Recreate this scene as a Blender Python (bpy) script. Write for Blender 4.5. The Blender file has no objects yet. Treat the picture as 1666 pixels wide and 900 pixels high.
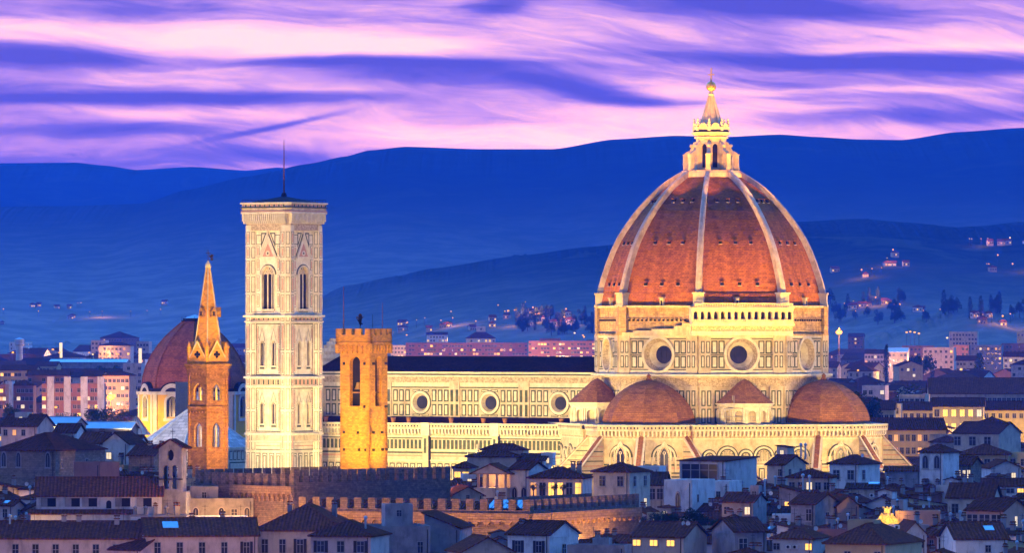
import bpy, math, random
from mathutils import Vector, Matrix
rad = math.radians
SC = bpy.context.scene
COL = SC.collection
random.seed(7)

# ------------------------------------------------------------------ camera
FOC, HY, CX, EYE = 9300.0, 539.0, 833.0, 56.0      # telephoto view from the hill terrace
def X(px, D): return (px - CX) / FOC * D
def Z(py, D): return EYE - (py - HY) / FOC * D
def PX(x, y): return CX + x / y * FOC
cam_d = bpy.data.cameras.new("camera"); cam = bpy.data.objects.new("camera", cam_d); COL.objects.link(cam)
cam.location = (0, 0, EYE); cam.rotation_euler = (rad(90), 0, 0)
cam_d.sensor_width = 36; cam_d.sensor_fit = 'HORIZONTAL'; cam_d.lens = FOC / 1666 * 36
cam_d.shift_y = (HY - 450) / 1666
cam_d.clip_start = 1; cam_d.clip_end = 60000
SC.camera = cam
SC.view_settings.view_transform = 'Standard'; SC.view_settings.look = 'None'
SC.view_settings.exposure = 0.0; SC.view_settings.gamma = 1.0
try:
    SC.render.engine = 'CYCLES'
    SC.cycles.use_denoising = True
    SC.cycles.max_bounces = 5; SC.cycles.diffuse_bounces = 2; SC.cycles.glossy_bounces = 2
    SC.cycles.volume_bounces = 0; SC.cycles.transparent_max_bounces = 6
    SC.cycles.sample_clamp_indirect = 4.0; SC.cycles.sample_clamp_direct = 0
    SC.cycles.caustics_reflective = False; SC.cycles.caustics_refractive = False
except Exception: pass

# ------------------------------------------------------------------ sky
class NT:
    """small helper that wires math nodes"""
    def __init__(s, tree): s.t = tree; s.n = tree.nodes; s.l = tree.links
    def new(s, typ, **kw):
        n = s.n.new(typ)
        for k, v in kw.items(): setattr(n, k, v)
        return n
    def put(s, sock, v):
        if hasattr(v, 'links'): s.l.new(v, sock)
        else: sock.default_value = v
    def math(s, op, a, b=0.0, c=None):
        n = s.new('ShaderNodeMath', operation=op); s.put(n.inputs[0], a); s.put(n.inputs[1], b)
        if c is not None: s.put(n.inputs[2], c)
        return n.outputs[0]
    def ramp(s, fac, stops, interp='LINEAR'):
        n = s.new('ShaderNodeValToRGB'); s.l.new(fac, n.inputs[0]); e = n.color_ramp.elements; n.color_ramp.interpolation = interp
        while len(e) < len(stops): e.new(0.5)
        for el, (p, c) in zip(e, stops): el.position = p; el.color = (*c, 1) if len(c) == 3 else c
        return n.outputs[0]
    def mix(s, fac, a, b, blend='MIX'):
        n = s.new('ShaderNodeMix', data_type='RGBA', blend_type=blend); s.put(n.inputs[0], fac)
        for i, v in ((6, a), (7, b)):
            if hasattr(v, 'links'): s.l.new(v, n.inputs[i])
            else: n.inputs[i].default_value = (*v, 1)
        return n.outputs[2]
    def smooth(s, x, a, b):
        n = s.new('ShaderNodeMapRange', interpolation_type='SMOOTHSTEP'); s.put(n.inputs[0], x)
        n.inputs[1].default_value = a; n.inputs[2].default_value = b; return n.outputs[0]
    def vec(s, x, y, z=0.0):
        n = s.new('ShaderNodeCombineXYZ'); s.put(n.inputs[0], x); s.put(n.inputs[1], y); s.put(n.inputs[2], z); return n.outputs[0]
    def noise(s, v, scale=1, detail=3, rough=0.5, dist=0.0):
        n = s.new('ShaderNodeTexNoise'); s.l.new(v, n.inputs['Vector']); n.inputs['Scale'].default_value = scale
        n.inputs['Detail'].default_value = detail; n.inputs['Roughness'].default_value = rough; n.inputs['Distortion'].default_value = dist
        return n.outputs[0]

W = bpy.data.worlds.new("World"); SC.world = W; W.use_nodes = True
t = NT(W.node_tree); t.n.clear()
tc = t.new('ShaderNodeTexCoord'); sep = t.new('ShaderNodeSeparateXYZ'); t.l.new(tc.outputs['Generated'], sep.inputs[0])
sx, sy, sz = sep.outputs
yy = t.math('MAXIMUM', sy, 0.15)
u = t.math('DIVIDE', sx, yy); v = t.math('DIVIDE', sz, yy)
# slow bending of the streaks
wv = t.vec(t.math('MULTIPLY', u, 14), t.math('MULTIPLY', v, 45), 3.3)
w1 = t.math('SUBTRACT', t.noise(wv, 1, 2), 0.5)
vw = t.math('ADD', v, t.math('MULTIPLY', w1, 0.018))
vw = t.math('ADD', vw, t.math('MULTIPLY', t.math('ADD', u, t.math('ABSOLUTE', u)), 0.045))
n1 = t.noise(t.vec(t.math('MULTIPLY', u, 13), t.math('MULTIPLY', vw, 115), 1.7), 1, 4, 0.55, 0.3)
n2 = t.noise(t.vec(t.math('MULTIPLY', u, 60), t.math('MULTIPLY', t.math('ADD', vw, t.math('MULTIPLY', u, .05)), 480), 9.1), 1, 6, 0.66, 0.7)
c = t.math('ADD', t.math('MULTIPLY', t.math('SUBTRACT', n1, 0.5), 1.6), 0.57)
c = t.math('ADD', c, t.math('MULTIPLY', t.math('SUBTRACT', n2, 0.5), 0.62))
# the long dark banks and the bright gaps of this evening, by direction (azimuth, elevation)
BANKS = [(60,100,170,16,0.02,-.85),(330,162,260,8,-0.01,-.75),(620,107,260,6,0.01,-.5),(720,122,190,15,0.03,-.5),
 (960,150,120,13,0.20,-.7),(1040,168,90,6,0.05,-.4),(190,216,150,10,0.0,-.55),(450,205,90,3.5,-0.22,-.5),(1340,100,200,14,0.03,-.8),
 (1600,105,140,16,0.0,-.75),(1240,5,170,17,0.03,-.85),(815,12,50,16,-0.2,-.5),(1450,195,280,12,-0.02,-.4),(380,250,150,12,0.0,-.4),
 (40,262,260,26,0.0,-.5),(1500,20,160,16,0,-.15),(560,20,260,10,0.05,.1),(20,165,120,8,0,-.4),
 (210,62,300,20,0.05,.45),(560,70,240,22,0.05,.4),(820,225,330,18,0.02,.45),(1130,190,130,20,0.0,.35),(1430,150,260,7,0.0,.35),
 (640,85,120,10,0,.3),(1480,76,220,8,-0.02,.3),(950,60,160,30,0,.2),(300,190,150,10,0,.35),(150,180,90,12,.1,.2)]
for (bx, by, rx, ry, tl, amp) in BANKS:
    u0, v0 = (bx - CX) / FOC, (HY - by) / FOC
    du = t.math('SUBTRACT', u, u0)
    dv = t.math('SUBTRACT', t.math('ADD', v, t.math('MULTIPLY', w1, 0.006)), v0)
    dv = t.math('ADD', dv, t.math('MULTIPLY', du, tl))
    a = t.math('POWER', t.math('ABSOLUTE', t.math('MULTIPLY', du, FOC / rx)), 2)
    b = t.math('POWER', t.math('ABSOLUTE', t.math('MULTIPLY', dv, FOC / ry)), 2)
    g = t.math('EXPONENT', t.math('MULTIPLY', t.math('ADD', a, b), -0.8))
    c = t.math('ADD', c, t.math('MULTIPLY', g, amp * 0.95))
cloud = t.ramp(c, [(0.0, (.035, .035, .50)), (.28, (.14, .09, .62)), (.50, (.46, .24, .76)), (.72, (.98, .50, .76)), (1.0, (1.25, .76, .72))])
cloud = t.mix(t.smooth(v, .052, .022), cloud, t.mix(1.0, cloud, (1.12, 1.02, .92), 'MULTIPLY'))
zen = t.ramp(sz, [(0.0, (.20, .33, 1.0)), (.12, (.16, .34, 1.15)), (.45, (.13, .31, 1.0)), (1.0, (.10, .24, .80))])
front = t.math('MULTIPLY', t.smooth(sz, .16, .06), t.smooth(sy, 0.1, 0.8))
glow = t.smooth(sy, -.45, .65)      # the eastern half of the sky, behind the view, is already dark
zen = t.mix(1.0, zen, t.ramp(glow, [(0.0, (.70, .64, .56)), (1.0, (1.0, 2.4, 2.6))]), 'MULTIPLY')
cloud = t.mix(1.0, cloud, (.88, .90, .90), 'MULTIPLY')
skyc = t.mix(front, zen, cloud)
nish = t.new('ShaderNodeTexSky', sky_type='NISHITA'); nish.sun_disc = False
nish.sun_elevation = rad(-1.5); nish.sun_rotation = rad(-35); nish.altitude = 100
bg1 = t.new('ShaderNodeBackground'); t.l.new(skyc, bg1.inputs[0]); bg1.inputs[1].default_value = 1.12
bg2 = t.new('ShaderNodeBackground'); t.l.new(nish.outputs[0], bg2.inputs[0]); bg2.inputs[1].default_value = 0.08
ad = t.new('ShaderNodeAddShader'); t.l.new(bg1.outputs[0], ad.inputs[0]); t.l.new(bg2.outputs[0], ad.inputs[1])
out = t.new('ShaderNodeOutputWorld'); t.l.new(ad.outputs[0], out.inputs[0])

# last afterglow, very soft
sun_d = bpy.data.lights.new("sun", 'SUN'); sun_d.energy = 0.14; sun_d.angle = rad(25); sun_d.color = (1.0, .62, .70)
sun = bpy.data.objects.new("sun", sun_d); COL.objects.link(sun)
sun.rotation_euler = Vector((0.80, 0.45, -0.28)).to_track_quat('-Z', 'Y').to_euler()

# ------------------------------------------------------------------ mesh builder
class MB:
    def __init__(s): s.v = []; s.f = []; s.mi = []; s.mats = []
    def k(s, m):
        if m not in s.mats: s.mats.append(m)
        return s.mats.index(m)
    def face(s, pts, m):
        i = len(s.v); s.v += [tuple(p) for p in pts]; s.f.append(tuple(range(i, i + len(pts)))); s.mi.append(s.k(m))
    def hexa(s, b, tp, m):      # bottom 4 and top 4 points, counter-clockwise seen from above
        i = len(s.v); s.v += [tuple(p) for p in b] + [tuple(p) for p in tp]; k = s.k(m)
        for f in ((3, 2, 1, 0), (4, 5, 6, 7), (0, 1, 5, 4), (1, 2, 6, 5), (2, 3, 7, 6), (3, 0, 4, 7)):
            s.f.append(tuple(i + j for j in f)); s.mi.append(k)
    def box(s, x0, x1, y0, y1, z0, z1, m):
        s.hexa([(x0, y0, z0), (x1, y0, z0), (x1, y1, z0), (x0, y1, z0)], [(x0, y0, z1), (x1, y0, z1), (x1, y1, z1), (x0, y1, z1)], m)
    def P(s, F, u, z, d):
        ox, oy, a = F; n = (math.cos(a), math.sin(a)); return (ox - n[1] * u + n[0] * d, oy + n[0] * u + n[1] * d, z)
    def fb(s, F, u0, u1, z0, z1, d0, d1, m):
        P = s.P; q = [(u0, d1), (u1, d1), (u1, d0), (u0, d0)]
        s.hexa([P(F, a, z0, b) for a, b in q], [P(F, a, z1, b) for a, b in q], m)
    def fpoly(s, F, pts, d0, d1, m, back=False):     # outline (u,z) counter-clockwise, extruded from d0 to d1
        P = s.P; s.face([P(F, a, z, d1) for a, z in pts], m)
        n = len(pts)
        for i in range(n):
            a, b = pts[i], pts[(i + 1) % n]
            s.face([P(F, a[0], a[1], d0), P(F, b[0], b[1], d0), P(F, b[0], b[1], d1), P(F, a[0], a[1], d1)], m)
    def ring(s, F, uc, zc, r0, r1, d0, d1, m, a0=0, a1=360, seg=28, d1i=None):
        P = s.P; full = (a1 - a0) >= 360; d1i = d1 if d1i is None else d1i
        for i in range(seg):
            A, B = rad(a0 + (a1 - a0) * i / seg), rad(a0 + (a1 - a0) * (i + 1) / seg)
            o = lambda r, t, d: P(F, uc + r * math.cos(t), zc + r * math.sin(t), d)
            s.face([o(r1, A, d1), o(r1, B, d1), o(r0, B, d1i), o(r0, A, d1i)], m)
            s.face([o(r1, A, d0), o(r1, B, d0), o(r1, B, d1), o(r1, A, d1)], m)
            s.face([o(r0, B, d0), o(r0, A, d0), o(r0, A, d1i), o(r0, B, d1i)], m)
    def disc(s, F, uc, zc, r, d, m, seg=28):
        s.face([s.P(F, uc + r * math.cos(2 * math.pi * i / seg), zc + r * math.sin(2 * math.pi * i / seg), d) for i in range(seg)], m)
    def holed(s, F, u0, u1, z0, z1, loop, depth, mw, mr, mb=None, d=0.0):
        P = s.P; n = len(loop); cu = sum(p[0] for p in loop) / n; cz = sum(p[1] for p in loop) / n
        def hit(p):
            du, dz = p[0] - cu, p[1] - cz; k = 1e9
            if du > 1e-9: k = min(k, (u1 - cu) / du)
            if du < -1e-9: k = min(k, (u0 - cu) / du)
            if dz > 1e-9: k = min(k, (z1 - cz) / dz)
            if dz < -1e-9: k = min(k, (z0 - cz) / dz)
            return (cu + du * k, cz + dz * k)
        H = [hit(p) for p in loop]; ang = lambda p: math.atan2(p[1] - cz, p[0] - cu)
        cs = [(u0, z0), (u1, z0), (u1, z1), (u0, z1)]
        for i in range(n):
            j = (i + 1) % n; a, b = ang(H[i]), ang(H[j])
            if b < a: b += 2 * math.pi
            mid = [q for q in cs if a + 1e-6 < (ang(q) if ang(q) >= a else ang(q) + 2 * math.pi) < b - 1e-6]
            mid.sort(key=lambda q: ang(q) if ang(q) >= a else ang(q) + 2 * math.pi)
            pts = [loop[i], H[i]] + mid + [H[j], loop[j]]
            s.face([P(F, p[0], p[1], d) for p in pts], mw)
            s.face([P(F, *loop[i], d), P(F, *loop[j], d), P(F, *loop[j], d - depth), P(F, *loop[i], d - depth)], mr)
        if mb: s.face([P(F, p[0], p[1], d - depth) for p in loop], mb)
    def prism(s, poly, z0, z1, m, cap=True, mtop=None, bot=False):
        n = len(poly)
        for i in range(n):
            a, b = poly[i], poly[(i + 1) % n]
            s.face([(*a, z0), (*b, z0), (*b, z1), (*a, z1)], m)
        if cap: s.face([(*p, z1) for p in poly], mtop or m)
        if bot: s.face([(*p, z0) for p in reversed(poly)], m)
    def frus(s, p0, z0, p1, z1, m, cap=False, bot=False):
        n = len(p0)
        for i in range(n):
            j = (i + 1) % n
            s.face([(*p0[i], z0), (*p0[j], z0), (*p1[j], z1), (*p1[i], z1)], m)
        if cap: s.face([(*p, z1) for p in p1], m)
        if bot: s.face([(*p, z0) for p in reversed(p0)], m)
    def cone(s, p0, z0, apex, m):
        n = len(p0)
        for i in range(n): s.face([(*p0[i], z0), (*p0[(i + 1) % n], z0), apex], m)
    def tube(s, a, b, r0, m, r1=None, seg=6, cap=True):
        a, b = Vector(a), Vector(b); r1 = r0 if r1 is None else r1; z = (b - a).normalized()
        x = z.cross(Vector((0, 0, 1)) if abs(z.z) < .9 else Vector((1, 0, 0))).normalized(); y = z.cross(x)
        A = [a + (x * math.cos(2 * math.pi * i / seg) + y * math.sin(2 * math.pi * i / seg)) * r0 for i in range(seg)]
        B = [b + (x * math.cos(2 * math.pi * i / seg) + y * math.sin(2 * math.pi * i / seg)) * r1 for i in range(seg)]
        for i in range(seg): s.face([A[i], A[(i + 1) % seg], B[(i + 1) % seg], B[i]], m)
        if cap: s.face(B, m); s.face(A[::-1], m)
    def lathe(s, cx, cy, prof, m, seg=16, off=0.0):
        for (r0, z0), (r1, z1) in zip(prof, prof[1:]):
            s.frus(ngon(seg, r0, cx, cy, off), z0, ngon(seg, r1, cx, cy, off), z1, m)
    def ball(s, c, r, m, seg=14, sz=1.0):
        s.lathe(c[0], c[1], [(max(r * math.sin(math.pi * i / 8), 1e-3), c[2] - sz * r * math.cos(math.pi * i / 8)) for i in range(9)], m, seg)
    def build(s, name, parent=None, smooth=False, loc=(0, 0, 0), rot=0):
        me = bpy.data.meshes.new(name); me.from_pydata(s.v, [], s.f)
        for m in s.mats: me.materials.append(m)
        me.polygons.foreach_set('material_index', s.mi)
        uv = me.uv_layers.new(name='UVMap').data
        for p in me.polygons:
            n = p.normal
            if abs(n.z) > .999: ux, uy, uz = 1, 0, 0
            else:
                l = math.hypot(n.x, n.y); ux, uy, uz = -n.y / l, n.x / l, 0
            vx, vy, vz = n.y * uz - n.z * uy, n.z * ux - n.x * uz, n.x * uy - n.y * ux
            if abs(n.z) > .999: vx, vy, vz = 0, 1, 0
            for li in p.loop_indices:
                co = me.vertices[me.loops[li].vertex_index].co
                uv[li].uv = (co.x * ux + co.y * uy, co.x * vx + co.y * vy + co.z * vz)
        if smooth: me.polygons.foreach_set('use_smooth', [True] * len(me.polygons))
        o = bpy.data.objects.new(name, me); COL.objects.link(o)
        if parent: o.parent = parent
        o.location = loc; o.rotation_euler = (0, 0, rot)
        return o

def ngon(n, r, cx=0, cy=0, off=0.0):
    return [(cx + r * math.cos(off + 2 * math.pi * i / n), cy + r * math.sin(off + 2 * math.pi * i / n)) for i in range(n)]
def octa(A, cx=0, cy=0): return ngon(8, A / math.cos(math.pi / 8), cx, cy, math.pi / 8)   # apothem A
def arch(uc, w, z0, zs, pointed=0.0, seg=10):
    """window outline: half width w, springing at zs; pointed>0 lifts the head"""
    pts = [(uc + w, z0), (uc + w, zs)]
    for i in range(1, seg):
        a = math.pi * i / seg
        pts.append((uc + w * math.cos(a), zs + w * (1 + pointed) * math.sin(a) if not pointed else zs + w * (1 + pointed) * (1 - abs(math.cos(a)) ** 1.45) ** .8))
    return pts + [(uc - w, zs), (uc - w, z0)]

def tag(o, label=None, cat=None, group=None, kind=None):
    if label: o['label'] = label
    if cat: o['category'] = cat
    if group: o['group'] = group
    if kind: o['kind'] = kind
    return o
def empty(name, loc, rz=0, label=None, cat=None, group=None):
    o = bpy.data.objects.new(name, None); COL.objects.link(o); o.location = loc; o.rotation_euler = (0, 0, rz)
    return tag(o, label, cat, group)

# ------------------------------------------------------------------ materials
def mat(name, c0, c1=None, scale=1.0, rough=.85, bump=0.0, brick=None, mortar=None, stain=0.0, detail=5, metal=0.0, tiles=False, emis=None, spec=None):
    m = bpy.data.materials.new(name); m.use_nodes = True; t = NT(m.node_tree); b = t.n['Principled BSDF']
    b.inputs['Roughness'].default_value = rough; b.inputs['Metallic'].default_value = metal
    b.inputs['Specular IOR Level'].default_value = (spec if spec is not None else .5 if rough < .5 or metal else 0.0 if tiles else .08)
    tc = t.new('ShaderNodeTexCoord'); uvv = tc.outputs['UV']; ob = tc.outputs['Object']
    c1 = c1 or tuple(x * .75 for x in c0)
    n = t.noise(uvv if brick else ob, scale, detail, .6)
    col = t.mix(t.smooth(n, .3, .7), c0, c1)
    h = n
    if brick:
        bw, bh = brick; br = t.new('ShaderNodeTexBrick'); t.l.new(uvv, br.inputs['Vector'])
        br.inputs['Scale'].default_value = 1; br.inputs['Brick Width'].default_value = bw; br.inputs['Row Height'].default_value = bh
        br.inputs['Mortar Size'].default_value = .06 * bh; br.inputs['Mortar Smooth'].default_value = .3; br.inputs['Bias'].default_value = 0.0
        mo = mortar or tuple(x * .45 for x in c0)
        br.inputs['Color1'].default_value = (1.18, 1.15, 1.1, 1); br.inputs['Color2'].default_value = (.74, .72, .72, 1); br.inputs['Mortar'].default_value = (mo[0] / max(c0[0], .01), mo[1] / max(c0[1], .01), mo[2] / max(c0[2], .01), 1)
        col = t.mix(1.0, col, br.outputs[0], 'MULTIPLY'); h = br.outputs[0]
    if tiles:       # rows of barrel tiles running down the slope
        sp = t.new('ShaderNodeSeparateXYZ'); t.l.new(uvv, sp.inputs[0])
        wv = t.math('SINE', t.math('MULTIPLY', sp.outputs[0], 2 * math.pi / .62))
        rw = t.noise(t.vec(t.math('MULTIPLY', sp.outputs[0], 1.6), t.math('MULTIPLY', sp.outputs[1], 2.2)), 1, 3, .7)
        col = t.mix(t.smooth(rw, .25, .75), t.mix(1.0, col, (.45, .45, .5), 'MULTIPLY'), t.mix(1.0, col, (1.5, 1.4, 1.35), 'MULTIPLY'))
        col = t.mix(t.smooth(wv, -.4, 1), t.mix(1.0, col, (.72, .72, .72), 'MULTIPLY'), col); h = wv
    if stain:
        sp = t.new('ShaderNodeSeparateXYZ'); t.l.new(uvv, sp.inputs[0])
        st = t.noise(t.vec(t.math('MULTIPLY', sp.outputs[0], .9), t.math('MULTIPLY', sp.outputs[1], .22)), 1, 5, .65)
        st2 = t.noise(t.vec(sp.outputs[0], sp.outputs[1]), .35, 4, .6)
        f = t.math('MULTIPLY', t.smooth(t.math('ADD', t.math('MULTIPLY', st, .6), t.math('MULTIPLY', st2, .4)), .46, .66), stain)
        col = t.mix(f, col, t.mix(1.0, col, (.36, .33, .32), 'MULTIPLY'))
    # small tint change from thing to thing
    oi = t.new('ShaderNodeObjectInfo'); hs = t.new('ShaderNodeHueSaturation'); t.l.new(col, hs.inputs['Color'])
    t.l.new(t.math('MULTIPLY_ADD', oi.outputs['Random'], .24, .88), hs.inputs['Value'])
    t.l.new(hs.outputs[0], b.inputs['Base Color'])
    if bump:
        bp = t.new('ShaderNodeBump'); bp.inputs['Strength'].default_value = 1; bp.inputs['Distance'].default_value = bump
        if hasattr(h, 'type') and h.type == 'RGBA':
            g = t.new('ShaderNodeRGBToBW'); t.l.new(h, g.inputs[0]); h = g.outputs[0]
        t.l.new(h, bp.inputs['Height']); t.l.new(bp.outputs[0], b.inputs['Normal'])
    if emis:
        b.inputs['Emission Color'].default_value = (*emis[0], 1); b.inputs['Emission Strength'].default_value = emis[1]
    return m
M = {}
M['marble'] = mat('white marble', (.68, .56, .38), (.52, .40, .25), .7, stain=.45, rough=.6)
M['marble2'] = mat('clean marble', (.78, .69, .52), (.64, .54, .38), .8, stain=.30, rough=.6)
M['green'] = mat('green marble', (.05, .065, .035), (.11, .11, .06), 1.2, rough=.6)
M['pink'] = mat('pink marble', (.60, .30, .20), (.50, .26, .18), 1.0, rough=.6)
M['frieze'] = mat('carved frieze', (.66, .52, .34), (.30, .22, .14), 2.2, rough=.8, bump=.1)
M['raw'] = mat('raw sandstone', (.55, .40, .20), (.38, .26, .13), .8, bump=.08, brick=(1.1, .42), stain=.55)
M['dometile'] = mat('dome terracotta', (.52, .185, .026), (.34, .115, .02), .25, brick=(.75, .42), mortar=(.14, .045, .02), stain=.5, bump=.05)
M['dometile2'] = mat('tribune terracotta', (.38, .165, .05), (.25, .10, .035), .3, brick=(.9, .42), mortar=(.10, .04, .02), stain=.3, bump=.05)
M['rib'] = mat('rib marble', (.78, .66, .52), (.58, .46, .34), .8, stain=.5)
M['gold'] = mat('gilt copper', (.9, .58, .16), (.75, .42, .10), 1, rough=.35, metal=.7)
M['lead'] = mat('lead grey roof', (.032, .028, .034), (.022, .020, .026), 1, rough=.9, spec=.1)
M['darkroof'] = mat('nave roof tile', (.075, .030, .018), (.05, .022, .014), .3, tiles=True)
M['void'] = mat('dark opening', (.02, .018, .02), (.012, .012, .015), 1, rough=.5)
M['glass'] = mat('window glass', (.035, .03, .04), (.02, .02, .03), .5, rough=.15)
M['ochre'] = mat('ochre rubble stone', (.68, .34, .05), (.52, .25, .035), 1.2, brick=(.62, .28), mortar=(.34, .17, .03), bump=.12)
M['brick'] = mat('red brick', (.48, .20, .08), (.38, .15, .06), 1, brick=(.6, .25), mortar=(.28, .16, .09), bump=.05)
M['badia'] = mat('brown stone', (.46, .25, .07), (.30, .16, .045), 1, brick=(.7, .3), mortar=(.17, .09, .03), bump=.1)
M['palace'] = mat('grey brown rubble', (.26, .19, .14), (.14, .11, .09), 1.6, brick=(.8, .34), mortar=(.10, .08, .07), bump=.15)
M['palaceband'] = mat('palace sandstone', (.42, .28, .16), (.30, .20, .12), 1.2, brick=(1.0, .45), bump=.06)
M['orange'] = mat('warm spire brick', (.70, .34, .05), (.58, .26, .04), 1, brick=(.6, .25), mortar=(.34, .20, .09), bump=.05)
M['iron'] = mat('dark iron', (.03, .028, .03), (.05, .03, .03), 2, rough=.5)
M['rust'] = mat('rusty mast', (.22, .08, .06), (.14, .06, .05), 2, rough=.6)
M['medici'] = mat('medici dome tile', (.36, .12, .05), (.26, .085, .04), .4, brick=(.9, .5), mortar=(.12, .05, .03), stain=.35)
M['yellow'] = mat('yellow stucco', (.74, .46, .06), (.66, .39, .05), .6, stain=.15)
M['white'] = mat('white stone', (.74, .70, .64), (.62, .58, .52), .6, stain=.35)
M['baptroof'] = mat('white marble slabs', (.66, .63, .62), (.52, .50, .50), .6, stain=.4, brick=(2.2, 1.2), mortar=(.35, .33, .33))
WALLS = {
 'cream': mat('cream plaster', (.62, .52, .40), (.52, .43, .33), .5, stain=.6),
 'white': mat('white plaster', (.76, .74, .72), (.66, .64, .62), .5, stain=.6),
 'pink': mat('pink plaster', (.68, .54, .48), (.58, .45, .40), .5, stain=.6),
 'ochre': mat('ochre plaster', (.58, .42, .22), (.48, .34, .17), .5, stain=.3),
 'grey': mat('weathered grey plaster', (.36, .34, .33), (.24, .23, .23), .5, stain=.6),
 'brick red': mat('reddish plaster', (.40, .19, .13), (.32, .15, .11), .5, stain=.2),
 'salmon': mat('salmon plaster', (.62, .36, .24), (.52, .30, .20), .5, stain=.25),
 'stone': mat('house stone', (.32, .25, .19), (.22, .17, .13), 1.2, brick=(.8, .35), bump=.1),
 'yellow': mat('pale yellow plaster', (.68, .54, .28), (.58, .46, .24), .5, stain=.25)}
ROOFS = [mat('roof tiles dark', (.19, .062, .026), (.125, .046, .022), .6, tiles=True, bump=.08),
         mat('roof tiles brown', (.26, .088, .035), (.17, .060, .028), .6, tiles=True, bump=.08),
         mat('roof tiles grey', (.135, .060, .034), (.095, .046, .028), .6, tiles=True, bump=.08)]
M['shutter'] = mat('dark shutter', (.035, .035, .035), (.05, .035, .025), 2, rough=.6)
M['wframe'] = mat('window frame', (.45, .42, .38), (.35, .33, .30), 2)
M['lit'] = mat('lit window', (.8, .5, .15), (.7, .4, .1), .8, emis=((1, .52, .08), 1.9))
M['litsoft'] = mat('softly lit window', (.8, .5, .2), (.7, .4, .1), .8, emis=((1, .40, .10), 1.0))
M['litcool'] = mat('pale lit window', (.8, .8, .6), (.7, .7, .5), .8, emis=((1, .72, .36), 1.1))
M['bluemetal'] = mat('pale metal sheet', (.42, .52, .60), (.32, .42, .50), .6, rough=.3, metal=.3)
M['skylight'] = mat('skylight glass', (.35, .55, .62), (.28, .45, .52), .6, rough=.12, metal=.5)
M['dish'] = mat('white enamel', (.75, .75, .75), (.65, .65, .66), 1, rough=.4)
M['concrete'] = mat('concrete', (.40, .36, .33), (.32, .29, .27), .6, stain=.3)
M['lamp'] = mat('sodium lamp', (.05, .03, .01), (.05, .03, .01), 1, emis=((1, .40, .05), 1.8))
M['lampbig'] = mat('bright sodium lamp', (.05, .03, .01), (.05, .03, .01), 1, emis=((1, .42, .05), 1.9))
M['lampwhite'] = mat('white lamp', (.05, .04, .03), (.05, .04, .03), 1, emis=((1, .70, .35), 1.6))
M['bark'] = mat('bark', (.09, .06, .045), (.06, .04, .03), 4)
M['leafd'] = mat('dark leaves', (.035, .055, .028), (.05, .075, .03), 1.5)
M['leafw'] = mat('olive leaves', (.09, .085, .035), (.06, .065, .028), 1.5)
M['ground'] = mat('ground', (.06, .05, .05), (.04, .035, .035), .02)
for k in ('lit', 'litsoft', 'litcool', 'lamp', 'lampbig', 'lampwhite'): M[k].cycles.emission_sampling = 'NONE'

def light(kind, loc, energy, color, target=None, size=60, blend=.6, rad_=.4, name='flood'):
    d = bpy.data.lights.new(name, kind); d.energy = energy; d.color = color; d.shadow_soft_size = min(rad_, .15) if kind == 'SPOT' else rad_
    o = bpy.data.objects.new(name, d); COL.objects.link(o); o.location = loc
    if kind == 'SPOT':
        d.spot_size = rad(size); d.spot_blend = blend
        o.rotation_euler = (Vector(target) - Vector(loc)).to_track_quat('-Z', 'Y').to_euler()
    return o
# ------------------------------------------------------------------ ground, hills, haze
g = MB(); g.face([(-11500, -50, 0), (11500, -50, 0), (11500, 13800, 0), (-11500, 13800, 0)], M['ground'])
tag(g.build('ground'), kind='structure')

def interp(pts, x):
    if x <= pts[0][0]: return pts[0][1]
    for (a, b), (c, d) in zip(pts, pts[1:]):
        if x <= c:
            k = (x - a) / (c - a); k = k * k * (3 - 2 * k) * .5 + k * .5; return b + (d - b) * k
    return pts[-1][1]
def vnoise(x, y, s=0):
    def h(i, j): return (math.sin(i * 127.1 + j * 311.7 + s * 74.7) * 43758.5453) % 1
    xi, yi = math.floor(x), math.floor(y); fx, fy = x - xi, y - yi
    fx = fx * fx * (3 - 2 * fx); fy = fy * fy * (3 - 2 * fy)
    return (h(xi, yi) * (1 - fx) + h(xi + 1, yi) * fx) * (1 - fy) + (h(xi, yi + 1) * (1 - fx) + h(xi + 1, yi + 1) * fx) * fy - .5
def hill_mat(name, c0, c1, c2, sc, low_z=240):
    m = bpy.data.materials.new(name); m.use_nodes = True; t = NT(m.node_tree); b = t.n['Principled BSDF']
    b.inputs['Roughness'].default_value = 1; b.inputs['Specular IOR Level'].default_value = 0
    ob = t.new('ShaderNodeTexCoord').outputs['Object']
    a = t.noise(ob, sc, 6, .65); f = t.noise(ob, sc * .25, 4, .6, 1.0)
    col = t.mix(t.smooth(a, .35, .65), c0, c1); col = t.mix(t.smooth(f, .56, .64), col, c2)
    spz = t.new('ShaderNodeSeparateXYZ'); t.l.new(ob, spz.inputs[0])     # valley haze painted in as paler low slopes, with farmland and terraces; woods above
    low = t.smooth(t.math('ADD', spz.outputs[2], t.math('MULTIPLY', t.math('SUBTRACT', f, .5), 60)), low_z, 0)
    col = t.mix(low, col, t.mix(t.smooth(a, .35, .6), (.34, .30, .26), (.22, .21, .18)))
    t.l.new(col, b.inputs['Base Color']); return m
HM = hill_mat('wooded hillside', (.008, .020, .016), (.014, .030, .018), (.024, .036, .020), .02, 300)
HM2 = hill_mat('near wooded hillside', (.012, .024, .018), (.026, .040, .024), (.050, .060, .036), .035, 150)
def terr(y):      # the plain rises gently towards the foot of the hills
    k = min(1, max(0, (y - 1500) / 2700)); return 32 * k * k * (3 - 2 * k)
tb_ = MB()
for i in range(30):
    y0, y1 = 1460 + i * 92, 1460 + (i + 1) * 92
    tb_.face([(-9000, y0, terr(y0) + .05), (9000, y0, terr(y0) + .05), (9000, y1, terr(y1) + .05), (-9000, y1, terr(y1) + .05)], M['ground'])
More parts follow.
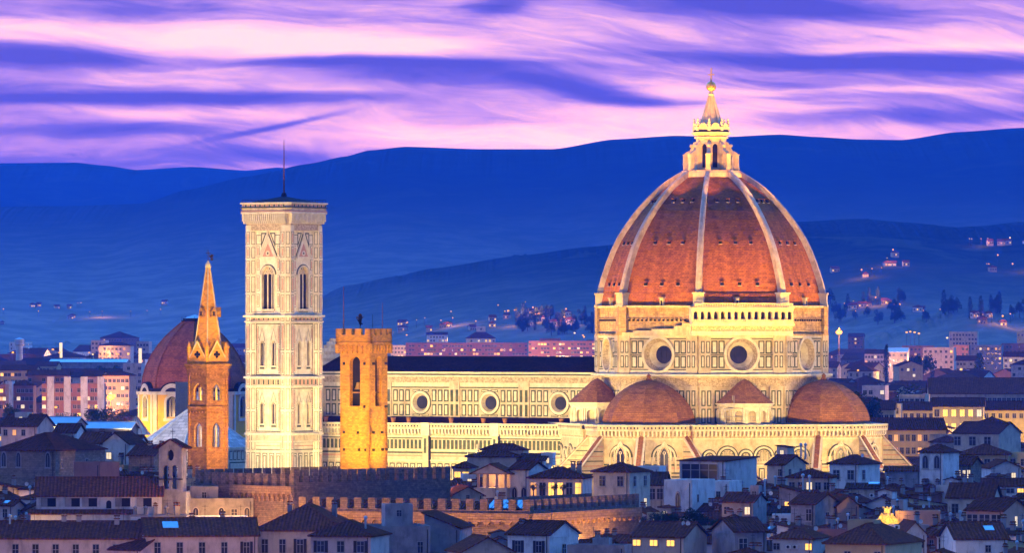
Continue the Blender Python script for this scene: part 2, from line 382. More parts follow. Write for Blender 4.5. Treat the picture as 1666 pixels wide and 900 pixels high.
tb_.face([(-9000, 4220, 32.05), (9000, 4220, 32.05), (9000, 7200, 32.05), (-9000, 7200, 32.05)], M['ground'])
tag(tb_.build('terrain', smooth=True), kind='structure')
HZ = {}
def hill(name, prof, D, D0, matl, px0=-900, px1=2600, n=1500, rows=26, fuzz=1.5, seed=0, rough=1.0):
    mb = MB(); vs = []; f = []
    for r in range(rows + 1):
        tt = r / rows
        for i in range(n + 1):
            px = px0 + (px1 - px0) * i / n
            zc = Z(interp(prof, px), D) if prof[0][0] <= px or True else 0
            zc = max(zc, -4)
            if tt <= .8:
                k = tt / .8; y = D0 + (D - D0) * k; s = (k ** 1.25) * (1 - .0) ; s = s * (1 + .0)
                z = zc * s + rough * (vnoise(i / 110, k * 2, seed) * 30 + vnoise(i / 44, k * 3, seed + 3) * 9) * math.sin(math.pi * k) * min(1, zc / 150)
                if k > .95: z += (random.random() - .3) * fuzz * 1.3 + (vnoise(i / 2.3, r, seed) + vnoise(i / 9, r, seed + 1)) * fuzz * 2.4
            else:
                k = (tt - .8) / .2; y = D + 900 * k; z = zc * (1 - .5 * k * k)
            vs.append(((px - CX) / FOC * D, y, z - 3))
    for r in range(rows):
        for i in range(n):
            a = r * (n + 1) + i; f.append((a, a + 1, a + n + 2, a + n + 1))
    HZ[name] = (D, D0, px0, px1, n, rows, vs)
    me = bpy.data.meshes.new(name); me.from_pydata(vs, [], f); me.materials.append(matl)
    me.polygons.foreach_set('use_smooth', [True] * len(f))
    o = bpy.data.objects.new(name, me); COL.objects.link(o); tag(o, kind='structure'); return o
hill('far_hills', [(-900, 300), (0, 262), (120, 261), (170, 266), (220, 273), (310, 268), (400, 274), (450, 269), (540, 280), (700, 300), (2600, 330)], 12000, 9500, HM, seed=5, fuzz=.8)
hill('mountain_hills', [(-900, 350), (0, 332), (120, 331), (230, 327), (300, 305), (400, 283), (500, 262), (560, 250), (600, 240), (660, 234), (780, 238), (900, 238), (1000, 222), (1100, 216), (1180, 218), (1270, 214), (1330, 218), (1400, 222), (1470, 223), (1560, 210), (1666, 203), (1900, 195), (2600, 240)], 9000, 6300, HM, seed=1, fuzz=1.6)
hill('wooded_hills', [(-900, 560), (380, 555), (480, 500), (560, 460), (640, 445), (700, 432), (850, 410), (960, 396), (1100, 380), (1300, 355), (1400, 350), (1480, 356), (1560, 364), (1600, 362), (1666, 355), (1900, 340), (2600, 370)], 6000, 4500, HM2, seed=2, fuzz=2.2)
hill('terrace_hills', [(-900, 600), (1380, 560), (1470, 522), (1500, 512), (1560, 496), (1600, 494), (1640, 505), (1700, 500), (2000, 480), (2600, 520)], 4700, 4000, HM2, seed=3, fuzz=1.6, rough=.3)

hm = bpy.data.materials.new('blue evening haze'); hm.use_nodes = True; tt_ = NT(hm.node_tree); tt_.n.clear()
pv = tt_.new('ShaderNodeVolumePrincipled'); ov = tt_.new('ShaderNodeOutputMaterial'); tt_.l.new(pv.outputs[0], ov.inputs['Volume'])
pv.inputs['Color'].default_value = (.06, .225, 1.0, 1); pv.inputs['Absorption Color'].default_value = (1, 1, 1, 1)
pv.inputs['Density'].default_value = 6.0e-5; pv.inputs['Anisotropy'].default_value = 0.5
hb = MB(); hb.box(-11700, 11700, -150, 13900, -8.0, 475, hm); hzo = hb.build('haze'); tag(hzo, kind='stuff')

def on_hill(name, px, py):
    """the point of a hillside that is seen at this place of the view"""
    D, D0, a, b, n, rows, vs = HZ[name]; best = None
    for r in range(0, int(rows * .8) + 1):
        y = vs[r * (n + 1)][1]; x = (px - CX) / FOC * y; i = int(round(((x / D * FOC + CX) - a) / (b - a) * n))
        if 0 <= i <= n:
            z = vs[r * (n + 1) + i][2]; yp = HY - (z - EYE) / y * FOC
            if yp <= py: return (x, y, z)
    return None
# ------------------------------------------------------------------ cathedral
DD = 1350.0; DX, DY = X(1157, DD), DD; DROT = rad(-30.8)
def dw(x, y, z=0):     # cathedral plan (x east, y north) to world
    c, s = math.cos(DROT), math.sin(DROT); return (DX + x * c - y * s, DY + x * s + y * c, z)
duomo = empty('cathedral', (DX, DY, 0), DROT, 'huge marble cathedral with an octagonal red tiled dome and white ribs', 'cathedral')
G_, Wm, Pk = M['green'], M['marble'], M['pink']
def panel(mb, F, u0, u1, z0, z1, d, g=None, w=None, t=.36, gap=0.0):
    mb.fb(F, u0, u1, z0, z1, d - .2, d + .06, g or G_); mb.fb(F, u0 + t, u1 - t, z0 + t, z1 - t, d - .2, d + .11, w or M['marble2'])
def ledge(mb, poly_fn, z0, z1, a0, a1, m):     # octagonal ledge ring
    mb.prism(poly_fn(a1), z0, z1, m, cap=True, bot=True)
def faces8(A, cx=0, cy=0): return [(cx + A * math.cos(k * math.pi / 4), cy + A * math.sin(k * math.pi / 4), k * math.pi / 4) for k in range(8)]
SIDE = 2 * math.tan(math.pi / 8)

# ---- drum with the eight round windows
AD = 25.2; hw = AD * SIDE / 2
mb = MB(); oc = []
for k, F in enumerate(faces8(AD)):
    loop = [(4.0 * math.cos(2 * math.pi * i / 32), 50.5 + 4.0 * math.sin(2 * math.pi * i / 32)) for i in range(32)]
    mb.holed(F, -hw, hw, 45.8, 55.0, loop, .3, Wm, Wm)
    mb.fb(F, -hw, hw, 46.0, 46.9, -.2, .25, M['marble2']); mb.fb(F, -hw, hw, 54.4, 55.2, -.2, .4, M['marble2'])
    mb.fb(F, -hw, hw, 54.12, 54.38, -.2, .09, G_); mb.fb(F, -hw, hw, 46.92, 47.14, -.2, .09, G_)
    for s in (-1, 1):      # corner pilasters
        a, b = sorted((s * (hw - 2.9), s * hw)); mb.fb(F, a, b, 46.0, 55.0, -.2, .55, Wm)
        for i in range(2):
            for z0, z1 in ((47.5, 50.3), (50.9, 53.7)):
                c0 = s * (hw - 2.2 + 1.25 * i); mb.fb(F, c0 - .42, c0 + .42, z0, z1, .4, .6, G_); mb.fb(F, c0 - .2, c0 + .2, z0 + .25, z1 - .25, .4, .64, M['marble2'])
        for i in range(3):
            u1 = hw - 3.15 - i * 1.72; u0 = u1 - 1.5
            if u0 < 2.7: continue
            a, b = sorted((s * u0, s * u1)); panel(mb, F, a, b, 47.4, 50.25, 0, t=.33); panel(mb, F, a, b, 50.75, 53.8, 0, t=.33)
    mb.fb(F, -hw + 2.9, -4.2, 50.42, 50.6, -.2, .1, G_); mb.fb(F, 4.2, hw - 2.9, 50.42, 50.6, -.2, .1, G_)
drum = mb.build('drum', duomo)
for F in faces8(AD):
    r = MB(); r.ring(F, 0, 50.5, 3.75, 4.35, -.2, .5, M['marble2'], seg=36)
    r.ring(F, 0, 50.5, 3.0, 3.75, -1.0, .35, M['frieze'], seg=36, d1i=-.9); r.ring(F, 0, 50.5, 2.1, 3.0, -2.6, -.9, M['marble2'], seg=36, d1i=-2.4)
    r.disc(F, 0, 50.5, 2.15, -2.45, M['glass'])
    for q in (-.7, .7): r.fb(F, q - .06, q + .06, 48.6, 52.4, -2.5, -2.36, M['lead']); r.fb(F, -2, 2, 50.44 + q, 50.56 + q, -2.5, -2.36, M['lead'])
    r.build('round_window', duomo)

# ---- rough masonry band, with the finished gallery on one side only
mb = MB(); mb.prism(octa(24.9), 54.8, 61.9, M['raw'], cap=False)
mb.prism(octa(25.7), 54.9, 55.35, M['raw'], bot=True); mb.prism(octa(25.5), 61.5, 61.95, M['marble'], bot=True)
for k, F in enumerate(faces8(24.9)):
    if k == 7: continue
    for i in range(-8, 9): mb.fb(F, i * 1.15 - .22, i * 1.15 + .22, 58.3, 58.75, -.1, .28, M['void'])
    for i in range(-8, 9): mb.fb(F, i * 1.15 - .35, i * 1.15 + .35, 58.75, 58.95, -.1, .5, M['raw'])
    for s in (-1, 1):
        a, b = sorted((s * (hw - 1.9), s * (hw + .1))); mb.fb(F, a, b, 55, 61.9, -.1, .75, M['raw'])
# stepped, unfinished edge of the cornice on the south side
F = faces8(24.9)[6]
for i, (u0, zt) in enumerate(((-9.5, 55.7), (-6.5, 56.1), (-1.5, 56.5), (4.5, 57.2), (6.8, 57.9))): mb.fb(F, u0, hw + .3, 54.9, zt, -.1, .9 + i * .12, M['marble'])
mb.build('masonry_band', duomo)
F = faces8(25.3)[7]; gw = hw + 1.7; mb = MB()
mb.fb(F, -gw, gw, 54.95, 56.0, -1.5, 1.0, M['marble2']); mb.fb(F, -gw, gw, 56.0, 57.2, -1.5, .8, M['frieze']); mb.fb(F, -gw - .2, gw + .2, 57.2, 57.9, -1.5, 1.6, M['marble2'])
n = 15; pw = 2 * gw / n
for i in range(n):
    c0 = -gw + pw * (i + .5); mb.holed(F, c0 - pw / 2, c0 + pw / 2, 57.9, 61.2, arch(c0, .48, 58.5, 60.1), .9, M['marble2'], M['marble2'], M['void'], d=1.1)
    mb.fb(F, c0 - pw / 2 - .14, c0 - pw / 2 + .14, 58.3, 60.5, 1.0, 1.3, M['marble2'])
for s in (-1, 1): mb.fb(F, s * gw - .1, s * gw + .1, 57.9, 61.2, -1.5, 1.1, M['marble2'])
mb.fb(F, -gw, gw, 57.95, 58.15, 1.1, 1.5, M['marble2'])
for i in range(60): u_ = -gw + 2 * gw * (i + .5) / 60; mb.fb(F, u_ - .09, u_ + .09, 57.9, 58.6, 1.4, 1.52, M['marble2']); mb.fb(F, u_ - .09, u_ + .09, 61.5, 62.3, 1.4, 1.55, M['marble2'])
mb.fb(F, -gw, gw, 58.6, 58.72, 1.38, 1.56, M['marble2']); mb.fb(F, -gw - .2, gw + .2, 61.2, 61.5, -1.5, 1.7, M['marble2']); mb.fb(F, -gw, gw, 62.3, 62.5, 1.36, 1.6, M['marble2'])
mb.build('gallery', duomo)

# ---- dome shell, ribs, dormers
PROF = [(61.6, 26.5), (63.2, 26.3), (65.0, 26.0), (67.1, 25.5), (69.2, 24.85), (72.0, 23.9), (74.9, 22.75), (77.2, 21.6), (79.4, 20.3), (82.0, 18.5), (84.2, 16.8), (86.0, 15.2), (87.8, 13.4), (89.3, 11.8), (90.7, 9.9), (91.8, 8.2), (92.7, 6.6)]
def corner(r, k): a = math.pi / 8 + k * math.pi / 4; return (r * math.cos(a), r * math.sin(a))
mb = MB()
for k in range(8):
    for (z0, r0), (z1, r1) in zip(PROF, PROF[1:]):
        a, b = corner(r0, k), corner(r0, k + 1); c_, d_ = corner(r1, k + 1), corner(r1, k)
        mb.face([(*a, z0), (*b, z0), (*c_, z1), (*d_, z1)], M['dometile'])
mb.build('dome_shell', duomo)
def prof_r(z):
    for (z0, r0), (z1, r1) in zip(PROF, PROF[1:]):
        if z <= z1: return r0 + (r1 - r0) * (z - z0) / (z1 - z0)
    return PROF[-1][1]
for k in range(8):
    a = math.pi / 8 + k * math.pi / 4; ux, uy = math.cos(a), math.sin(a); tx, ty = -uy, ux
    mb = MB()
    sec = []
    for i, (z, r) in enumerate(PROF):
        w_ = .78 - .28 * i / 16; z2, r2 = PROF[min(i + 1, 16)]; z1, r1 = PROF[max(i - 1, 0)]
        tz, tr = z2 - z1, r2 - r1; l = math.hypot(tz, tr); nr, nz = tz / l, -tr / l
        sec.append([(ux * (r + o * nr) + tx * q, uy * (r + o * nr) + ty * q, z + o * nz) for o, q in ((-.5, -w_), (.95, -w_), (1.15, -w_ * .45), (1.15, w_ * .45), (.95, w_), (-.5, w_))])
    for A, B in zip(sec[1:], sec[2:]):
        for j in range(5): mb.face([A[j], A[j + 1], B[j + 1], B[j]], M['rib'])
    F = (ux * 26.2, uy * 26.2, a)
    mb.fb(F, -1.25, 1.25, 61.6, 64.6, -1.6, 1.25, M['marble2']); mb.fb(F, -1.45, 1.45, 64.6, 65.0, -1.6, 1.5, M['marble2']); mb.fb(F, -1.4, 1.4, 61.6, 62.2, -1.6, 1.45, M['marble2'])
    mb.build('rib', duomo)
    # small dormers on the tiled webs
    b_ = k * math.pi / 4; vx, vy = math.cos(b_), math.sin(b_)
    for zi, sp in ((66.9, 4.3), (76.6, 3.7), (86.5, 2.5)):
        for q in (-1, 0, 1):
            ap = prof_r(zi) * math.cos(math.pi / 8); Fd = (vx * ap, vy * ap, b_)
            dm = MB(); dm.fb(Fd, q * sp - .38, q * sp + .38, zi - .30, zi + .42, -.5, .30, M['void']); dm.fb(Fd, q * sp - .5, q * sp + .5, zi + .42, zi + .56, -1.0, .5, M['dometile']); dm.fb(Fd, q * sp - .45, q * sp + .45, zi - .42, zi - .30, -.4, .5, M['rib'])
            dm.build('dormer', duomo)
    if k in (6, 0, 5, 7):
        q = -1.0 if k == 7 else 0.6; Fd = (vx * 24.6, vy * 24.6, b_); dm = MB()
        dm.fb(Fd, q - .45, q + .45, 61.9, 63.6, -.6, .5, M['marble2']); dm.fb(Fd, q - .25, q + .25, 61.9, 63.1, .3, .53, M['void']); dm.fb(Fd, q - .65, q + .65, 63.6, 63.9, -.6, .7, M['marble']); dm.build('roof_door', duomo)

# ---- lantern
lan = MB(); ML = M['marble2']
lan.prism(octa(6.9), 92.3, 93.4, ML, bot=True); lan.prism(octa(6.5), 93.4, 93.9, M['rib'], bot=True)
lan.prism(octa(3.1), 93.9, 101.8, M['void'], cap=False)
for k, F in enumerate(faces8(3.3)):
    h_ = 3.3 * SIDE / 2; lan.holed(F, -h_, h_, 93.9, 101.9, arch(0, .62, 94.6, 99.6), .5, ML, ML)
    lan.ring(F, 0, 99.6, .62, .9, 0, .18, ML, 0, 180, 8); lan.fb(F, -.06, .06, 94.6, 99.6, -.4, -.3, M['iron'])
lan.prism(octa(3.75), 101.5, 101.9, ML, bot=True); lan.prism(octa(3.5), 101.9, 102.6, ML); lan.prism(octa(4.3), 102.6, 103.0, ML, bot=True); lan.prism(octa(4.0), 102.3, 102.6, ML, bot=True)
lant = lan.build('lantern', duomo)
for k in range(8):      # radial buttresses ending in scrolls
    a = math.pi / 8 + k * math.pi / 4; F = (math.cos(a) * 3.2, math.sin(a) * 3.2, a)
    F2 = (F[0], F[1], a + math.pi / 2)     # side frame: u runs outward? (u axis = -radial)
    b_ = MB(); th = .42
    prof = [(0, 93.9), (1.35, 93.9), (1.35, 97.2), (1.7, 98.0), (2.1, 98.0), (2.1, 93.9), (3.3, 93.9), (3.3, 97.6), (3.0, 98.1), (2.2, 98.6), (1.5, 99.4), (1.0, 100.4), (.6, 100.9), (0, 101.0)]
    P3 = lambda r, z, q: (F[0] + math.cos(a) * r - math.sin(a) * q, F[1] + math.sin(a) * r + math.cos(a) * q, z)
    quads = [[(0, 93.9), (1.3, 93.9), (1.3, 97.6), (0, 97.6)], [(0, 97.6), (1.3, 97.6), (2.1, 98.3), (1.5, 99.4), (.9, 100.6), (0, 101)], [(1.3, 97.6), (2.1, 97.6), (2.1, 98.3)], [(2.1, 93.9), (3.3, 93.9), (3.3, 97.5), (3.0, 98.1), (2.1, 98.6)]]
    for qd in quads:
        b_.face([P3(r, z, -th) for r, z in qd], ML); b_.face([P3(r, z, th) for r, z in qd[::-1]], ML)
        for i in range(len(qd)):
            p, q = qd[i], qd[(i + 1) % len(qd)]; b_.face([P3(*p, -th), P3(*q, -th), P3(*q, th), P3(*p, th)], ML)
    b_.fb(F, -.62, .62, 97.5, 97.8, 1.9, 3.5, ML); b_.ball(P3(1.5, 99.8, 0), .45, ML, 8); b_.fb(F, -.55, .55, 93.9, 97.5, 2.5, 3.42, ML)
    b_.build('scroll_buttress', lant)
cr = MB()
cr.prism(octa(3.9), 103.0, 103.5, M['lead'], bot=True)
for k, F in enumerate(faces8(3.75)):
    h_ = 3.75 * SIDE / 2
    cr.fb(F, -h_, h_, 103.4, 104.1, -.4, .05, ML); cr.ring(F, 0, 104.1, .55, 1.05, -.3, .1, ML, 0, 180, 8); cr.fpoly(F, [(.55 * math.cos(math.pi * i / 8), 104.1 + .55 * math.sin(math.pi * i / 8)) for i in range(9)], -.2, -.05, ML)
for k in range(8):
    a = math.pi / 8 + k * math.pi / 4; x_, y_ = 4.0 * math.cos(a), 4.0 * math.sin(a)
    cr.lathe(x_, y_, [(.42, 103.3), (.42, 104.3), (.2, 104.5), (.42, 104.8), (.2, 105.1), (.38, 105.4), (.16, 105.7), (.3, 105.95), (.01, 106.4)], ML, 7)
cr.build('crown', lant)
sp = MB(); sp.frus(octa(2.75), 103.5, octa(.42), 112.0, ML); sp.lathe(0, 0, [(.6, 111.6), (.75, 112.0), (.5, 112.4), (.35, 112.8)], ML, 10)
for k in range(8):
    a = math.pi / 8 + k * math.pi / 4; sp.tube((2.95 * math.cos(a), 2.95 * math.sin(a), 103.5), (.45 * math.cos(a), .45 * math.sin(a), 112.0), .16, M['marble'], seg=4)
sp.build('cone', lant)
bl = MB(); bl.ball((0, 0, 113.9), 1.2, M['gold'], 20); bl.build('ball', lant, smooth=True)
cx_ = MB(); cx_.box(-.13, .13, -.1, .1, 115.0, 118.2, M['gold']); cxo = cx_
cF = (0, 0, rad(-90) - DROT); cx_.fb(cF, -.75, .75, 116.55, 116.8, -.1, .1, M['gold']); cx_.ball((0, 0, 115.2), .25, M['gold'], 8); cx_.build('cross', lant)

# ---- body under the drum
mb = MB(); mb.prism(octa(24.4), 0, 45.9, Wm, cap=False)
mb.prism(octa(26.1), 45.1, 45.5, M['marble'], bot=True); mb.prism(octa(26.6), 45.5, 46.0, M['marble2'], bot=True)
mb.prism(octa(24.9), 43.0, 45.1, M['frieze'], cap=False, bot=True)
for k, F in enumerate(faces8(24.4)):
    h_ = 24.4 * SIDE / 2
    for s in (-1, 1):
        a, b = sorted((s * (h_ - 3.2), s * h_)); mb.fb(F, a, b, 33, 43.2, -.2, .7, Wm)
        for i in range(2):
            for z0, z1 in ((34.6, 38.0), (38.6, 42.2)): c0 = s * (h_ - 2.35 + 1.4 * i); panel(mb, F, c0 - .5, c0 + .5, z0, z1, .7, t=.28)
    for i in range(8):
        c0 = -5.6 + 1.6 * i
        for z0, z1 in ((34.6, 38.0), (38.6, 42.2)): panel(mb, F, c0 - .65, c0 + .65, z0, z1, 0, t=.32)
mb.build('crossing_body', duomo)

# ---- decorated lower walls
def lower_wall(mb, F, h_, arches, zt=34.4, hole_step=.85, win=None, strip=False, top_out=.9):
    mb.fb(F, -h_, h_, 0, zt - 1.5, -1, 0, Wm)
    # parapet with square holes
    mb.fb(F, -h_ - .4, h_ + .4, zt - .28, zt, -.6, top_out + .12, ML); mb.fb(F, -h_ - .4, h_ + .4, zt - 1.25, zt - .28, top_out - .4, top_out, Wm)
    n = int(2 * h_ / hole_step)
    for i in range(n): c0 = -h_ + 2 * h_ * (i + .5) / n; mb.fb(F, c0 - .16, c0 + .16, zt - .92, zt - .52, top_out - .2, top_out + .03, M['void'])
    mb.fb(F, -h_ - .3, h_ + .3, zt - 1.45, zt - 1.25, -.6, top_out + .05, ML)
    # corbel table
    n = int(2 * h_ / .95)
    mb.fb(F, -h_, h_, zt - 3.1, zt - 1.45, -.4, .12, M['frieze'])
    for i in range(n): c0 = -h_ + 2 * h_ * (i + .5) / n; mb.fb(F, c0 - .2, c0 + .2, zt - 2.5, zt - 1.45, .1, top_out - .1, ML); mb.fb(F, c0 - .24, c0 + .24, zt - 2.7, zt - 2.4, .1, .45, ML)
    mb.fb(F, -h_, h_, zt - 3.35, zt - 3.1, -.4, .3, ML)
    if strip:     # close-set upright green panels
        mb.fb(F, -h_, h_, zt - 3.75, zt - 3.5, -.4, .06, G_); n = int(2 * h_ / 1.12)
        for i in range(n): c0 = -h_ + 2 * h_ * (i + .5) / n; mb.fb(F, c0 - .36, c0 + .36, zt - 6.2, zt - 4.0, -.4, .07, G_)
        mb.fb(F, -h_, h_, zt - 6.6, zt - 6.4, -.4, .12, ML)
        zz = zt - 6.9
    else: zz = zt - 9.0
    # bands of green and pink
    k = 0; z = zz
    while z > 8:
        mb.fb(F, -h_, h_, z - .4, z, -.4, .05, G_ if k % 3 != 1 else Pk); z -= (.75, 1.15, .85, 1.6)[k % 4]; k += 1
        if strip and z < zz - 3.2: break
    if strip or h_ > 8:
        zb = 24.9
        mb.fb(F, -h_, h_, zb - 8, zb, -.4, .12, Wm); mb.fb(F, -h_, h_, zb, zb + .3, -.4, .4, ML); n = int(2 * h_ / 1.9)
        for i in range(n): c0 = -h_ + 2 * h_ * (i + .5) / n; panel(mb, F, c0 - .7, c0 + .7, zb - 6.4, zb - .5, .12, t=.28); mb.fb(F, c0 - .12, c0 + .12, zb - 5.5, zb - 1.2, .1, .28, G_)
    for (c0, r) in arches:
        zs = zt - 7.4 + 0.0
        mb.fb(F, c0 - r - .1, c0 + r + .1, zs - 1.6, zs, -.4, .10, Wm)
        mb.fpoly(F, [(c0 + (r + .05) * math.cos(math.pi * i / 12), zs + (r + .05) * math.sin(math.pi * i / 12)) for i in range(13)], -.3, .1, Wm)
        mb.ring(F, c0, zs, r - .35, r, 0, .42, ML, 0, 180, 14); mb.ring(F, c0, zs, r, r + .32, 0, .16, G_, 0, 180, 14); mb.ring(F, c0, zs, r - .75, r - .45, 0, .16, G_, 0, 180, 14)
        q = int((r - .5) / .42)
        for i in range(-q, q + 1):
            hh = math.sqrt(max((r - .8) ** 2 - (i * .62) ** 2, 0)) if abs(i * .62) < r - .8 else 0
            if hh > .4: mb.fb(F, i * .62 - .17 + c0, i * .62 + .17 + c0, zs - .9, zs + hh * .92, -.2, .17, G_); mb.fb(F, i * .62 - .07 + c0, i * .62 + .07 + c0, zs - .75, zs + hh * .92 - .15, -.2, .2, ML)
        mb.fb(F, c0 - r - .25, c0 - r + .2, zs - 3.4, zs, -.2, .3, ML); mb.fb(F, c0 + r - .2, c0 + r + .25, zs - 3.4, zs, -.2, .3, ML)
def gothic_window(parent, F, c0, z0, zs, w, d=.1, nl=2, name='window'):
    g_ = MB(); g_.fpoly(F, arch(c0, w + .55, z0 - .4, zs, .9), d - .3, d + .12, ML); g_.fpoly(F, arch(c0, w + .3, z0 - .2, zs, .9), d - .3, d + .18, M['frieze'])
    g_.fpoly(F, arch(c0, w, z0, zs, .9), d - .3, d + .22, M['glass'])
    for i in range(1, nl): q = c0 - w + 2 * w * i / nl; g_.fb(F, q - .09, q + .09, z0, zs + .3, d, d + .32, ML)
    g_.ring(F, c0, zs + w * .7, w * .22, w * .42, d, d + .3, ML, seg=8)
    for s in (-1, 1): g_.fb(F, c0 + s * (w + .6) - .12, c0 + s * (w + .6) + .12, z0 - .5, zs + w * 1.2, d, d + .4, ML)
    g_.face([g_.P(F, c0 - w - .7, zs + w * 1.1, d + .2), g_.P(F, c0 + w + .7, zs + w * 1.1, d + .2), g_.P(F, c0, zs + w * 3.4, d + .2)][:2] + [g_.P(F, c0, zs + w * 3.4, d + .2)], ML) if False else None
    for s in (-1, 1):
        a_, b_ = (c0 + s * (w + .8), zs + w * 1.2), (c0, zs + w * 3.6); g_.face([g_.P(F, a_[0], a_[1], d + .3), g_.P(F, b_[0], b_[1], d + .3), g_.P(F, b_[0], b_[1] - .5, d + .3), g_.P(F, a_[0] - s * .35, a_[1], d + .3)], ML)
    return g_.build(name, parent)

# choir block between the tribunes
mb = MB(); AL = 35.0; hL = AL * SIDE / 2
for k, F in enumerate(faces8(AL)):
    if k in (4,): continue
    if k % 2: lower_wall(mb, F, hL, [(-10.6, 1.5), (-6.3, 2.35), (-1.9, 1.6), (2.4, 2.35), (6.7, 1.6), (11.0, 2.2)])
mb.prism(octa(AL - .4), 20, 33.2, M['dometile2'], cap=True)
mb.build('choir_wall', duomo)

# ---- the three tribunes
TA, TD = 12.9, 30.0
DPROF = [(0, 10.9), (1.3, 10.75), (2.7, 10.3), (4.2, 9.55), (5.6, 8.55), (6.9, 7.3), (8.0, 5.9), (8.9, 4.4), (9.6, 2.8), (10.0, 1.3), (10.15, .3)]
for nm, (tx, ty), kc in (('south', (0, -TD), 6), ('east', (TD, 0), 0), ('north', (0, TD), 2)):
    tb = MB(); ht = TA * SIDE / 2
    for k, F in enumerate(faces8(TA, tx, ty)):
        if (k - kc + 4) % 8 in (0,): continue
        lower_wall(tb, F, ht, [(0, 2.75)] if True else [])
    tb.prism(octa(TA - .5, tx, ty), 15, 33.6, M['lead']); tb.prism(octa(10.6, tx, ty), 33.6, 34.6, Wm, bot=False)
    tr = tb.build('tribune', duomo)
    for k, F in enumerate(faces8(TA, tx, ty)):
        if (k - kc + 4) % 8 in (0, 1, 7): continue
        if nm != 'north': gothic_window(tr, F, 0, 21.5, 27.3, .95)
    dmb = MB(); z0 = 34.5
    for k in range(8):
        for (a, r0), (b, r1) in zip(DPROF, DPROF[1:]):
            p, q, r_, s_ = corner(r0, k), corner(r0, k + 1), corner(r1, k + 1), corner(r1, k)
            dmb.face([(tx + p[0], ty + p[1], z0 + a), (tx + q[0], ty + q[1], z0 + a), (tx + r_[0], ty + r_[1], z0 + b), (tx + s_[0], ty + s_[1], z0 + b)], M['dometile2'])
    td = dmb.build('tribune_dome', tr)
    fn = MB(); fn.lathe(tx, ty, [(.5, z0 + 9.9), (.75, z0 + 10.3), (.35, z0 + 10.7), (.55, z0 + 11.1), (.05, z0 + 11.7)], M['dometile2'], 10); fn.build('finial', td)
    for k in range(8):        # slanting buttresses at the corners
        if (k - kc + 4) % 8 in (0, 7): continue
        a = math.pi / 8 + k * math.pi / 4; rr = TA / math.cos(math.pi / 8); F = (tx + math.cos(a) * rr, ty + math.sin(a) * rr, a); th = .8
        B = MB(); P3 = lambda r, z, q: (F[0] + math.cos(a) * r - math.sin(a) * q, F[1] + math.sin(a) * r + math.cos(a) * q, z)
        out_ = [(-.5, 31.4), (-.5, 10), (8.2, 10), (8.2, 23.6), (6.9, 24.0), (0, 31.4)]
        for sg in (-th, th): B.face([P3(r, z, sg) for r, z in (out_ if sg < 0 else out_[::-1])], Wm)
        B.face([P3(8.2, 10, -th), P3(8.2, 10, th), P3(8.2, 23.6, th), P3(8.2, 23.6, -th)], Wm)
        for (r0, z_0), (r1, z_1), mm, e, lift in (((0, 31.3), (6.9, 24.0), ML, .25, .0), ((0, 31.55), (6.9, 24.25), M['dometile2'], -.25, .0), ((6.9, 24.0), (8.4, 23.5), ML, .25, 0)):
            h = th + e; B.hexa([P3(r0, z_0, -h), P3(r1, z_1, -h), P3(r1, z_1, h), P3(r0, z_0, h)], [P3(r0, z_0 + .4, -h), P3(r1, z_1 + .4, -h), P3(r1, z_1 + .4, h), P3(r0, z_0 + .4, h)], mm)
        for sg in (-1, 1):    # stripes of the flank
            for i in range(7):
                z_ = 29.2 - i * 1.1; r_ = (31.4 - z_) / 7.4 * 6.9; B.face([P3(0, z_, sg * (th + .02)), P3(r_, z_, sg * (th + .02)), P3(r_, z_ + .25, sg * (th + .02)), P3(0, z_ + .25, sg * (th + .02))], G_ if i % 2 else Pk)
        B.build('buttress', tr)

# ---- small exedrae on the diagonal sides
for k in (7, 5, 1, 3):
    a = k * math.pi / 4; ex, ey = 27.9 * math.cos(a), 27.9 * math.sin(a); ra = 5.9
    e = MB(); e.lathe(ex, ey, [(ra - .9, 33.2), (ra - .9, 38.8)], M['marble'], 20); N = 12
    for i in range(N):
        b = a + 2 * math.pi * i / N; F = (ex + ra * math.cos(b), ey + ra * math.sin(b), b); hh = ra * math.tan(math.pi / N)
        e.holed(F, -hh, hh, 33.6, 39.0, arch(0, .9, 34.6, 36.7), .8, ML, M['marble'], Wm)
        e.ring(F, 0, 36.7, .9, 1.12, 0, .12, ML, 0, 180, 8)
        for s in (-1, 1): e.fb(F, s * (hh - .22) - .15, s * (hh - .22) + .15, 34.4, 37.9, 0, .3, ML)
        e.fb(F, -hh, hh, 34.0, 34.4, -.2, .25, ML)
    e.lathe(ex, ey, [(ra + .1, 38.4), (ra + .55, 38.5), (ra + .55, 38.8), (ra + .9, 39.0), (ra + .9, 39.3)], ML, 24)
    xo = e.build('exedra', duomo)
    r = MB(); r.lathe(ex, ey, [(ra + .8, 39.3), (ra - 1.0, 40.9), (ra - 3.0, 42.8), (1.2, 44.3), (.1, 44.9)], M['dometile2'], 24); r.build('roof', xo)

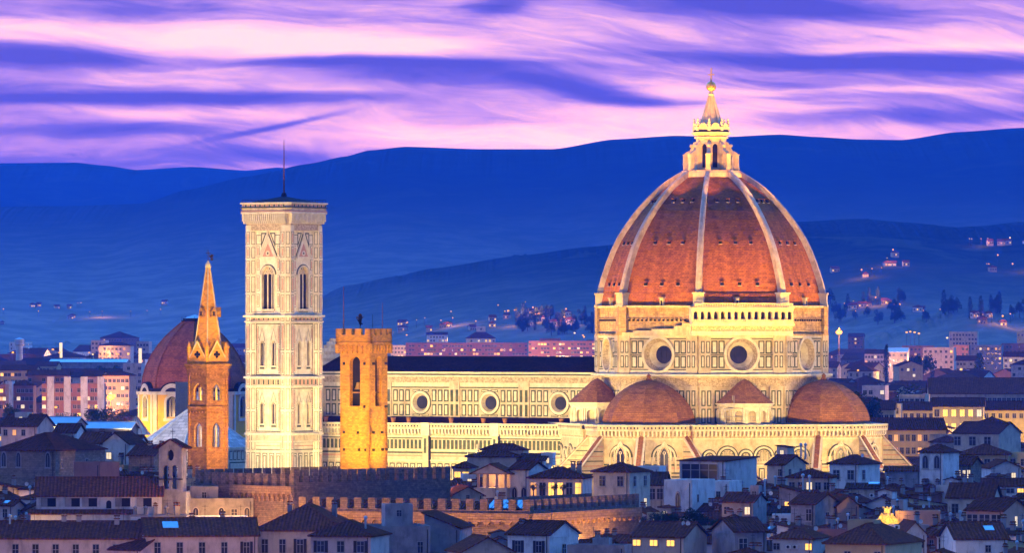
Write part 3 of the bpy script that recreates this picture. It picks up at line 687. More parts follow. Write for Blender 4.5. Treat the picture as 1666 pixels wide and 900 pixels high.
# ---- nave and aisles
NL = 104.0
nv = MB(); nc = 10.8; F = (0, -nc, -math.pi / 2)
BX = [-35.2 - 19.35 * i for i in range(4)]
for b in BX:
    c0 = b; w_ = 9.675; a0, a1 = c0 - w_, min(c0 + w_, -24.5)
    loop = [(c0 + 2.2 * math.cos(2 * math.pi * i / 32), 38.8 + 2.2 * math.sin(2 * math.pi * i / 32)) for i in range(32)]
    nv.holed(F, a0, a1, 33.5, 45.9, loop, .9, Wm, ML)
    for s in (-1, 1):
        for i in range(4):
            cc = c0 + s * (2.05 + 1.6 * (i + .5) + .35) if i else c0 + s * 3.55
        for i in range(3):
            cc = c0 + s * (3.75 + 1.72 * i); 
            if cc > -25: continue
            for z0, z1 in ((35.6, 38.4), (39.0, 41.9)): panel(nv, F, cc - .64, cc + .64, z0, z1, 0, t=.32)
        cc = c0 + s * 1.3
        panel(nv, F, cc - 1.0, cc + 1.0, 41.35, 41.95, 0, t=.18); panel(nv, F, cc - 1.0, cc + 1.0, 35.55, 36.0, 0, t=.16)
    for s in (-1, 1):
        cc = c0 + s * 8.95
        if cc < -24.6:
            nv.fb(F, cc - .72, cc + .72, 34.6, 44, -.2, .35, Wm)
            for z0, z1 in ((35.6, 38.4), (39.0, 41.9)): nv.fb(F, cc - .36, cc + .36, z0, z1, .2, .42, G_)
nv.fb(F, -NL, -24.6, 42.3, 42.6, -.2, .1, G_); nv.fb(F, -NL, -24.6, 42.6, 43.6, -.2, .12, ML); nv.fb(F, -NL, -24.6, 43.6, 45.0, -.2, .3, M['frieze'])
nv.fb(F, -NL, -24.6, 45.0, 45.4, -.2, 1.0, ML); nv.fb(F, -NL, -24.6, 45.4, 45.75, -.2, .5, G_); nv.fb(F, -NL, -24.6, 45.75, 46.2, -.2, 1.2, ML)
nv.fb(F, -NL, -24.6, 34.9, 35.2, -.2, .1, G_); nv.fb(F, -NL, -24.6, 34.2, 34.7, -.2, .25, ML)
nv.box(-NL, -24.5, nc - .5, nc, 30, 46.2, Wm)
nave = nv.build('nave_wall', duomo)
for b in BX:
    r = MB(); r.ring(F, b, 38.8, 2.15, 2.75, -.2, .35, ML, seg=32); r.ring(F, b, 38.8, 1.62, 2.15, -.9, .3, M['marble'], seg=32, d1i=-.6); r.ring(F, b, 38.8, 2.75, 2.95, -.2, .12, G_, seg=32)
    r.disc(F, b, 38.8, 1.7, -.7, M['glass']); r.build('round_window', nave)
rf = MB(); e0, e1 = nc + 1.3, 49.6
for s in (-1, 1): rf.face([(-NL, s * e0, 46.22), (-24, s * e0, 46.22), (-24, 0, e1 + .3), (-NL, 0, e1 + .3)], M['darkroof'])
rf.face([(-NL, -e0, 46.2), (-NL, e0, 46.2), (-NL, 0, e1)], Wm); rf.build('nave_roof', duomo)
# aisle
ai = MB(); aw = 20.2; F = (0, -aw, -math.pi / 2)
def shift(F, du): return (F[0] - math.sin(F[2]) * du, F[1] + math.cos(F[2]) * du, F[2])
cA = (-NL - 27) / 2; lower_wall(ai, shift(F, cA), (NL - 27) / 2, [], zt=34.0, strip=True)
for i in range(5):
    ub = -27.5 - 19.35 * i
    ai.fb(F, ub - 1.1, ub + .5, 0, 31, -.2, .55, Wm); ai.fb(F, ub + .5, ub + .9, 0, 33, -.2, .5, M['lead']); ai.fb(F, ub - 1.3, ub + 1.1, 31, 34.1, -.2, 1.15, ML)
    for z0, z1 in ((26.8, 30.3),): ai.fb(F, ub - .7, ub - .1, z0, z1, .4, .62, G_)
ai.face([(-NL, -aw, 33.1), (-26, -aw, 33.1), (-26, -nc, 35.3), (-NL, -nc, 35.3)], M['darkroof'])
ai.box(-NL, -24, nc, aw, 0, 33.4, Wm); ai.box(-NL, -24, -aw + 1.2, -nc, 0, 32.9, Wm)
# side doors with gables
for ub in (-52.0, -86.0):
    ai.fpoly(F, [(ub - 2.3, 10), (ub + 2.3, 10), (ub + 2.3, 24.3), (ub, 27.6), (ub - 2.3, 24.3)], -.2, .75, ML)
    ai.fpoly(F, [(ub - 1.6, 10), (ub + 1.6, 10), (ub + 1.6, 23.6), (ub, 26.3), (ub - 1.6, 23.6)], .5, .82, M['frieze'])
    for s in (-1, 1): ai.lathe(ub + s * 2.5, -aw - .8, [(.3, 20), (.3, 25.2), (.4, 25.4), (.02, 27.4)], ML, 6)
    ai.lathe(ub, -aw - .6, [(.18, 27.4), (.3, 28.0), (.12, 28.4), (.22, 28.8), (.02, 29.2)], ML, 6)
aisle = ai.build('aisle_wall', duomo)
# facade block with stepped gable
fa = MB(); fa.box(-NL - 2, -NL, -21, 21, 0, 36.2, ML); fa.box(-NL - 2, -NL, -12, 12, 36.2, 47.0, ML)
for i in range(9):
    hh = 12 - i * 1.33; fa.box(-NL - 2.1, -NL + .1, -hh, hh, 47.0 + i * .8, 47.8 + i * .8, ML if i % 2 else Wm)
for i in range(9):
    y = -11.6 + i * 1.33; fa.box(-NL - .2, -NL + .5, y - .3, y + .3, 47.8 + i * .8, 48.6 + i * .8, ML)
fa.box(-NL - 2.3, -NL + .3, -21.4, 21.4, 36.2, 37.2, ML); fa.build('facade', duomo)

# terracotta pots along the aisle roof
for i, ub in enumerate((-95.5, -88.5, -80.8, -76.3, -71.9, -60, -51.0, -45.0, -29.5)):
    x_, y_, _ = dw(ub, -aw + .6); p_ = MB(); p_.lathe(0, 0, [(.01, 0), (.36, 0), (.62, 1.15), (.7, 1.15), (.7, 1.35), (.5, 1.35), (.45, 1.0), (.01, 1.0)], M['salmonpot'] if 'salmonpot' in M else M['dometile2'], 10)
    o = p_.build('terracotta_pot', loc=(x_, y_, 33.95)); tag(o, None, 'flower pot', 'terracotta pots along the aisle parapet')
    o['label'] = 'terracotta pot on the cathedral aisle parapet, %s of nine from the west' % ('first', 'second', 'third', 'fourth', 'fifth', 'sixth', 'seventh', 'eighth', 'ninth')[i]
# scaffolding between the choir and the east tribune
x_, y_, _ = dw(19.2, -28.0); sc_ = MB()
for i in range(5):
    for j in range(2): sc_.tube((i * 2.0, j * 1.4, 0), (i * 2.0, j * 1.4, 6.4 - (i == 0) * 1.5 + (i == 1) * 1.4), .06, M['wframe'], seg=4)
for z in (1.0, 2.9, 4.8):
    for j in range(2): sc_.tube((0, j * 1.4, z), (8, j * 1.4, z), .06, M['wframe'], seg=4); sc_.tube((0, j * 1.4, z + .9), (8, j * 1.4, z + .9), .04, M['wframe'], seg=4)
    sc_.box(0, 8, .1, 1.3, z - .06, z, M['concrete'])
tag(sc_.build('scaffold', loc=(x_, y_, 33.3), rot=rad(12)), 'light tube scaffold standing on the choir roof beside the east tribune dome', 'scaffold')

# ------------------------------------------------------------------ bell tower
CR = rad(-37); cxw, cyw, _ = dw(-99.5, -32); CPX = X(462, cyw); 
camp = empty('bell_tower', (CPX, cyw, 0), CR, 'tall square marble bell tower with gabled windows and a mast on top', 'bell tower')
zc = lambda py: Z(py, cyw - 5)
B2 = 5.35; WB = 1.62      # buttress centre, buttress apothem
def pan(mb, F, u0, u1, z0, z1, d=0, fill=None, t=.2):
    mb.fb(F, u0, u1, z0, z1, d - .2, d + .05, G_); mb.fb(F, u0 + t, u1 - t, z0 + t, z1 - t, d - .2, d + .09, M['marble2'])
    if fill: q = (u1 - u0) * .32; mb.fb(F, u0 + q, u1 - q, z0 + .45, z1 - .45, d - .2, d + .13, fill)
FT = [(5.9 * math.cos(a), 5.9 * math.sin(a), a) for a in (-math.pi / 2, 0, math.pi / 2, math.pi)]
hwid = 3.9
sh = MB(); core = 5.2
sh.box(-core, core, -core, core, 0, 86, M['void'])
z_belf0, z_belf1, z_s30, z_s31, z_s20, z_s21 = zc(515), zc(375), zc(613), zc(525), zc(705), zc(630)
for F in FT:
    # below
    sh.fb(F, -hwid, hwid, 0, z_s20 - 4.2, -.6, 0, ML); sh.fb(F, -hwid, hwid, z_s20 - 4.2, z_s20, -.6, .1, ML)
    for i, zz in enumerate((4.1, 3.2, 2.3, 1.3, .6)): sh.fb(F, -hwid, hwid, z_s20 - zz, z_s20 - zz + .22, -.2, .14, (G_, Pk, G_, G_, Pk)[i])
    for i in range(4): u_ = -3.2 + i * 2.13; pan(sh, F, u_ - .75, u_ + .75, 15, z_s20 - 4.8, 0, None, .2); pan(sh, F, u_ - .45, u_ + .45, 16, z_s20 - 5.4, .05)
    # two storeys with paired windows
    for z0, z1, nm in ((z_s20, z_s21, 0), (z_s30, z_s31, 1)):
        hgt = z1 - z0; ws = z0 + hgt * .20; zsp = z0 + hgt * .60; 
        for s in (-1, 1):
            c0 = s * 1.78; a0, a1 = sorted((0, s * hwid))
            sh.holed(F, a0, a1, z0, z1, arch(c0, .78, ws, zsp, .35), .55, ML, M['marble'], M['void'])
        sh.fb(F, -hwid + .08, hwid - .08, z0 + .3, z0 + .5, -.2, .08, G_); sh.fb(F, -hwid + .08, hwid - .08, z1 - .45, z1 - .25, -.2, .08, G_)
        for s in (-1, 1):
            sh.fb(F, s * (hwid - .18) - .1, s * (hwid - .18) + .1, z0 + .3, z1 - .25, -.2, .08, G_)
            pan(sh, F, *sorted((s * 3.0, s * 3.6)), z0 + .8, z0 + hgt * .55, 0, Pk, .1); pan(sh, F, *sorted((s * 3.0, s * 3.6)), z0 + hgt * .58, z1 - .9, 0, Pk, .1)
    # belfry storey with one tall three-light window
    z0, z1 = z_belf0, z_belf1; sill, spring = zc(503), zc(447)
    sh.holed(F, -hwid, hwid, z0, z1, arch(0, 1.95, sill, spring, .18, 14), 1.0, ML, M['marble'], None)
    for s in (-1, 1):
        for (za, zb) in ((zc(500), zc(478)), (zc(474), zc(448)), (zc(440), zc(422)), (zc(418), zc(400))): pan(sh, F, *sorted((s * 2.75, s * 3.5)), za, zb, 0, Pk, .1)
    sh.fb(F, -hwid, hwid, zc(512), zc(508), -.2, .35, ML); sh.fb(F, -hwid, hwid, zc(376), zc(372), -.2, .3, ML)
    sh.fb(F, -hwid, hwid, zc(420.5), zc(418), -.2, .22, ML)
    for s in (-1, 1):
        c0 = s * 2.9; pan(sh, F, c0 - .8, c0 + .8, zc(398), zc(382), 0, None, .16)
shaft = sh.build('shaft', camp)
for F in FT[:2] + FT[2:]:
    for z0, z1 in ((z_s20, z_s21), (z_s30, z_s31)):
        hgt = z1 - z0; ws = z0 + hgt * .20; zsp = z0 + hgt * .60
        for s in (-1, 1):
            c0 = s * 1.78; w = MB()
            w.fb(F, c0 - .08, c0 + .08, ws, zsp + .2, -.35, -.15, ML); w.ring(F, c0, zsp + .45, .18, .34, -.35, -.15, ML, seg=8)
            for q in (-.78, .78): w.fb(F, c0 + q - .1, c0 + q + .1, ws - .1, zsp, -.05, .22, ML)
            for i in range(10):
                pass
            w.ring(F, c0, zsp, .82, 1.05, 0, .2, ML, 0, 180, 10)
            ap = z0 + hgt * .94; ba = z0 + hgt * .66
            for sg in (-1, 1):
                w.face([w.P(F, c0 + sg * 1.25, ba, .22), w.P(F, c0, ap, .22), w.P(F, c0, ap - .55, .22), w.P(F, c0 + sg * .95, ba, .22)], ML)
                w.face([w.P(F, c0 + sg * .95, ba, .2), w.P(F, c0, ap - .55, .2), w.P(F, c0, ap - .8, .2), w.P(F, c0 + sg * .8, ba, .2)], G_)
                w.fb(F, c0 + sg * 1.3 - .1, c0 + sg * 1.3 + .1, ws - .6, ba + .5, 0, .18, ML)
            w.fb(F, c0 - .85, c0 + .85, ws - .95, ws - .15, 0, .2, ML); w.fb(F, c0 - .7, c0 + .7, ws - .8, ws - .35, 0, .24, G_); w.fb(F, c0 - .95, c0 + .95, ws - .15, ws, 0, .35, ML)
            w.build('window', shaft)
    w = MB(); sill, spring = zc(503), zc(447)
    for q in (-.65, .65): w.fb(F, q - .13, q + .13, sill, spring + .2, -.8, -.5, ML)
    w.fpoly(F, [(-1.9, spring + .1), (1.9, spring + .1), (1.5, spring + 1.5), (.8, spring + 2.1), (0, spring + 2.35), (-.8, spring + 2.1), (-1.5, spring + 1.5)], -.9, -.55, M['frieze'])
    for q, zz, r in ((-.95, .75, .3), (.95, .75, .3), (0, 1.45, .42), (0, .6, .22)): w.ring(F, q, spring + zz, r * .55, r, -.6, -.48, ML, seg=8); w.disc(F, q, spring + zz, r * .55, -.53, M['void'], 8)
    for q in (-1.3, 0, 1.3): w.ring(F, q, spring, .45, .6, -.8, -.5, ML, 0, 180, 8)
    w.ring(F, 0, spring, 1.95, 2.25, 0, .3, ML, 0, 180, 16); w.ring(F, 0, spring, 2.3, 2.5, 0, .14, G_, 0, 180, 16)
    for q in (-1.95, 1.95): w.fb(F, q - .14, q + .14, sill - .2, spring, -.05, .25, ML)
    ap, ba = zc(380), zc(421)
    w.face([w.P(F, -2.55, ba, .16), w.P(F, 2.55, ba, .16), w.P(F, 0, ap - .9, .16)], ML)
    w.face([w.P(F, -1.7, ba + .5, .18), w.P(F, 1.7, ba + .5, .18), w.P(F, 0, ap - 2.3, .18)], Pk); w.ring(F, 0, ba + 1.3, .3, .62, .1, .26, ML, seg=12); w.disc(F, 0, ba + 1.3, .3, .22, G_, 10)
    for sg in (-1, 1):
        w.face([w.P(F, sg * 2.95, ba, .4), w.P(F, 0, ap, .4), w.P(F, 0, ap - .9, .4), w.P(F, sg * 2.5, ba, .4)], ML)
        w.face([w.P(F, sg * 3.3, ba, .08), w.P(F, sg * .1, ap, .08), w.P(F, sg * 0, ap - .1, .08), w.P(F, sg * 2.95, ba, .08)], G_)
        w.face([w.P(F, sg * .5, ap + .2, .07), w.P(F, sg * 2.2, ap + .2, .07), w.P(F, sg * 2.2, ap - 3.5, .07)], G_); w.face([w.P(F, sg * 1.0, ap - .1, .09), w.P(F, sg * 1.95, ap - .1, .09), w.P(F, sg * 1.95, ap - 2.2, .09)], ML)
    w.fb(F, -.18, .18, ap - .4, ap + .8, .2, .5, ML); w.fb(F, -2.1, 2.1, sill - .5, sill, 0, .4, ML); w.fb(F, -1.7, 1.7, sill - 1.1, sill - .55, 0, .16, G_)
    w.build('belfry_window', shaft)
for sx_ in (-1, 1):
    for sy_ in (-1, 1):
        b = MB(); bx, by = sx_ * B2, sy_ * B2
        b.prism(ngon(8, WB / math.cos(math.pi / 8), bx, by, math.pi / 8), 0, z_belf1 + 1.2, ML)
        for k in range(8):
            a = k * math.pi / 4; F = (bx + WB * math.cos(a), by + WB * math.sin(a), a)
            lv = [15, 20.5, z_s20 - 4.4, z_s20, z_s20 + 5.4, z_s21, z_s30, z_s30 + 6, z_s31, z_belf0 + .6, zc(478), zc(448), zc(422), zc(400), z_belf1]
            for a0, a1 in zip(lv, lv[1:]):
                if a1 - a0 > 2: pan(b, F, -.46, .46, a0 + .35, a1 - .3, 0, Pk if k % 2 == 0 else None, .12)
        for zl in [z_s20 - 4.4, zc(478), zc(448), zc(421), zc(400)]: b.prism(ngon(8, WB / math.cos(math.pi / 8) + .14, bx, by, math.pi / 8), zl - .12, zl + .12, ML, bot=True)
        b.build('buttress', camp)
def sqb(h, c):  # square with chamfered corners
    return [(h, -h + c), (h, h - c), (h - c, h), (-h + c, h), (-h, h - c), (-h, -h + c), (-h + c, -h), (h - c, -h)]
for (pa, pb, ex) in ((720, 705, .1), (630, 613, .2), (525, 513, .3)):
    cn = MB()
    z0, z1 = zc(pa), zc(pb); cn.prism(sqb(6.95 + ex, 1.0), z0, z0 + .35, ML, bot=True); cn.prism(sqb(6.75, .95), z0 + .35, z1 - .5, M['marble']); cn.prism(sqb(7.2 + ex, 1.05), z1 - .5, z1, ML, bot=True)
    if pa != 720:
        for F in [(6.76 * math.cos(a), 6.76 * math.sin(a), a) for a in (-math.pi / 2, 0)]:
            for i in range(15): u_ = -5.2 + i * .745; cn.fb(F, u_ - .22, u_ + .22, z0 + .6, z1 - .75, -.1, .05, Pk if i % 2 else G_)
    cn.build('string_course', camp)
tp = MB()
z = zc(375); tp.prism(sqb(6.9, 1.0), z, zc(364), M['frieze'], bot=True)
n = 22
for F in [(6.9 * math.cos(a), 6.9 * math.sin(a), a) for a in (-math.pi / 2, 0, math.pi / 2, math.pi)]:
    for i in range(n): u_ = -6.6 + 13.2 * (i + .5) / n; tp.fb(F, u_ - .17, u_ + .17, zc(360), zc(347), -.1, .85, ML); tp.fb(F, u_ - .17, u_ + .17, zc(364), zc(358), -.1, .45, ML)
tp.prism(sqb(7.0, 1.0), zc(364), zc(347), M['marble']); tp.prism(sqb(7.9, 1.15), zc(348), zc(345), ML, bot=True); tp.prism(sqb(7.7, 1.1), zc(345), zc(331), M['marble'])
tp.prism(sqb(8.0, 1.15), zc(338.5), zc(337), G_, bot=True); tp.prism(sqb(8.05, 1.15), zc(332), zc(329.5), ML, bot=True); tp.prism(sqb(7.9, 1.12), zc(344.5), zc(343.2), Pk, bot=True)
for F in [(7.7 * math.cos(a), 7.7 * math.sin(a), a) for a in (-math.pi / 2, 0)]:
    for i in range(18): u_ = -6.2 + i * .73; tp.fb(F, u_ - .2, u_ + .2, zc(336.6), zc(333), -.1, .06, G_ if i % 2 else Pk)
tp.build('parapet', camp)
r = MB(); r.cone(sqb(6.9, .9), zc(330), (0, 0, zc(318)), M['lead']); r.frus(ngon(8, .75), zc(318.5), ngon(8, .5), zc(313), M['lead'], cap=True); ro = r.build('roof', camp)
ms = MB(); ms.tube((0, 0, zc(314)), (0, 0, zc(268)), .22, M['rust'], .12); ms.tube((0, 0, zc(268)), (0, 0, zc(228)), .16, M['rust'], .06); ms.tube((0, 0, zc(228)), (0, 0, zc(224)), .03, M['iron']); ms.build('mast', ro)
rl = MB()
for a in (0, 1, 2, 3):
    F = (7.2 * math.cos(a * math.pi / 2), 7.2 * math.sin(a * math.pi / 2), a * math.pi / 2)
    rl.tube(rl.P(F, -7.0, zc(325), 0), rl.P(F, 7.0, zc(325), 0), .04, M['iron'], seg=4)
    for i in range(15): rl.tube(rl.P(F, -7 + i, zc(330), 0), rl.P(F, -7 + i, zc(325), 0), .035, M['iron'], seg=4)
rl.build('railing', camp)

# ------------------------------------------------------------------ floodlights of the cathedral
WARM, ORG = (1.0, .66, .19), (1.0, .50, .03)
for i in range(6):        # south flank of the nave
    xl = -89 + i * 12.5; light('SPOT', dw(xl, -66, 28), 70000, (1.0, .74, .26), dw(xl, -15, 33), 76, .8)
for xl in (-128, -100):     # bell tower, south and east
    light('SPOT', dw(xl, -122, 28), 330000, (1.0, .68, .27), dw(-99.5, -34, 66), 46, .9)
light('SPOT', dw(-34, -84, 28), 270000, (1.0, .68, .27), dw(-97, -32, 64), 46, .9)
light('SPOT', dw(-104, -76, 26), 50000, (1.0, .76, .38), dw(-99.5, -34, 36), 70, .9)
light('SPOT', dw(-60, -56, 26), 42000, (1.0, .76, .38), dw(-97, -32, 36), 70, .9)
for (a, r) in ((-116, 82), (-92, 84), (-68, 84), (-46, 84), (-24, 84), (-2, 84)):  # choir and drum
    x_, y_ = r * math.cos(rad(a)), r * math.sin(rad(a)); light('SPOT', dw(x_, y_, 28), 96000, WARM, dw(x_ * .36, y_ * .36, 34), 60, .8)
for (a, r) in ((-112, 56), (-79, 56), (-56, 54), (-34, 54), (-11, 56), (22, 56), (-140, 50)):   # dome webs
    x_, y_ = r * math.cos(rad(a)), r * math.sin(rad(a)); light('SPOT', dw(x_, y_, 38), 190000, ORG, dw(x_ * .42, y_ * .42, 71), 42, 1.0)
for a in (-140, -100, -60, -20, 20):      # lantern
    x_, y_ = 22 * math.cos(rad(a)), 22 * math.sin(rad(a)); light('SPOT', dw(x_, y_, 86), 24000, (1.0, .40, .01), dw(0, 0, 100), 46, .9, .15)
    light('SPOT', dw(x_ * 1.45, y_ * 1.45, 84), 52000, (1.0, .40, .01), dw(0, 0, 111), 22, .7, .15)
# ------------------------------------------------------------------ golden battlemented tower
def merlons(mb, F, u0, u1, z0, z1, w, gap, t, m, start=0.0):
    n = max(1, round((u1 - u0 + gap) / (w + gap))); p = (u1 - u0 + gap) / n
    for i in range(n): a = u0 + i * p; mb.fb(F, a, a + p - gap, z0, z1, -t, 0, m)
def fr(cx, cy, d, a): return (cx + d * math.cos(a), cy + d * math.sin(a), a)
TD_ = 1050.0; tx_ = X(592, TD_); zt = lambda py: Z(py, TD_)
S2 = 3.15; PA = (-math.pi / 2, 0, math.pi / 2, math.pi)
tw = empty('battlement_tower', (tx_, TD_, 0), rad(-30), 'square golden brown stone tower with battlements standing before the cathedral nave', 'tower')
mb = MB()
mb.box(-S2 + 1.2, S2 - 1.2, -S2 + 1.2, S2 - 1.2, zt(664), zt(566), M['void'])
for a in PA:
    F = fr(0, 0, S2, a)
    mb.fb(F, -S2, S2, 0, zt(665), -.9, 0, M['ochre'])
    mb.holed(F, -S2, S2, zt(665), zt(560), arch(0, 1.12, zt(661), zt(590), 0, 12), 1.1, M['ochre'], M['ochre'], None)
    mb.fb(F, -S2 - .02, S2 + .02, zt(705.5), zt(704.5), -.2, .06, M['badia'])
    for (px_, pz) in ((-2.2, 594), (2.2, 594), (-2.2, 706), (0.8, 706), (-2.2, 734), (1.0, 734), (2.4, 734), (2.2, 664)): mb.fb(F, px_ - .09, px_ + .09, zt(pz), zt(pz) + .5, -.05, .55, M['iron'])
    mb.fb(F, .9, 1.0, zt(664), zt(600), -.75, -.65, M['iron']); mb.fb(F, -1.1, 1.1, zt(640), zt(638), -.8, -.55, M['badia'])
mb.build('shaft', tw)
b = MB(); S3 = S2 + .6
for a in PA:
    F = fr(0, 0, S2, a)
    n = 7
    for i in range(n + 1): u_ = -S2 - .6 + (2 * S2 + 1.2) * i / n; b.fb(F, u_ - .17, u_ + .17, zt(571), zt(560), -.1, .56, M['ochre']); b.fb(F, u_ - .17, u_ + .17, zt(575), zt(571), -.1, .45, M['ochre'])
    for i in range(n): u_ = -S2 - .6 + (2 * S2 + 1.2) * (i + .5) / n; b.ring(F, u_, zt(565), .40, .75, 0, .58, M['ochre'], 0, 180, 8)
    G2 = fr(0, 0, S3, a); b.fb(G2, -S3, S3, zt(561), zt(545), -.6, 0, M['orange']); b.fb(G2, -S3 - .05, S3 + .05, zt(557), zt(556), -.2, .08, M['badia'])
    merlons(b, G2, -S3, S3, zt(545), zt(535), 1.05, .85, .6, M['orange'])
b.box(-S3 + .3, S3 - .3, -S3 + .3, S3 - .3, zt(561), zt(547), M['palace'])
b.build('battlement', tw)
bb = MB(); bb.lathe(0, -S2 + 1.15, [(.05, zt(622)), (.3, zt(622.5)), (.42, zt(628)), (.62, zt(633)), (.7, zt(634)), (.02, zt(634))], M['gold'], 12); bb.build('bell', tw)
for px_, top, m_, r in ((559, 466, 'rust', .10), (606, 512, 'iron', .05), (622, 492, 'rust', .07)):
    q = MB(); c_, s_ = math.cos(rad(30)), math.sin(rad(30)); wx = X(px_, TD_) - tx_; yy_ = 0
    q.tube((wx * c_, wx * s_, zt(548)), (wx * c_, wx * s_, zt(top)), r, M[m_], r * .6); q.build('mast', tw)
lion = MB(); wx = X(586, TD_) - tx_; lx, ly = wx * math.cos(rad(30)), wx * math.sin(rad(30)); FL = (lx, ly, rad(-60))
lion.tube((lx, ly, zt(548)), (lx, ly, zt(524)), .06, M['iron'])
for pts in ([(-.2, 528), (.15, 528), (.3, 521), (.35, 516), (.0, 513.5), (-.3, 516), (-.35, 522)], [(-.25, 517), (.3, 517), (.38, 513.5), (.12, 510.5), (-.2, 511), (-.38, 514)], [(-.05, 530), (.2, 530.5), (.15, 526), (-.1, 526)], [(.2, 519), (.6, 517), (.62, 515.5), (.2, 517)], [(-.3, 519), (-.62, 517), (-.6, 515), (-.28, 517)], [(-.3, 524), (-.6, 521), (-.75, 516), (-.62, 516), (-.5, 520), (-.25, 522)], [(.15, 525), (.5, 527), (.45, 529), (.1, 527.5)]):
    p2 = [(a, zt(bz)) for a, bz in pts]; lion.fpoly(FL, p2, -.1, .1, M['iron']); lion.fpoly(FL, p2[::-1], .1, -.1, M['iron'])
lion.build('weathervane', tw)
light('SPOT', (tx_ - 4, TD_ - 62, 28), 220000, (1, .60, .015), (tx_, TD_, 48), 26, .9)
for lx_, ly_, e in ((-42, 1033, 24000), (-30, 1036, 22000), (-17.5, 1041, 24000)):
    light('SPOT', (lx_, ly_, 30.6), e * 1.0, (1.0, .60, .015), (tx_, TD_, 44), 110, .9)

# ------------------------------------------------------------------ hexagonal abbey tower with spire
BD = 1085.0; bx_ = X(338.5, BD); zb = lambda py: Z(py, BD)
ab = empty('abbey_tower', (bx_, BD, 0), rad(0), 'slender six-sided stone bell tower with a pointed orange spire and cross', 'bell tower')
RB = 4.05; off6 = math.pi / 6
hx = lambda r: ngon(6, r, 0, 0, off6)
mb = MB(); apo = RB * math.cos(math.pi / 6); hs = RB / 2
mb.prism(hx(RB - 1.0), 0, zb(600), M['void'], cap=False) if False else None
lv = [(900, 732, None), (732, 668, 1), (668, 598, 2)]
for k in range(6):
    a = k * math.pi / 3; a += off6 + math.pi / 6; F = fr(0, 0, apo, a)
    mb.fb(F, -hs, hs, 0, zb(738), -.7, 0, M['badia'])
    for z0p, z1p, sp_, w_ in ((738, 672, 702, .62), (664, 612, 640, .78)):
        mb.holed(F, -hs, hs, zb(z0p), zb(z1p), arch(0, w_ + .25, zb(z0p - 10 if z0p > 700 else z0p - 12), zb(sp_ - 6), .12, 12), .7, M['badia'], M['badia'], None)
        mb.fb(F, -.09, .09, zb(z0p - 10 if z0p > 700 else z0p - 12), zb(sp_ - 6) + .4, -.5, -.3, M['marble'])
        mb.fpoly(F, [(-w_ - .2, zb(sp_)), (-w_ * .5, zb(sp_) + .5), (0, zb(sp_)), (w_ * .5, zb(sp_) + .5), (w_ + .2, zb(sp_)), (w_ + .2, zb(sp_ - 5)), (w_ * .5, zb(sp_ - 12)), (-w_ * .5, zb(sp_ - 12)), (-w_ - .2, zb(sp_ - 5))], -.55, -.3, M['badia']) if False else None
    mb.fb(F, -hs, hs, zb(672), zb(664), -.7, .1, M['badia'])
    for i in range(6): u_ = -hs + 2 * hs * (i + .5) / 6; mb.fb(F, u_ - .12, u_ + .12, zb(672), zb(669), 0, .28, M['badia']); mb.fb(F, u_ - .12, u_ + .12, zb(612), zb(607), 0, .4, M['badia'])
    mb.fb(F, -hs, hs, zb(613), zb(598), -.7, .1, M['badia']); mb.fb(F, -hs - .1, hs + .1, zb(738), zb(736), -.2, .22, M['badia'])
    for q in (-hs, hs): mb.tube(mb.P(F, q, 0, -.05), mb.P(F, q, zb(598), -.05), .26, M['badia'], seg=6)
for z, r in ((665, .35), (612, .3), (600, .75), (596, 1.0)): mb.prism(hx(RB + r), zb(z) - .0, zb(z) + .45, M['badia'], bot=True)
mb.prism(hx(RB + .5), zb(607), zb(600), M['badia'], bot=True)
mb.build('shaft', ab)
for zz in (736, 666): f = MB(); f.prism(hx(RB - .8), zb(zz), zb(zz) + .2, M['badia'], bot=True); f.build('floor_slab', ab)
s_ = MB(); s_.prism(hx(RB + .3), zb(596), zb(589), M['orange'], bot=True); s_.frus(hx(3.3), zb(589), hx(.35), zb(435), M['orange']); spi = s_.build('spire', ab)
s_ = MB(); s_.lathe(0, 0, [(.35, zb(436)), (.62, zb(435)), (.55, zb(430)), (.3, zb(427)), (.1, zb(424))], M['marble2'], 8); s_.tube((0, 0, zb(424)), (0, 0, zb(407)), .07, M['iron']); s_.box(-.45, .45, -.05, .05, zb(412.5), zb(411.6), M['iron'])
s_.build('cross', ab)
an = MB(); FA = (.75, 0, -math.pi / 2)
for pts in ([(-.3, 424), (.2, 424), (.15, 417), (-.15, 417)], [(-.25, 418), (.25, 418), (.3, 415), (0, 413.8), (-.3, 415)], [(-.1, 421), (-.6, 418), (-.5, 415.5), (-.1, 417.5)]):
    p2 = [(a * .9, zb(z)) for a, z in pts]; an.fpoly(FA, p2, -.12, .12, M['iron']); an.fpoly(FA, p2[::-1], .12, -.12, M['iron'])
an.tube((0, 0, zb(423)), (.7, 0, zb(423)), .04, M['iron']); an.build('weathervane', ab)
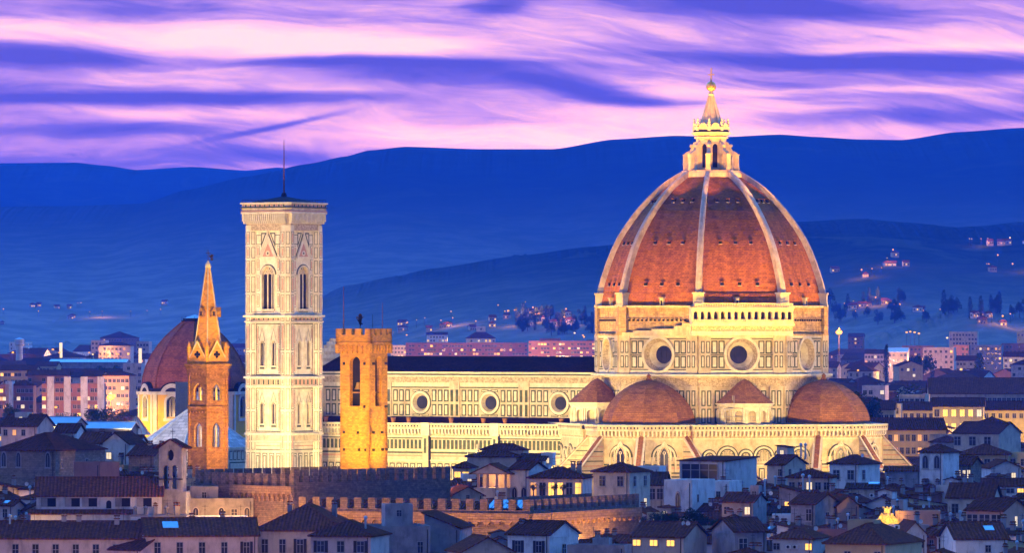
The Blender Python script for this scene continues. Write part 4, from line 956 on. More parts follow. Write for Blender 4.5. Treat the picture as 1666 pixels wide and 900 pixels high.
for k in range(6):
    a = k * math.pi / 3 + off6; c_ = (math.cos(a), math.sin(a))
    q = MB(); q.tube((3.3 * c_[0], 3.3 * c_[1], zb(589)), (.38 * c_[0], .38 * c_[1], zb(435)), .13, M['marble'], seg=4); q.build('ridge', spi)
    a2 = a + math.pi / 6; F = fr(0, 0, apo + .15, a2); q = MB()
    out_ = [(-1.75, zb(589)), (1.75, zb(589)), (1.75, zb(583)), (0, zb(556)), (-1.75, zb(583))]; q.fpoly(F, out_, -.6, 0, M['orange'])
    for sg in (-1, 1): q.face([q.P(F, sg * 2.0, zb(583), .12), q.P(F, 0, zb(553), .12), q.P(F, 0, zb(558), .12), q.P(F, sg * 1.7, zb(583), .12)], M['marble']); q.face([q.P(F, sg * 1.75, zb(583), 0), q.P(F, 0, zb(556), 0), (0, 0, zb(556))], M['orange'])
    for (du, dz) in ((0, 0), (.42, 0), (-.42, 0), (0, .42), (0, -.42)): q.disc(F, du, zb(577) + dz, .30, .05, M['void'], 10)
    q.build('gable', ab)
    q = MB(); q.lathe(4.0 * c_[0], 4.0 * c_[1], [(.42, zb(589)), (.42, zb(566)), (.5, zb(565)), (.03, zb(556))], M['orange'], 6); q.build('pinnacle', ab)
for k in (4, 5, 3):
    a2 = k * math.pi / 3 + math.pi / 6 + off6; F = fr(0, 0, 2.1, a2); q = MB(); q.fpoly(F, [(-.45, zb(516)), (.45, zb(516)), (.45, zb(507)), (0, zb(500)), (-.45, zb(507))], -1.2, .35, M['badia']); q.fb(F, -.2, .2, zb(514), zb(507), .3, .38, M['void']); q.build('dormer', spi)
for dx, dy, e, c_ in ((-20, -34, 50000, (1, .62, .05)), (24, -30, 95000, (1, .54, .04)), (10, -26, 60000, (1, .45, .03))):
    light('SPOT', (bx_ + dx, BD + dy, 25.5 if dx < 0 else 28.6), e * .9, c_, (bx_, BD, 48), 75, .9)
light('SPOT', (-61.5, 1031, 27), 270000, (1, .62, .02), (bx_, BD, 66), 26, .6)
light('POINT', (bx_, BD, zb(650)), 2200, (1, .72, .12), rad_=.2); light('POINT', (bx_, BD, zb(712)), 900, (1, .9, .7), rad_=.2)

# ------------------------------------------------------------------ chapel with the great dome far left, and the baptistery
MDD = 1720.0; mx = X(317, MDD); zm = lambda py: Z(py, MDD)
me_ = empty('domed_chapel', (mx, MDD, 0), rad(-22), 'chapel with a big brown ribbed dome and bright yellow walls, behind the abbey tower', 'chapel')
mb = MB(); AM = 15.6; hm_ = AM * SIDE / 2
for k, F in enumerate(faces8(AM)):
    mb.holed(F, -hm_, hm_, 20, zm(640), arch(0, 1.9, zm(678), zm(655), 0, 12), .7, M['yellow'], M['white'], M['glass'])
    for s in (-1, 1): mb.fb(F, s * (hm_ - .8) - .6, s * (hm_ - .8) + .6, 20, zm(642), -.2, .35, M['white'])
    mb.ring(F, 0, zm(655), 1.9, 2.7, -.1, .3, M['white'], 0, 180, 14)
    for s in (-1, 1): mb.fb(F, s * 2.3 - .4, s * 2.3 + .4, zm(682), zm(655), -.1, .3, M['white']); 
    mb.fb(F, -2.9, 2.9, zm(685), zm(680), -.1, .4, M['white'])
    mb.ring(F, 0, zm(646), 2.9, 4.1, -.2, .5, M['white'], 15, 165, 14)
    for q in (-.6, .6): mb.fb(F, q - .08, q + .08, zm(678), zm(650), -.7, -.55, M['iron'])
    mb.fb(F, -1.9, 1.9, zm(664), zm(663), -.7, -.55, M['iron'])
mb.prism(octa(AM + .7), zm(642), zm(637), M['white'], bot=True); mb.prism(octa(AM + .3), zm(637), zm(632), M['lead'], bot=True)
mb.prism(octa(AM + 1.0), 0, 24, M['white'])
mb.build('drum', me_)
for k, F in enumerate(faces8(AM - .2)):
    q = MB(); q.fpoly(F, [(4.2 * math.cos(math.pi * i / 10), zm(638) + 3.0 * math.sin(math.pi * i / 10)) for i in range(11)], -6, .6, M['lead']); q.build('dormer', me_)
d_ = MB(); pr = [(zm(634), 15.9), (zm(615), 15.6), (zm(597), 14.7), (zm(580), 13.2), (zm(563), 11.1), (zm(548), 8.7), (zm(536), 6.3), (zm(527), 4.3), (zm(521), 3.0)]
for k in range(8):
    for (z0, r0), (z1, r1) in zip(pr, pr[1:]):
        a, b, c_, e = corner(r0, k), corner(r0, k + 1), corner(r1, k + 1), corner(r1, k); d_.face([(*a, z0), (*b, z0), (*c_, z1), (*e, z1)], M['medici'])
dome_ = d_.build('dome_shell', me_)
for k in range(8):
    q = MB(); a = math.pi / 8 + k * math.pi / 4
    for (z0, r0), (z1, r1) in zip(pr, pr[1:]): q.tube((r0 * math.cos(a), r0 * math.sin(a), z0), (r1 * math.cos(a), r1 * math.sin(a), z1), .32, M['medici'], seg=4, cap=False)
    q.build('rib', me_)
q = MB(); q.prism(octa(3.3), zm(522), zm(518), M['lead'], bot=True); q.cone(octa(3.0), zm(518), (0, 0, zm(512)), M['bluemetal'])
for k in range(8): a = math.pi / 8 + k * math.pi / 4; q.tube((3.9 * math.cos(a), 3.9 * math.sin(a), zm(522)), (3.9 * math.cos(a), 3.9 * math.sin(a), zm(515)), .06, M['iron'], seg=4)
q.prism(octa(3.8), zm(523), zm(521.5), M['lead'], bot=True); q.build('platform', me_)
for dx, dy, e in ((-30, -34, 90000), (-46, -8, 70000)): light('SPOT', (mx + dx, MDD + dy, 24), e, (1, .60, .05), (mx - 6, MDD, 27), 50, .9)

light('SPOT', (mx - 60, MDD - 70, 26), 200000, (1, .60, .28), (mx, MDD, 50), 50, .9)
PD = 1440.0; px0 = X(318, PD); zp = lambda py: Z(py, PD)
bp = empty('baptistery', (px0, PD, 0), rad(-30.8), 'eight-sided baptistery with a pale white pyramid roof, half hidden by the abbey tower', 'baptistery')
q = MB(); q.prism(octa(13.6), 0, zp(727), M['marble2'])
for F in faces8(13.6):
    for i in range(6): panel(q, F, -5 + i * 1.75, -3.7 + i * 1.75, zp(748), zp(733), 0, t=.2)
    panel(q, F, -5, 5, zp(775), zp(751), 0, t=.3)
q.prism(octa(14.1), zp(731), zp(727), M['marble2'], bot=True); q.build('wall', bp)
q = MB(); q.frus(octa(14.0), zp(727), octa(1.3), zp(664), M['baptroof'], cap=True)
for k in range(8):
    a = corner(14.1 / math.cos(math.pi / 8), k); b2 = corner(1.3, k); q.tube((*a, zp(727)), (*b2, zp(664)), .22, M['white'], seg=4)
q.build('roof', bp)
q = MB(); q.prism(octa(1.2), zp(666), zp(650), M['marble2']); q.cone(octa(1.5), zp(650), (0, 0, zp(640)), M['baptroof']); q.build('lantern', bp)
light('SPOT', (px0 - 40, PD - 52, 27), 150000, (1, .82, .45), (px0 - 8, PD, 28), 70, .9); light('SPOT', (px0 + 34, PD - 40, 27), 50000, (1, .82, .55), (px0 + 8, PD, 27), 70, .9)
# scaffold tower and small tent in front of the chapel
q = MB(); sD = 1560; sx0 = X(286, sD)
for i in range(4):
    for j in range(2): q.tube((i * 1.3, j * 1.3, 0), (i * 1.3, j * 1.3, Z(622, sD)), .07, M['wframe'], seg=4)
for z in range(10, int(Z(622, sD)), 2):
    for j in range(2): q.tube((0, j * 1.3, z), (3.9, j * 1.3, z), .06, M['wframe'], seg=4); q.tube((0, j * 1.3, z), (3.9, j * 1.3, z + 2), .04, M['wframe'], seg=4)
q.face([(0, .65, 8), (3.9, .65, 8), (3.9, .65, Z(622, sD)), (0, .65, Z(622, sD))], M['concrete'])
tag(q.build('scaffold', loc=(sx0, sD, 0)), 'tall narrow scaffold tower against the yellow domed chapel', 'scaffold')
q = MB(); nD = 1400; q.lathe(0, 0, [(3.6, 0), (2.2, 1.6), (.5, 4.2), (.02, 4.6)], M['white'], 12)
for k in range(12): a = k * math.pi / 6; q.tube((3.65 * math.cos(a), 3.65 * math.sin(a), 0), (.4 * math.cos(a), .4 * math.sin(a), 4.4), .1, M['salmon'] if 'salmon' in M else M['pink'], seg=4)
tag(q.build('tent_roof', loc=(X(221, nD), nD, Z(708, nD))), 'small striped conical canopy roof left of the white pyramid roof', 'canopy')

# ------------------------------------------------------------------ battlemented palace (two ranges)
def palace_wall(mb, p0, p1, z1, zm_, thick, corb=None, mw=1.5, gap=1.25, wall=None, nrm=-1):
    (x0, y0), (x1, y1) = p0, p1; L = math.hypot(x1 - x0, y1 - y0); a = math.atan2(y1 - y0, x1 - x0) - math.pi / 2
    F = ((x0 + x1) / 2, (y0 + y1) / 2, a); w_ = wall or M['palace']
    mb.fb(F, -L / 2, L / 2, 0, z1, -thick, 0, w_)
    merlons(mb, F, -L / 2, L / 2, z1, zm_, mw, gap, thick, w_)
    return F, L
zl = 31.0
c1 = (X(478, 1012), 1012); r1 = (X(733, 1040), 1040); l1 = (X(318, 1031), 1031)
pal = empty('battlemented_palace', (c1[0], c1[1], 0), 0, 'old stone palace with merlons along its tall dark block and low lit wings', 'palace')
def rel(p): return (p[0] - c1[0], p[1] - c1[1])
o_ = (0, 0); R1 = rel(r1); L1 = rel(l1)
mb = MB(); palace_wall(mb, L1, o_, zl - 2.6, zl - .4, .9, mw=1.35, gap=1.0); palace_wall(mb, o_, R1, zl - 1.9, zl + .3, .9, mw=1.35, gap=1.0)
BK = (R1[0] + L1[0], R1[1] + L1[1])
palace_wall(mb, R1, BK, zl - 2.2, zl, .9, mw=1.35, gap=1.0); palace_wall(mb, BK, L1, zl - 2.2, zl, .9, mw=1.35, gap=1.0)
blk = mb.build('tall_block', pal)
def corbel_row(mb, p0, p1, z0, z1, pitch, out_, m, band=None):
    (x0, y0), (x1, y1) = p0, p1; L = math.hypot(x1 - x0, y1 - y0); a = math.atan2(y1 - y0, x1 - x0) - math.pi / 2; F = ((x0 + x1) / 2, (y0 + y1) / 2, a)
    n = int(L / pitch)
    mb.fb(F, -L / 2, L / 2, z1, z1 + 1.2, 0, out_, band or m)
    for i in range(n + 1): u_ = -L / 2 + L * i / n; mb.fb(F, u_ - .14, u_ + .14, z0, z1, 0, out_ * .55, m); mb.fb(F, u_ - .14, u_ + .14, (z0 + z1) / 2, z1, 0, out_, m)
    for i in range(n): u_ = -L / 2 + L * (i + .5) / n; mb.ring(F, u_, z1 - pitch * .45, pitch * .34, pitch * .62, 0, out_, m, 0, 180, 8)
q = MB(); LL = (L1[0] * .62, L1[1] * .62); corbel_row(q, LL, o_, Z(817, 1012), Z(803, 1012), 1.2, .7, M['palaceband']); q.build('corbel_table', blk)
# roofs behind the merlons
q = MB(); nn = Vector((BK[0], BK[1], 0)); mid = (BK[0] / 2, BK[1] / 2)
q.face([(0, 1.2, zl - 3.2), (R1[0] - .8, R1[1], zl - 3.2), ((R1[0] + BK[0]) / 2, (R1[1] + BK[1]) / 2, zl - 1.2), (L1[0] / 2, L1[1] / 2 + .6, zl - 1.2)], ROOFS[0])
q.face([(L1[0] / 2, L1[1] / 2 + .6, zl - 1.2), ((R1[0] + BK[0]) / 2, (R1[1] + BK[1]) / 2, zl - 1.2), (BK[0], BK[1] - 1, zl - 3.2), (L1[0] + .8, L1[1], zl - 3.2)], ROOFS[0]); q.build('roof', blk)
# low wings
c2 = rel((3.1, 985)); r2 = rel((22.7, 1021)); l2 = rel((X(486, 1003), 1003)); z2 = 26.9
mb = MB(); palace_wall(mb, l2, c2, z2 - 1.9, z2, .8, mw=1.32, gap=1.3, wall=M['palace']); palace_wall(mb, c2, r2, z2 - 1.9, z2, .8, mw=1.5, gap=1.2)
bk2 = (l2[0] + 3.5, l2[1] + 6.6); bc2 = (c2[0] - .4, c2[1] + 11)
palace_wall(mb, rel((22.7 - 9, 1024)), (c2[0] - 4, c2[1] + 12), z2 - 2, z2, .7, mw=1.5, gap=1.2); 
wing = mb.build('wing', pal)
q = MB(); corbel_row(q, l2, c2, Z(858, 985), Z(848, 985), 1.95, .6, M['palaceband']); corbel_row(q, c2, r2, Z(858, 985), Z(848, 985), 1.95, .6, M['palaceband']); q.build('corbel_table', wing)
q = MB(); dirn = (c2[0] - l2[0], c2[1] - l2[1]); Ln = math.hypot(*dirn); nx, ny = -dirn[1] / Ln, dirn[0] / Ln
for (o0, z0), (o1, z1_) in (((.9, z2 - 2.2), (4.8, z2 - .5)), ((4.8, z2 - .5), (9, z2 - 2.4))):
    q.face([(l2[0] + nx * o0, l2[1] + ny * o0, z0), (c2[0] + nx * o0 - 1, c2[1] + ny * o0, z0), (c2[0] + nx * o1 - 1, c2[1] + ny * o1, z1_), (l2[0] + nx * o1, l2[1] + ny * o1, z1_)], ROOFS[0])
d3 = (r2[0] - c2[0], r2[1] - c2[1]); L3 = math.hypot(*d3); mx3, my3 = -d3[1] / L3, d3[0] / L3
q.face([(c2[0] + mx3 * .9, c2[1] + my3 * .9, z2 - 2.2), (r2[0] + mx3 * .9, r2[1] + my3 * .9, z2 - 2.2), (r2[0] + mx3 * 5, r2[1] + my3 * 5, z2 - .6), (c2[0] + mx3 * 5, c2[1] + my3 * 5, z2 - .6)], ROOFS[0])
q.build('roof', wing)
sk = MB(); a_ = Vector((*l2, 0)).lerp(Vector((*c2, 0)), .80); b_ = Vector((*l2, 0)).lerp(Vector((*c2, 0)), .97)
for i in range(8):
    p = a_.lerp(b_, i / 8); r_ = a_.lerp(b_, (i + .86) / 8); o0, o1 = 1.5, 4.6
    sk.hexa([(p.x + nx * o0, p.y + ny * o0, z2 - 1.7), (r_.x + nx * o0, r_.y + ny * o0, z2 - 1.7), (r_.x + nx * o1, r_.y + ny * o1, z2 - .35), (p.x + nx * o1, p.y + ny * o1, z2 - .35)], [(p.x + nx * o0, p.y + ny * o0, z2 - 1.55), (r_.x + nx * o0, r_.y + ny * o0, z2 - 1.55), (r_.x + nx * o1, r_.y + ny * o1, z2 - .2), (p.x + nx * o1, p.y + ny * o1, z2 - .2)], M['skylight'])
sk.build('skylight', wing)
# street lamps that light the palace walls from below
for (px_, D_, z_, e) in ((350, 1000, 25.5, 3600), (400, 994, 25.5, 4200), (455, 988, 25.5, 4200), (345, 1012, 20, 2600), (385, 1008, 21, 3600), (430, 1002, 21, 4200), (462, 999, 21, 3000), (520, 990, 19, 1700), (590, 986, 19, 1900), (650, 983, 19, 1900), (700, 981, 19, 2100), (760, 979, 19, 2400), (815, 976, 19, 2600), (885, 983, 19, 3200), (925, 991, 19, 3400), (965, 999, 19, 3200), (1005, 1007, 19, 2600)):
    light('POINT', (X(px_, D_), D_, z_), e * 1.15, (1.0, .45, .08), rad_=.12, name='street_light')
for (px_, D_, z_, e) in ((420, 1046, 27, 2500), (600, 1034, 29.4, 700), (650, 1040, 29.4, 900), (690, 1046, 29.4, 900), (712, 1052, 27, 2500)): light('POINT', (X(px_, D_), D_, z_), e, (1.0, .50, .08), rad_=.3, name='courtyard_light')
# ------------------------------------------------------------------ shared window, chimney and roof pieces
def unit(name, fn): mb = MB(); fn(mb); o = mb.build(name); me = o.data; bpy.data.objects.remove(o); return me
FU = (0, 0, -math.pi / 2)
def _win(pane, shutters=False, archd=False):
    def f(b):
        if archd:
            b.fpoly(FU, arch(0, .5, 0, .72, 0, 10), -.05, .10, M['wframe']); b.fpoly(FU, arch(0, .38, .06, .72, 0, 10), -.05, .13, pane)
        else:
            b.fb(FU, -.5, .5, 0, 1, -.05, .08, M['wframe']); b.fb(FU, -.42, .42, .05, .95, -.05, .11, pane)
        b.fb(FU, -.03, .03, .05, .95, -.05, .14, M['wframe']); b.fb(FU, -.58, .58, -.06, 0, -.05, .22, M['wframe'])
        if not archd: b.fb(FU, -.42, .42, .60, .63, -.05, .14, M['wframe'])
        if shutters:
            for s in (-1, 1): b.fb(FU, s * .70 - .20, s * .70 + .20, 0, 1, -.02, .12, M['shutter'])
    return f
WIN = {'dark': unit('window', _win(M['glass'])), 'shut': unit('shuttered_window', _win(M['shutter'])), 'open': unit('window_with_shutters', _win(M['glass'], True)),
       'lit': unit('lit_window', _win(M['lit'])), 'soft': unit('lit_window', _win(M['litsoft'])), 'cool': unit('lit_window', _win(M['litcool'])),
       'arch': unit('arched_window', _win(M['glass'], archd=True)), 'archlit': unit('arched_window', _win(M['lit'], archd=True))}
def _chim(b):
    b.box(-.4, .4, -.3, .3, -1.2, 1.2, WALLS['grey']); b.box(-.5, .5, -.4, .4, 1.2, 1.35, ROOFS[1])
    for s in (-.25, .25): b.box(s - .07, s + .07, -.3, .3, 1.35, 1.6, WALLS['grey'])
    b.hexa([(-.5, -.4, 1.6), (.5, -.4, 1.6), (.5, .4, 1.6), (-.5, .4, 1.6)], [(-.5, -.03, 1.85), (.5, -.03, 1.85), (.5, .03, 1.85), (-.5, .03, 1.85)], ROOFS[1])
def _pipe(b): b.lathe(0, 0, [(.16, -1), (.16, 1.5), (.30, 1.6), (.30, 1.95), (.02, 2.1)], M['bluemetal'], 8)
def _ant(b):
    b.tube((0, 0, -.5), (0, 0, 3.0), .035, M['iron'], seg=4); b.tube((-.7, 0, 2.7), (.7, 0, 2.7), .025, M['iron'], seg=4)
    for i in range(6): b.tube((-.6 + i * .24, -.3, 2.7), (-.6 + i * .24, .3, 2.7), .02, M['iron'], seg=4)
    b.tube((-.4, 0, 2.1), (.4, 0, 2.1), .025, M['iron'], seg=4)
def _dish(b):
    b.tube((0, 0, -.4), (0, 0, .9), .05, M['iron'], seg=5)
    for i in range(4):
        r0, r1 = .12 + .13 * i, .25 + .13 * i
        if i == 0: r0 = .001
        for j in range(14):
            a, c_ = 2 * math.pi * j / 14, 2 * math.pi * (j + 1) / 14; g = lambda r, t_: (r * math.cos(t_), -.25 - .55 * r * r, .9 + r * math.sin(t_))
            b.face([g(r0, a), g(r1, a), g(r1, c_), g(r0, c_)], M['dish'])
    b.tube((0, -.3, .6), (0, -.85, .95), .03, M['iron'], seg=4)
def _ac(b): b.box(-.45, .45, -.38, 0, 0, .62, M['dish']); b.disc((0, -.385, -math.pi / 2), -.08, .31, .22, 0, M['void'], 12); b.ring((0, -.385, -math.pi / 2), -.08, .31, .22, .27, -.02, .02, M['wframe'], seg=12)
CHIM, PIPE, ANT, DISH, ACU = unit('chimney', _chim), unit('flue_pipe', _pipe), unit('antenna', _ant), unit('satellite_dish', _dish), unit('air_conditioner', _ac)
def put(me, name, parent, loc, rz=0, sc=(1, 1, 1)):
    o = bpy.data.objects.new(name, me); COL.objects.link(o); o.parent = parent; o.location = loc; o.rotation_euler = (0, 0, rz); o.scale = sc; return o
# ------------------------------------------------------------------ houses
HOUSES = []      # (root, px centre, D, facts) for the descriptions
def roof_mesh(w, d, h, kind, rise, rm, wm, ov=.45, th=.22):
    """footprint centred on 0; returns roof MB and the gable MB (walls above the eaves)"""
    r = MB(); g = MB(); x, y = w / 2 + ov, d / 2 + ov; drop = 0
    def slab(pts): r.face([(a, b, c + th) for a, b, c in pts], rm); r.face([(a, b, c) for a, b, c in pts[::-1]], M['shutter']); [r.face([(*pts[i],), (*pts[(i + 1) % len(pts)],), (pts[(i + 1) % len(pts)][0], pts[(i + 1) % len(pts)][1], pts[(i + 1) % len(pts)][2] + th), (pts[i][0], pts[i][1], pts[i][2] + th)], rm) for i in range(len(pts))]
    if kind == 'side':      # ridge runs left-right
        k = rise * ov / (d / 2)
        slab([(-x, -y, h - k), (x, -y, h - k), (x, 0, h + rise), (-x, 0, h + rise)]); slab([(-x, 0, h + rise), (x, 0, h + rise), (x, y, h - k), (-x, y, h - k)])
        for s in (-1, 1): g.face([(s * w / 2, -d / 2, h), (s * w / 2, d / 2, h), (s * w / 2, 0, h + rise)], wm)
        r.tube((-x, 0, h + rise + th), (x, 0, h + rise + th), .14, rm, seg=5)
    elif kind == 'front':   # gable end faces the front
        k = rise * ov / (w / 2)
        slab([(-x, -y, h - k), (0, -y, h + rise), (0, y, h + rise), (-x, y, h - k)][::-1]); slab([(0, -y, h + rise), (x, -y, h - k), (x, y, h - k), (0, y, h + rise)][::-1])
        for s in (-1, 1): g.face([(-w / 2, s * d / 2, h), (w / 2, s * d / 2, h), (0, s * d / 2, h + rise)], wm)
        r.tube((0, -y, h + rise + th), (0, y, h + rise + th), .14, rm, seg=5)
    elif kind == 'shed':
        slab([(-x, -y, h), (x, -y, h), (x, y, h + rise), (-x, y, h + rise)])
        for s in (-1, 1): g.face([(s * w / 2, -d / 2, h), (s * w / 2, d / 2, h), (s * w / 2, d / 2, h + rise)], wm)
        g.face([(-w / 2, d / 2, h), (w / 2, d / 2, h), (w / 2, d / 2, h + rise), (-w / 2, d / 2, h + rise)], wm)
    elif kind == 'shedx':   # falls to the right
        slab([(-x, -y, h + rise), (x, -y, h), (x, y, h), (-x, y, h + rise)])
        for s in (-1, 1): g.face([(-w / 2, s * d / 2, h), (w / 2, s * d / 2, h), (-w / 2, s * d / 2, h + rise)], wm)
        g.face([(-w / 2, -d / 2, h), (-w / 2, d / 2, h), (-w / 2, d / 2, h + rise), (-w / 2, -d / 2, h + rise)], wm)
    elif kind == 'hip':
        k = min(w, d) / 2; a = (w / 2 - k, 0) if w > d else (0, d / 2 - k); A, B = (-a[0], -a[1], h + rise), (a[0], a[1], h + rise)
        if w > d: fs = [[(-x, -y, h), (x, -y, h), B, A], [(x, -y, h), (x, y, h), B], [(x, y, h), (-x, y, h), A, B], [(-x, y, h), (-x, -y, h), A]]
        else: fs = [[(-x, -y, h), (x, -y, h), A], [(x, -y, h), (x, y, h), B, A], [(x, y, h), (-x, y, h), B], [(-x, y, h), (-x, -y, h), A, B]]
        for f in fs: r.face([(p[0], p[1], p[2] + th) for p in f], rm)
        r.face([(-x, -y, h), (-x, y, h), (x, y, h), (x, -y, h)], M['shutter']); r.prism([(-x, -y), (x, -y), (x, y), (-x, y)], h, h + th, rm, cap=False)
        r.tube((A[0], A[1], A[2] + th), (B[0], B[1] + .01, B[2] + th), .14, rm, seg=5)
        for cxy, e in (((-x, -y), A), ((x, -y), A if w <= d else B)): r.tube((*cxy, h + th), (e[0], e[1], e[2] + th), .13, rm, seg=5)
    else:                   # flat with parapet
        r.box(-w / 2 + .3, w / 2 - .3, -d / 2 + .3, d / 2 - .3, h - .6, h - .3, M['concrete'])
        for a in ((-w / 2, w / 2, -d / 2, -d / 2 + .3), (-w / 2, w / 2, d / 2 - .3, d / 2), (-w / 2, -w / 2 + .3, -d / 2 + .3, d / 2 - .3), (w / 2 - .3, w / 2, -d / 2 + .3, d / 2 - .3)): g.box(*a, h - .01, h + .5, wm)
    return r, g
KW = {'side': 'pitched tiled roof', 'front': 'gabled end', 'shed': 'lean-to roof', 'shedx': 'one-way sloping roof', 'hip': 'hipped tiled roof', 'flat': 'flat roof'}
def house(cx, cy, w, d, h, rot, kind='side', rise=2.2, wall='cream', roof=0, wins=None, swins=None, extra=(), near=True, name='house', cat='house', label=None, group='houses of the old town', z0=0, pxc=None, rm=None, lwins=None):
    wm = WALLS[wall]; root = empty(name, (cx, cy, z0), rot)
    rg, g = roof_mesh(w, d, h, kind, rise, rm or ROOFS[roof], wm)
    g.box(-w / 2, w / 2, -d / 2, d / 2, -1, h - (.0 if kind != 'flat' else .02), wm)
    if near:
        g.box(-w / 2 - .06, w / 2 + .06, -d / 2 - .06, d / 2 + .06, h - .5, h - .3, wm) if kind != 'flat' else None
        g.tube((w / 2 - .5, -d / 2 - .1, 0), (w / 2 - .5, -d / 2 - .1, h - .1), .07, M['shutter'], seg=5)
    g.build('wall', root); ro = rg.build('roof', root)
    lit = 0
    def grid(spec, W_, y_, rz, tr):
        nonlocal lit
        rows, cols, ww, wh, kinds, top, gapz = spec
        for r_ in range(rows):
            for c_ in range(cols):
                k_ = kinds[(r_ * cols + c_) % len(kinds)] if isinstance(kinds, (list, tuple)) else kinds
                if k_ in (None, ''): continue
                if k_ in ('lit', 'soft', 'cool', 'archlit'): lit += 1
                u_ = -W_ / 2 + W_ * (c_ + .5) / cols; z_ = h - top - wh - r_ * gapz
                if z_ < 1: continue
                put(WIN[k_], 'window', root, tr(u_, z_), rz, (ww, 1, wh))
    if wins: grid(wins, w, 0, 0, lambda u_, z_: (u_, -d / 2, z_))
    if swins: grid(swins, d, 0, math.pi / 2, lambda u_, z_: (w / 2, u_, z_))
    if lwins: grid(lwins, d, 0, -math.pi / 2, lambda u_, z_: (-w / 2, -u_, z_))
    for e in extra:
        k_ = e[0]
        if k_ == 'chimney': put(CHIM, 'chimney', ro, (e[1], e[2], h + e[3]), e[4] if len(e) > 4 else 0)
        elif k_ == 'flue': put(PIPE, 'flue_pipe', ro, (e[1], e[2], h + e[3]))
        elif k_ == 'antenna': put(ANT, 'antenna', ro, (e[1], e[2], h + e[3]), random.random() * 3)
        elif k_ == 'dish': put(DISH, 'satellite_dish', ro, (e[1], e[2], h + e[3]), -rot + random.uniform(-.3, .9), (.58, .58, .58))
        elif k_ == 'ac': put(ACU, 'air_conditioner', root, (e[1], e[2], h + e[3]))
        elif k_ == 'skylight':
            q = MB(); sl = math.atan2(rise, d / 2); y_, z_ = e[2], h + rise * (1 - abs(e[2]) / (d / 2)) + .32; hh = e[4] / 2; dz = hh * rise / (d / 2)
            q.hexa([(e[1] - e[3] / 2, y_ - hh, z_ - dz - .15), (e[1] + e[3] / 2, y_ - hh, z_ - dz - .15), (e[1] + e[3] / 2, y_ + hh, z_ + dz - .15), (e[1] - e[3] / 2, y_ + hh, z_ + dz - .15)], [(e[1] - e[3] / 2, y_ - hh, z_ - dz), (e[1] + e[3] / 2, y_ - hh, z_ - dz), (e[1] + e[3] / 2, y_ + hh, z_ + dz), (e[1] - e[3] / 2, y_ + hh, z_ + dz)], M['skylight']); q.build('skylight', ro)
        elif k_ == 'room':     # rooftop room: x, y, w, d, height, roof kind
            _, x_, y_, w2, d2, h2, kd = e[:7]; q, g2 = roof_mesh(w2, d2, h + h2, kd, w2 * .13, rm or ROOFS[roof], wm, .3, .15)
            g2.box(-w2 / 2, w2 / 2, -d2 / 2, d2 / 2, h - 1, h + h2, wm); o = g2.build('roof_room', root, loc=(x_, y_, 0)); q.build('roof', o)
            put(WIN[random.choice(['dark', 'shut', 'cool', 'dark'])], 'window', o, (0, -d2 / 2, h + h2 - 1.6), 0, (.9, 1, 1.1))
    D = cy; pxc = pxc or PX(cx, cy)
    HOUSES.append([root, pxc, D, dict(wall=wall, kind=kind, lit=lit, w=w, h=h, cat=cat, room=any(e[0] == 'room' for e in extra), sky=any(e[0] == 'skylight' for e in extra), chim=sum(e[0] == 'chimney' for e in extra), dish=any(e[0] == 'dish' for e in extra), ac=any(e[0] == 'ac' for e in extra))])
    root['category'] = cat; root['group'] = group
    if label: root['label'] = label
    return root
FOOT = []; SHOW = []       # footprints taken; (x0, x1, visible bottom, D) of what must stay in sight
def H(x0, x1, ye, D, dep, kind='side', rise=2.2, wall='cream', roof=0, rot=0, yb=900, **kw):
    r = rad(rot); w = (X(x1, D) - X(x0, D)) / math.cos(r); h = Z(ye, D); s, c_ = math.sin(r), math.cos(r)
    if rot >= 0: ox, oy = X(x0, D), D; lx, ly = w / 2, dep / 2
    else: ox, oy = X(x1, D), D; lx, ly = -w / 2, dep / 2
    cx, cy = ox + lx * c_ - ly * s, oy + lx * s + ly * c_
    if D > 1500 and 'z0' not in kw: kw['z0'] = terr(cy); h -= kw['z0']
    FOOT.append((cx, cy, max(w, dep) * .55)); SHOW.append((min(x0, x1) - 4, x1 + (22 if rot < 0 else 4), yb, D))
    return house(cx, cy, w, dep, h, r, kind, rise, wall, roof, pxc=(x0 + x1) / 2, **kw)
SHOW += [(180, 480, 838, 1012), (480, 862, 872, 985), (862, 1045, 872, 985), (300, 375, 775, 1085), (735, 1480, 772, 1300), (380, 740, 765, 1300)]
ch = lambda *a: tuple(('chimney', *q) for q in a)

# --- the houses of the foreground, from the bottom left
H(-25, 238, 877, 950, 11, 'side', 2.5, 'pink', 1, -3, 900, wins=(2, 8, 1.15, 2.6, ['shut', 'dark', 'shut', 'dark', 'shut', 'dark', 'shut', 'cool'], .9, 4.2), extra=ch((-1, 0, 2.3), (1.5, 0, 2.3), (-8, 1, 1.8), (8, -1, 1.9)) + (('antenna', -6, 0, 2), ('antenna', 4, -1, 2), ('antenna', 9, 0, 2), ('flue', -10, -1, 1.8)), name='long_house', label='long pink building with tall dark windows, left end of the bottom roof line')
H(238, 418, 873, 948, 12, 'side', 2.6, 'pink', 1, 8, 900, wins=(2, 5, 1.15, 2.3, ['dark', 'shut', 'dark', 'dark', 'open'], 1.0, 4.2), extra=(('skylight', -5, -2.6, 2.6, 2.2), ('antenna', 7, 0, 2), ('antenna', 1, 0, 2), ('chimney', 4, 1, 2.0), ('chimney', -1, 2, 1.7)), name='long_house', label='pinkish mauve building with a pale roof window below the white church')
